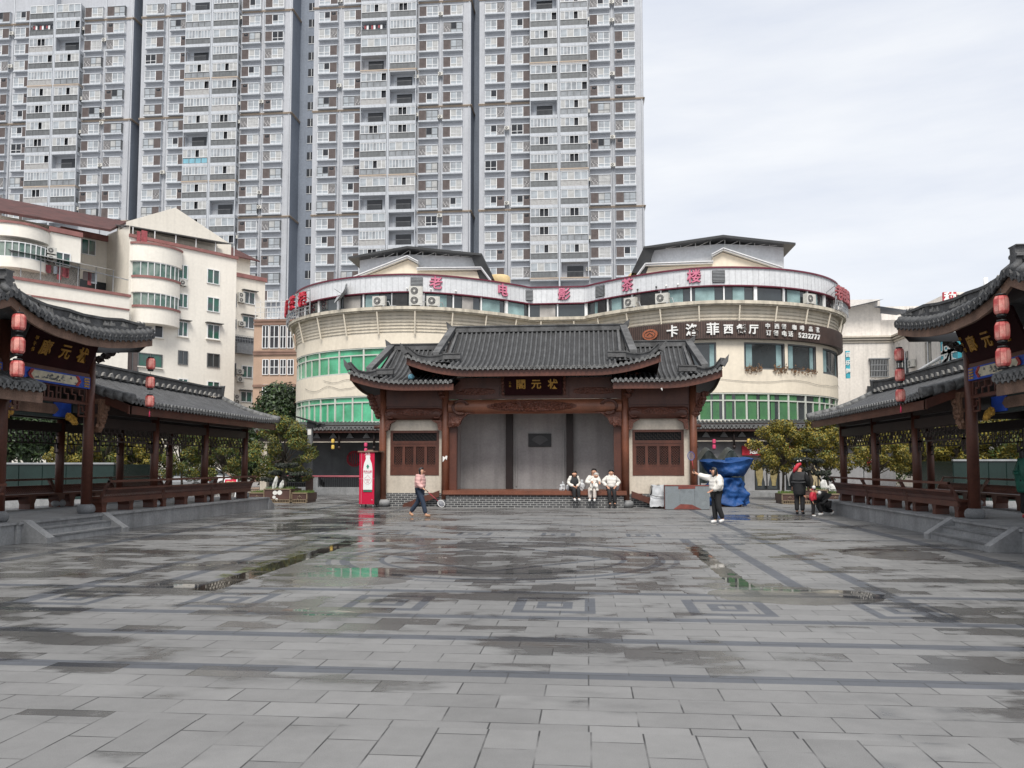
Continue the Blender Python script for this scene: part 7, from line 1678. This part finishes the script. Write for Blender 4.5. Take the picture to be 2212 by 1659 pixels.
# young woman swinging a racket: back three-quarter, left arm out
g0 = gr(1548, 1131); L1 = (g0.x, g0.y, 0)
pz = dict(elL=(-.16, .0, 1.34), shR=(-.16, -.02, 1.35), elR=(-.3, -.18, 1.36), wrR=(-.46, -.36, 1.46), elL_=(0, 0, 0), shL=(.16, .02, 1.33), wrL=(.12, -.2, .98), knL=(.1, .02, .48), anL=(.1, .16, .13), toL=(.1, .03, .04), head=(-.01, -.06, 1.52), crown=(0, -.03, 1.59), look=(-.2, -1, .45)); pz.pop('elL_'); pz['elL'] = (.24, -.02, 1.1)
person(L1, R(-68), 'young woman in a cream puffer coat and black trousers stretching out one arm', pz, 'coat_white', 'trouser_black', 'shoe_white', 'bob', 1.0, 1.14)
hp = wpt(L1, R(-68), 1, (-.52, -.43, 1.51)); q = atY(1493, 985, hp.y - .05); racket(hp, q, 'badminton racket raised by the woman in cream, in front of the stage column', 'racket_blue')
skin('hood', [((.0, .1, 1.36), .09), ((.1, .06, 1.38), .06), ((-.1, .06, 1.38), .06)], [(0, 1), (0, 2)], 'coat_white', bpy.data.objects[[o.name for o in bpy.data.objects if o.get('label', '').startswith('young woman')][0]], 0, 2)
# three people on the edge of the stage floor
sit = dict(pelvis=(0, 0, .08), waist=(0, .0, .22), chest=(0, -.01, .42), neck=(0, -.02, .57), head=(0, -.05, .68), crown=(0, -.03, .755), shL=(.16, -.01, .515), shR=(-.16, -.01, .515), elL=(.22, -.02, .28), elR=(-.22, -.02, .28), wrL=(.06, -.26, .16), wrR=(-.06, -.26, .16),
           hiL=(.09, -.04, .07), hiR=(-.09, -.04, .07), knL=(.09, -.4, .06), knR=(-.09, -.4, .06), anL=(.09, -.42, -.32), anR=(-.09, -.42, -.32), toL=(.1, -.56, -.37), toR=(-.1, -.56, -.37))
def seat(px, lab, extra, top, legs, shoes, hair, puff=1.0, sc=1.0, rz=0.0):
    p = atY(px, 1060, 32.98); pz = dict(sit); pz.update(extra); return person((p.x, 33.0, .69 + .015), rz, lab, pz, top, legs, shoes, hair, sc, puff), p.x
a_, _x = seat(1239, 'long haired person in black and white sitting on the stage edge, looking down', dict(head=(0, -.12, .65), crown=(0, -.14, .725), neck=(0, -.05, .56), look=(0, -1, -.5)), 'coat_white', 'trouser_black', 'shoe_white', 'long', rz=.3)
skin('vest', [((0, -.02, .1), .215), ((0, -.02, .3), .22), ((0, -.04, .46), .19), ((.12, -.03, .49), .12), ((-.12, -.03, .49), .12)], [(0, 1), (1, 2), (2, 3), (2, 4)], 'coat_black', a_, 0, 2)
m_, mx_ = seat(1282, 'woman in white holding a baby on the stage edge', dict(head=(.03, -.06, .71), crown=(.02, -.04, .785), elL=(.25, -.12, .3), elR=(-.25, -.12, .3), wrL=(.06, -.28, .34), wrR=(-.04, -.3, .3)), 'coat_white', 'trouser_cream', 'shoe_white', 'bun', 1.08, 1.04, rz=-.12)
c_, _x = seat(1320, 'rightmost person on the stage edge, white padded jacket and black trousers', dict(elL=(.33, .02, .32), wrL=(.17, -.1, .16), elR=(-.33, .02, .32), wrR=(-.17, -.1, .16), knL=(.1, -.22, -.08), knR=(-.1, -.22, -.08), anL=(.11, -.26, -.52), anR=(-.08, -.26, -.52), toL=(.12, -.39, -.585), toR=(-.09, -.39, -.585)), 'coat_white', 'trouser_black', 'shoe_black', 'short', 1.12, 1.02, rz=.12)
skin('collar', [((0, -.04, .56), .09), ((.1, -.01, .57), .07), ((-.1, -.01, .57), .07)], [(0, 1), (0, 2)], 'coat_white', c_, 0, 2)
pz = dict(pelvis=(0, 0, .1), waist=(0, 0, .2), chest=(.03, 0, .3), neck=(.06, 0, .37), head=(.09, -.01, .45), crown=(.1, 0, .5), shL=(.13, -.02, .33), shR=(-.04, -.02, .33), elL=(.2, -.08, .26), elR=(-.1, -.1, .26), wrL=(.22, -.16, .2), wrR=(-.08, -.18, .22), hiL=(.06, -.03, .08), hiR=(-.06, -.03, .08), knL=(.1, -.16, .05), knR=(-.1, -.16, .05), anL=(.12, -.2, -.08), anR=(-.12, -.2, -.08), toL=(.13, -.26, -.1), toR=(-.13, -.26, -.1))
person((mx_ + .02, 32.66, .86), 0, 'baby in a fluffy white suit held on the lap of the woman in white', pz, 'coat_white', 'coat_white', 'coat_white', 'short', .95, .62, hat='coat_white')
# man in black, crouching adult with a child in red
g0 = gr(1728, 1111); mn_ = person((g0.x, g0.y, 0), R(155), 'man in a long black padded coat and cap seen from behind, arm held down', dict(elL=(.24, -.06, 1.12), wrL=(.26, -.2, .9), elR=(-.24, -.05, 1.12), wrR=(-.24, -.16, .9), head=(0, -.06, 1.49)), 'coat_black', 'trouser_black', 'shoe_black', 'short', 1.06, 1.22, hat='coat_black', long_coat=True)
p = atY(1723, 1008, g0.y - .05); t = thing('red_balloon', 'shiny red balloon toy with two white dots by the shoulder of the man in black', 'balloon', p)
b = MB(); b.tube([(-.14, 0, -.2), (-.08, 0, -.08), (.02, 0, .06), (.12, 0, .1)], [.04, .07, .07, .05], 10); b.build('balloon', 'coat_red', t); b = MB(); b.sphere((-.0, -.03, .2), .03, 8); b.sphere((.1, -.03, .21), .03, 8); b.build('eyes', 'shoe_white', t)
g1 = gr(1778, 1114); L3 = (g1.x, g1.y, 0)
pz = dict(pelvis=(0, .12, .42), waist=(0, .05, .54), chest=(0, -.12, .68), neck=(0, -.28, .76), head=(0, -.36, .82), crown=(0, -.37, .9), shL=(.16, -.16, .72), shR=(-.16, -.16, .72), elL=(.2, -.32, .55), elR=(-.2, -.32, .55), wrL=(.12, -.48, .6), wrR=(-.12, -.48, .6), hiL=(.09, .1, .38), hiR=(-.09, .1, .38), knL=(.12, -.28, .42), knR=(-.1, .02, .2), anL=(.12, -.1, .09), anR=(-.1, .42, .14), toL=(.12, -.24, .03), toR=(-.1, .32, .03))
person(L3, R(-75), 'adult in a long black coat crouching with arms around a small child', pz, 'coat_black', 'trouser_black', 'shoe_white', 'short', 1.05, 1.2, face=False, long_coat=True)
g2 = atY(1757, 1113, 28.25); person((g2.x, g2.y, 0), R(60), 'small child in a bright red jacket with white bobbles, held by the crouching adult', dict(), 'coat_red', 'trouser_black', 'shoe_white', 'short', .58, 1.25, hat='coat_red')
b = MB(); 
for dx, dz in ((.02, .98), (.2, .8)): b.sphere((dx, -.06, dz), .065, 10)
kid = [o for o in bpy.data.objects if o.get('label', '').startswith('small child')][0]
o = b.build('bobbles', 'shoe_white', kid); o.scale = (1 / .58,) * 3; o.rotation_euler = (0, 0, -R(60))
# person in green at the right frame edge
p = atX(2207, 1030, 12.2); person((12.25, p.y, .465), R(70), 'person in a dark green patterned coat, black trousers and red shoes at the right edge', dict(wrL=(.15, -.22, 1.0), elL=(.22, 0, 1.1), knR=(-.09, -.1, .5), anR=(-.09, -.14, .09), toR=(-.09, -.28, .04)), 'coat_green', 'trouser_black', 'coat_red', 'bob', 1.0, 1.15, long_coat=True)
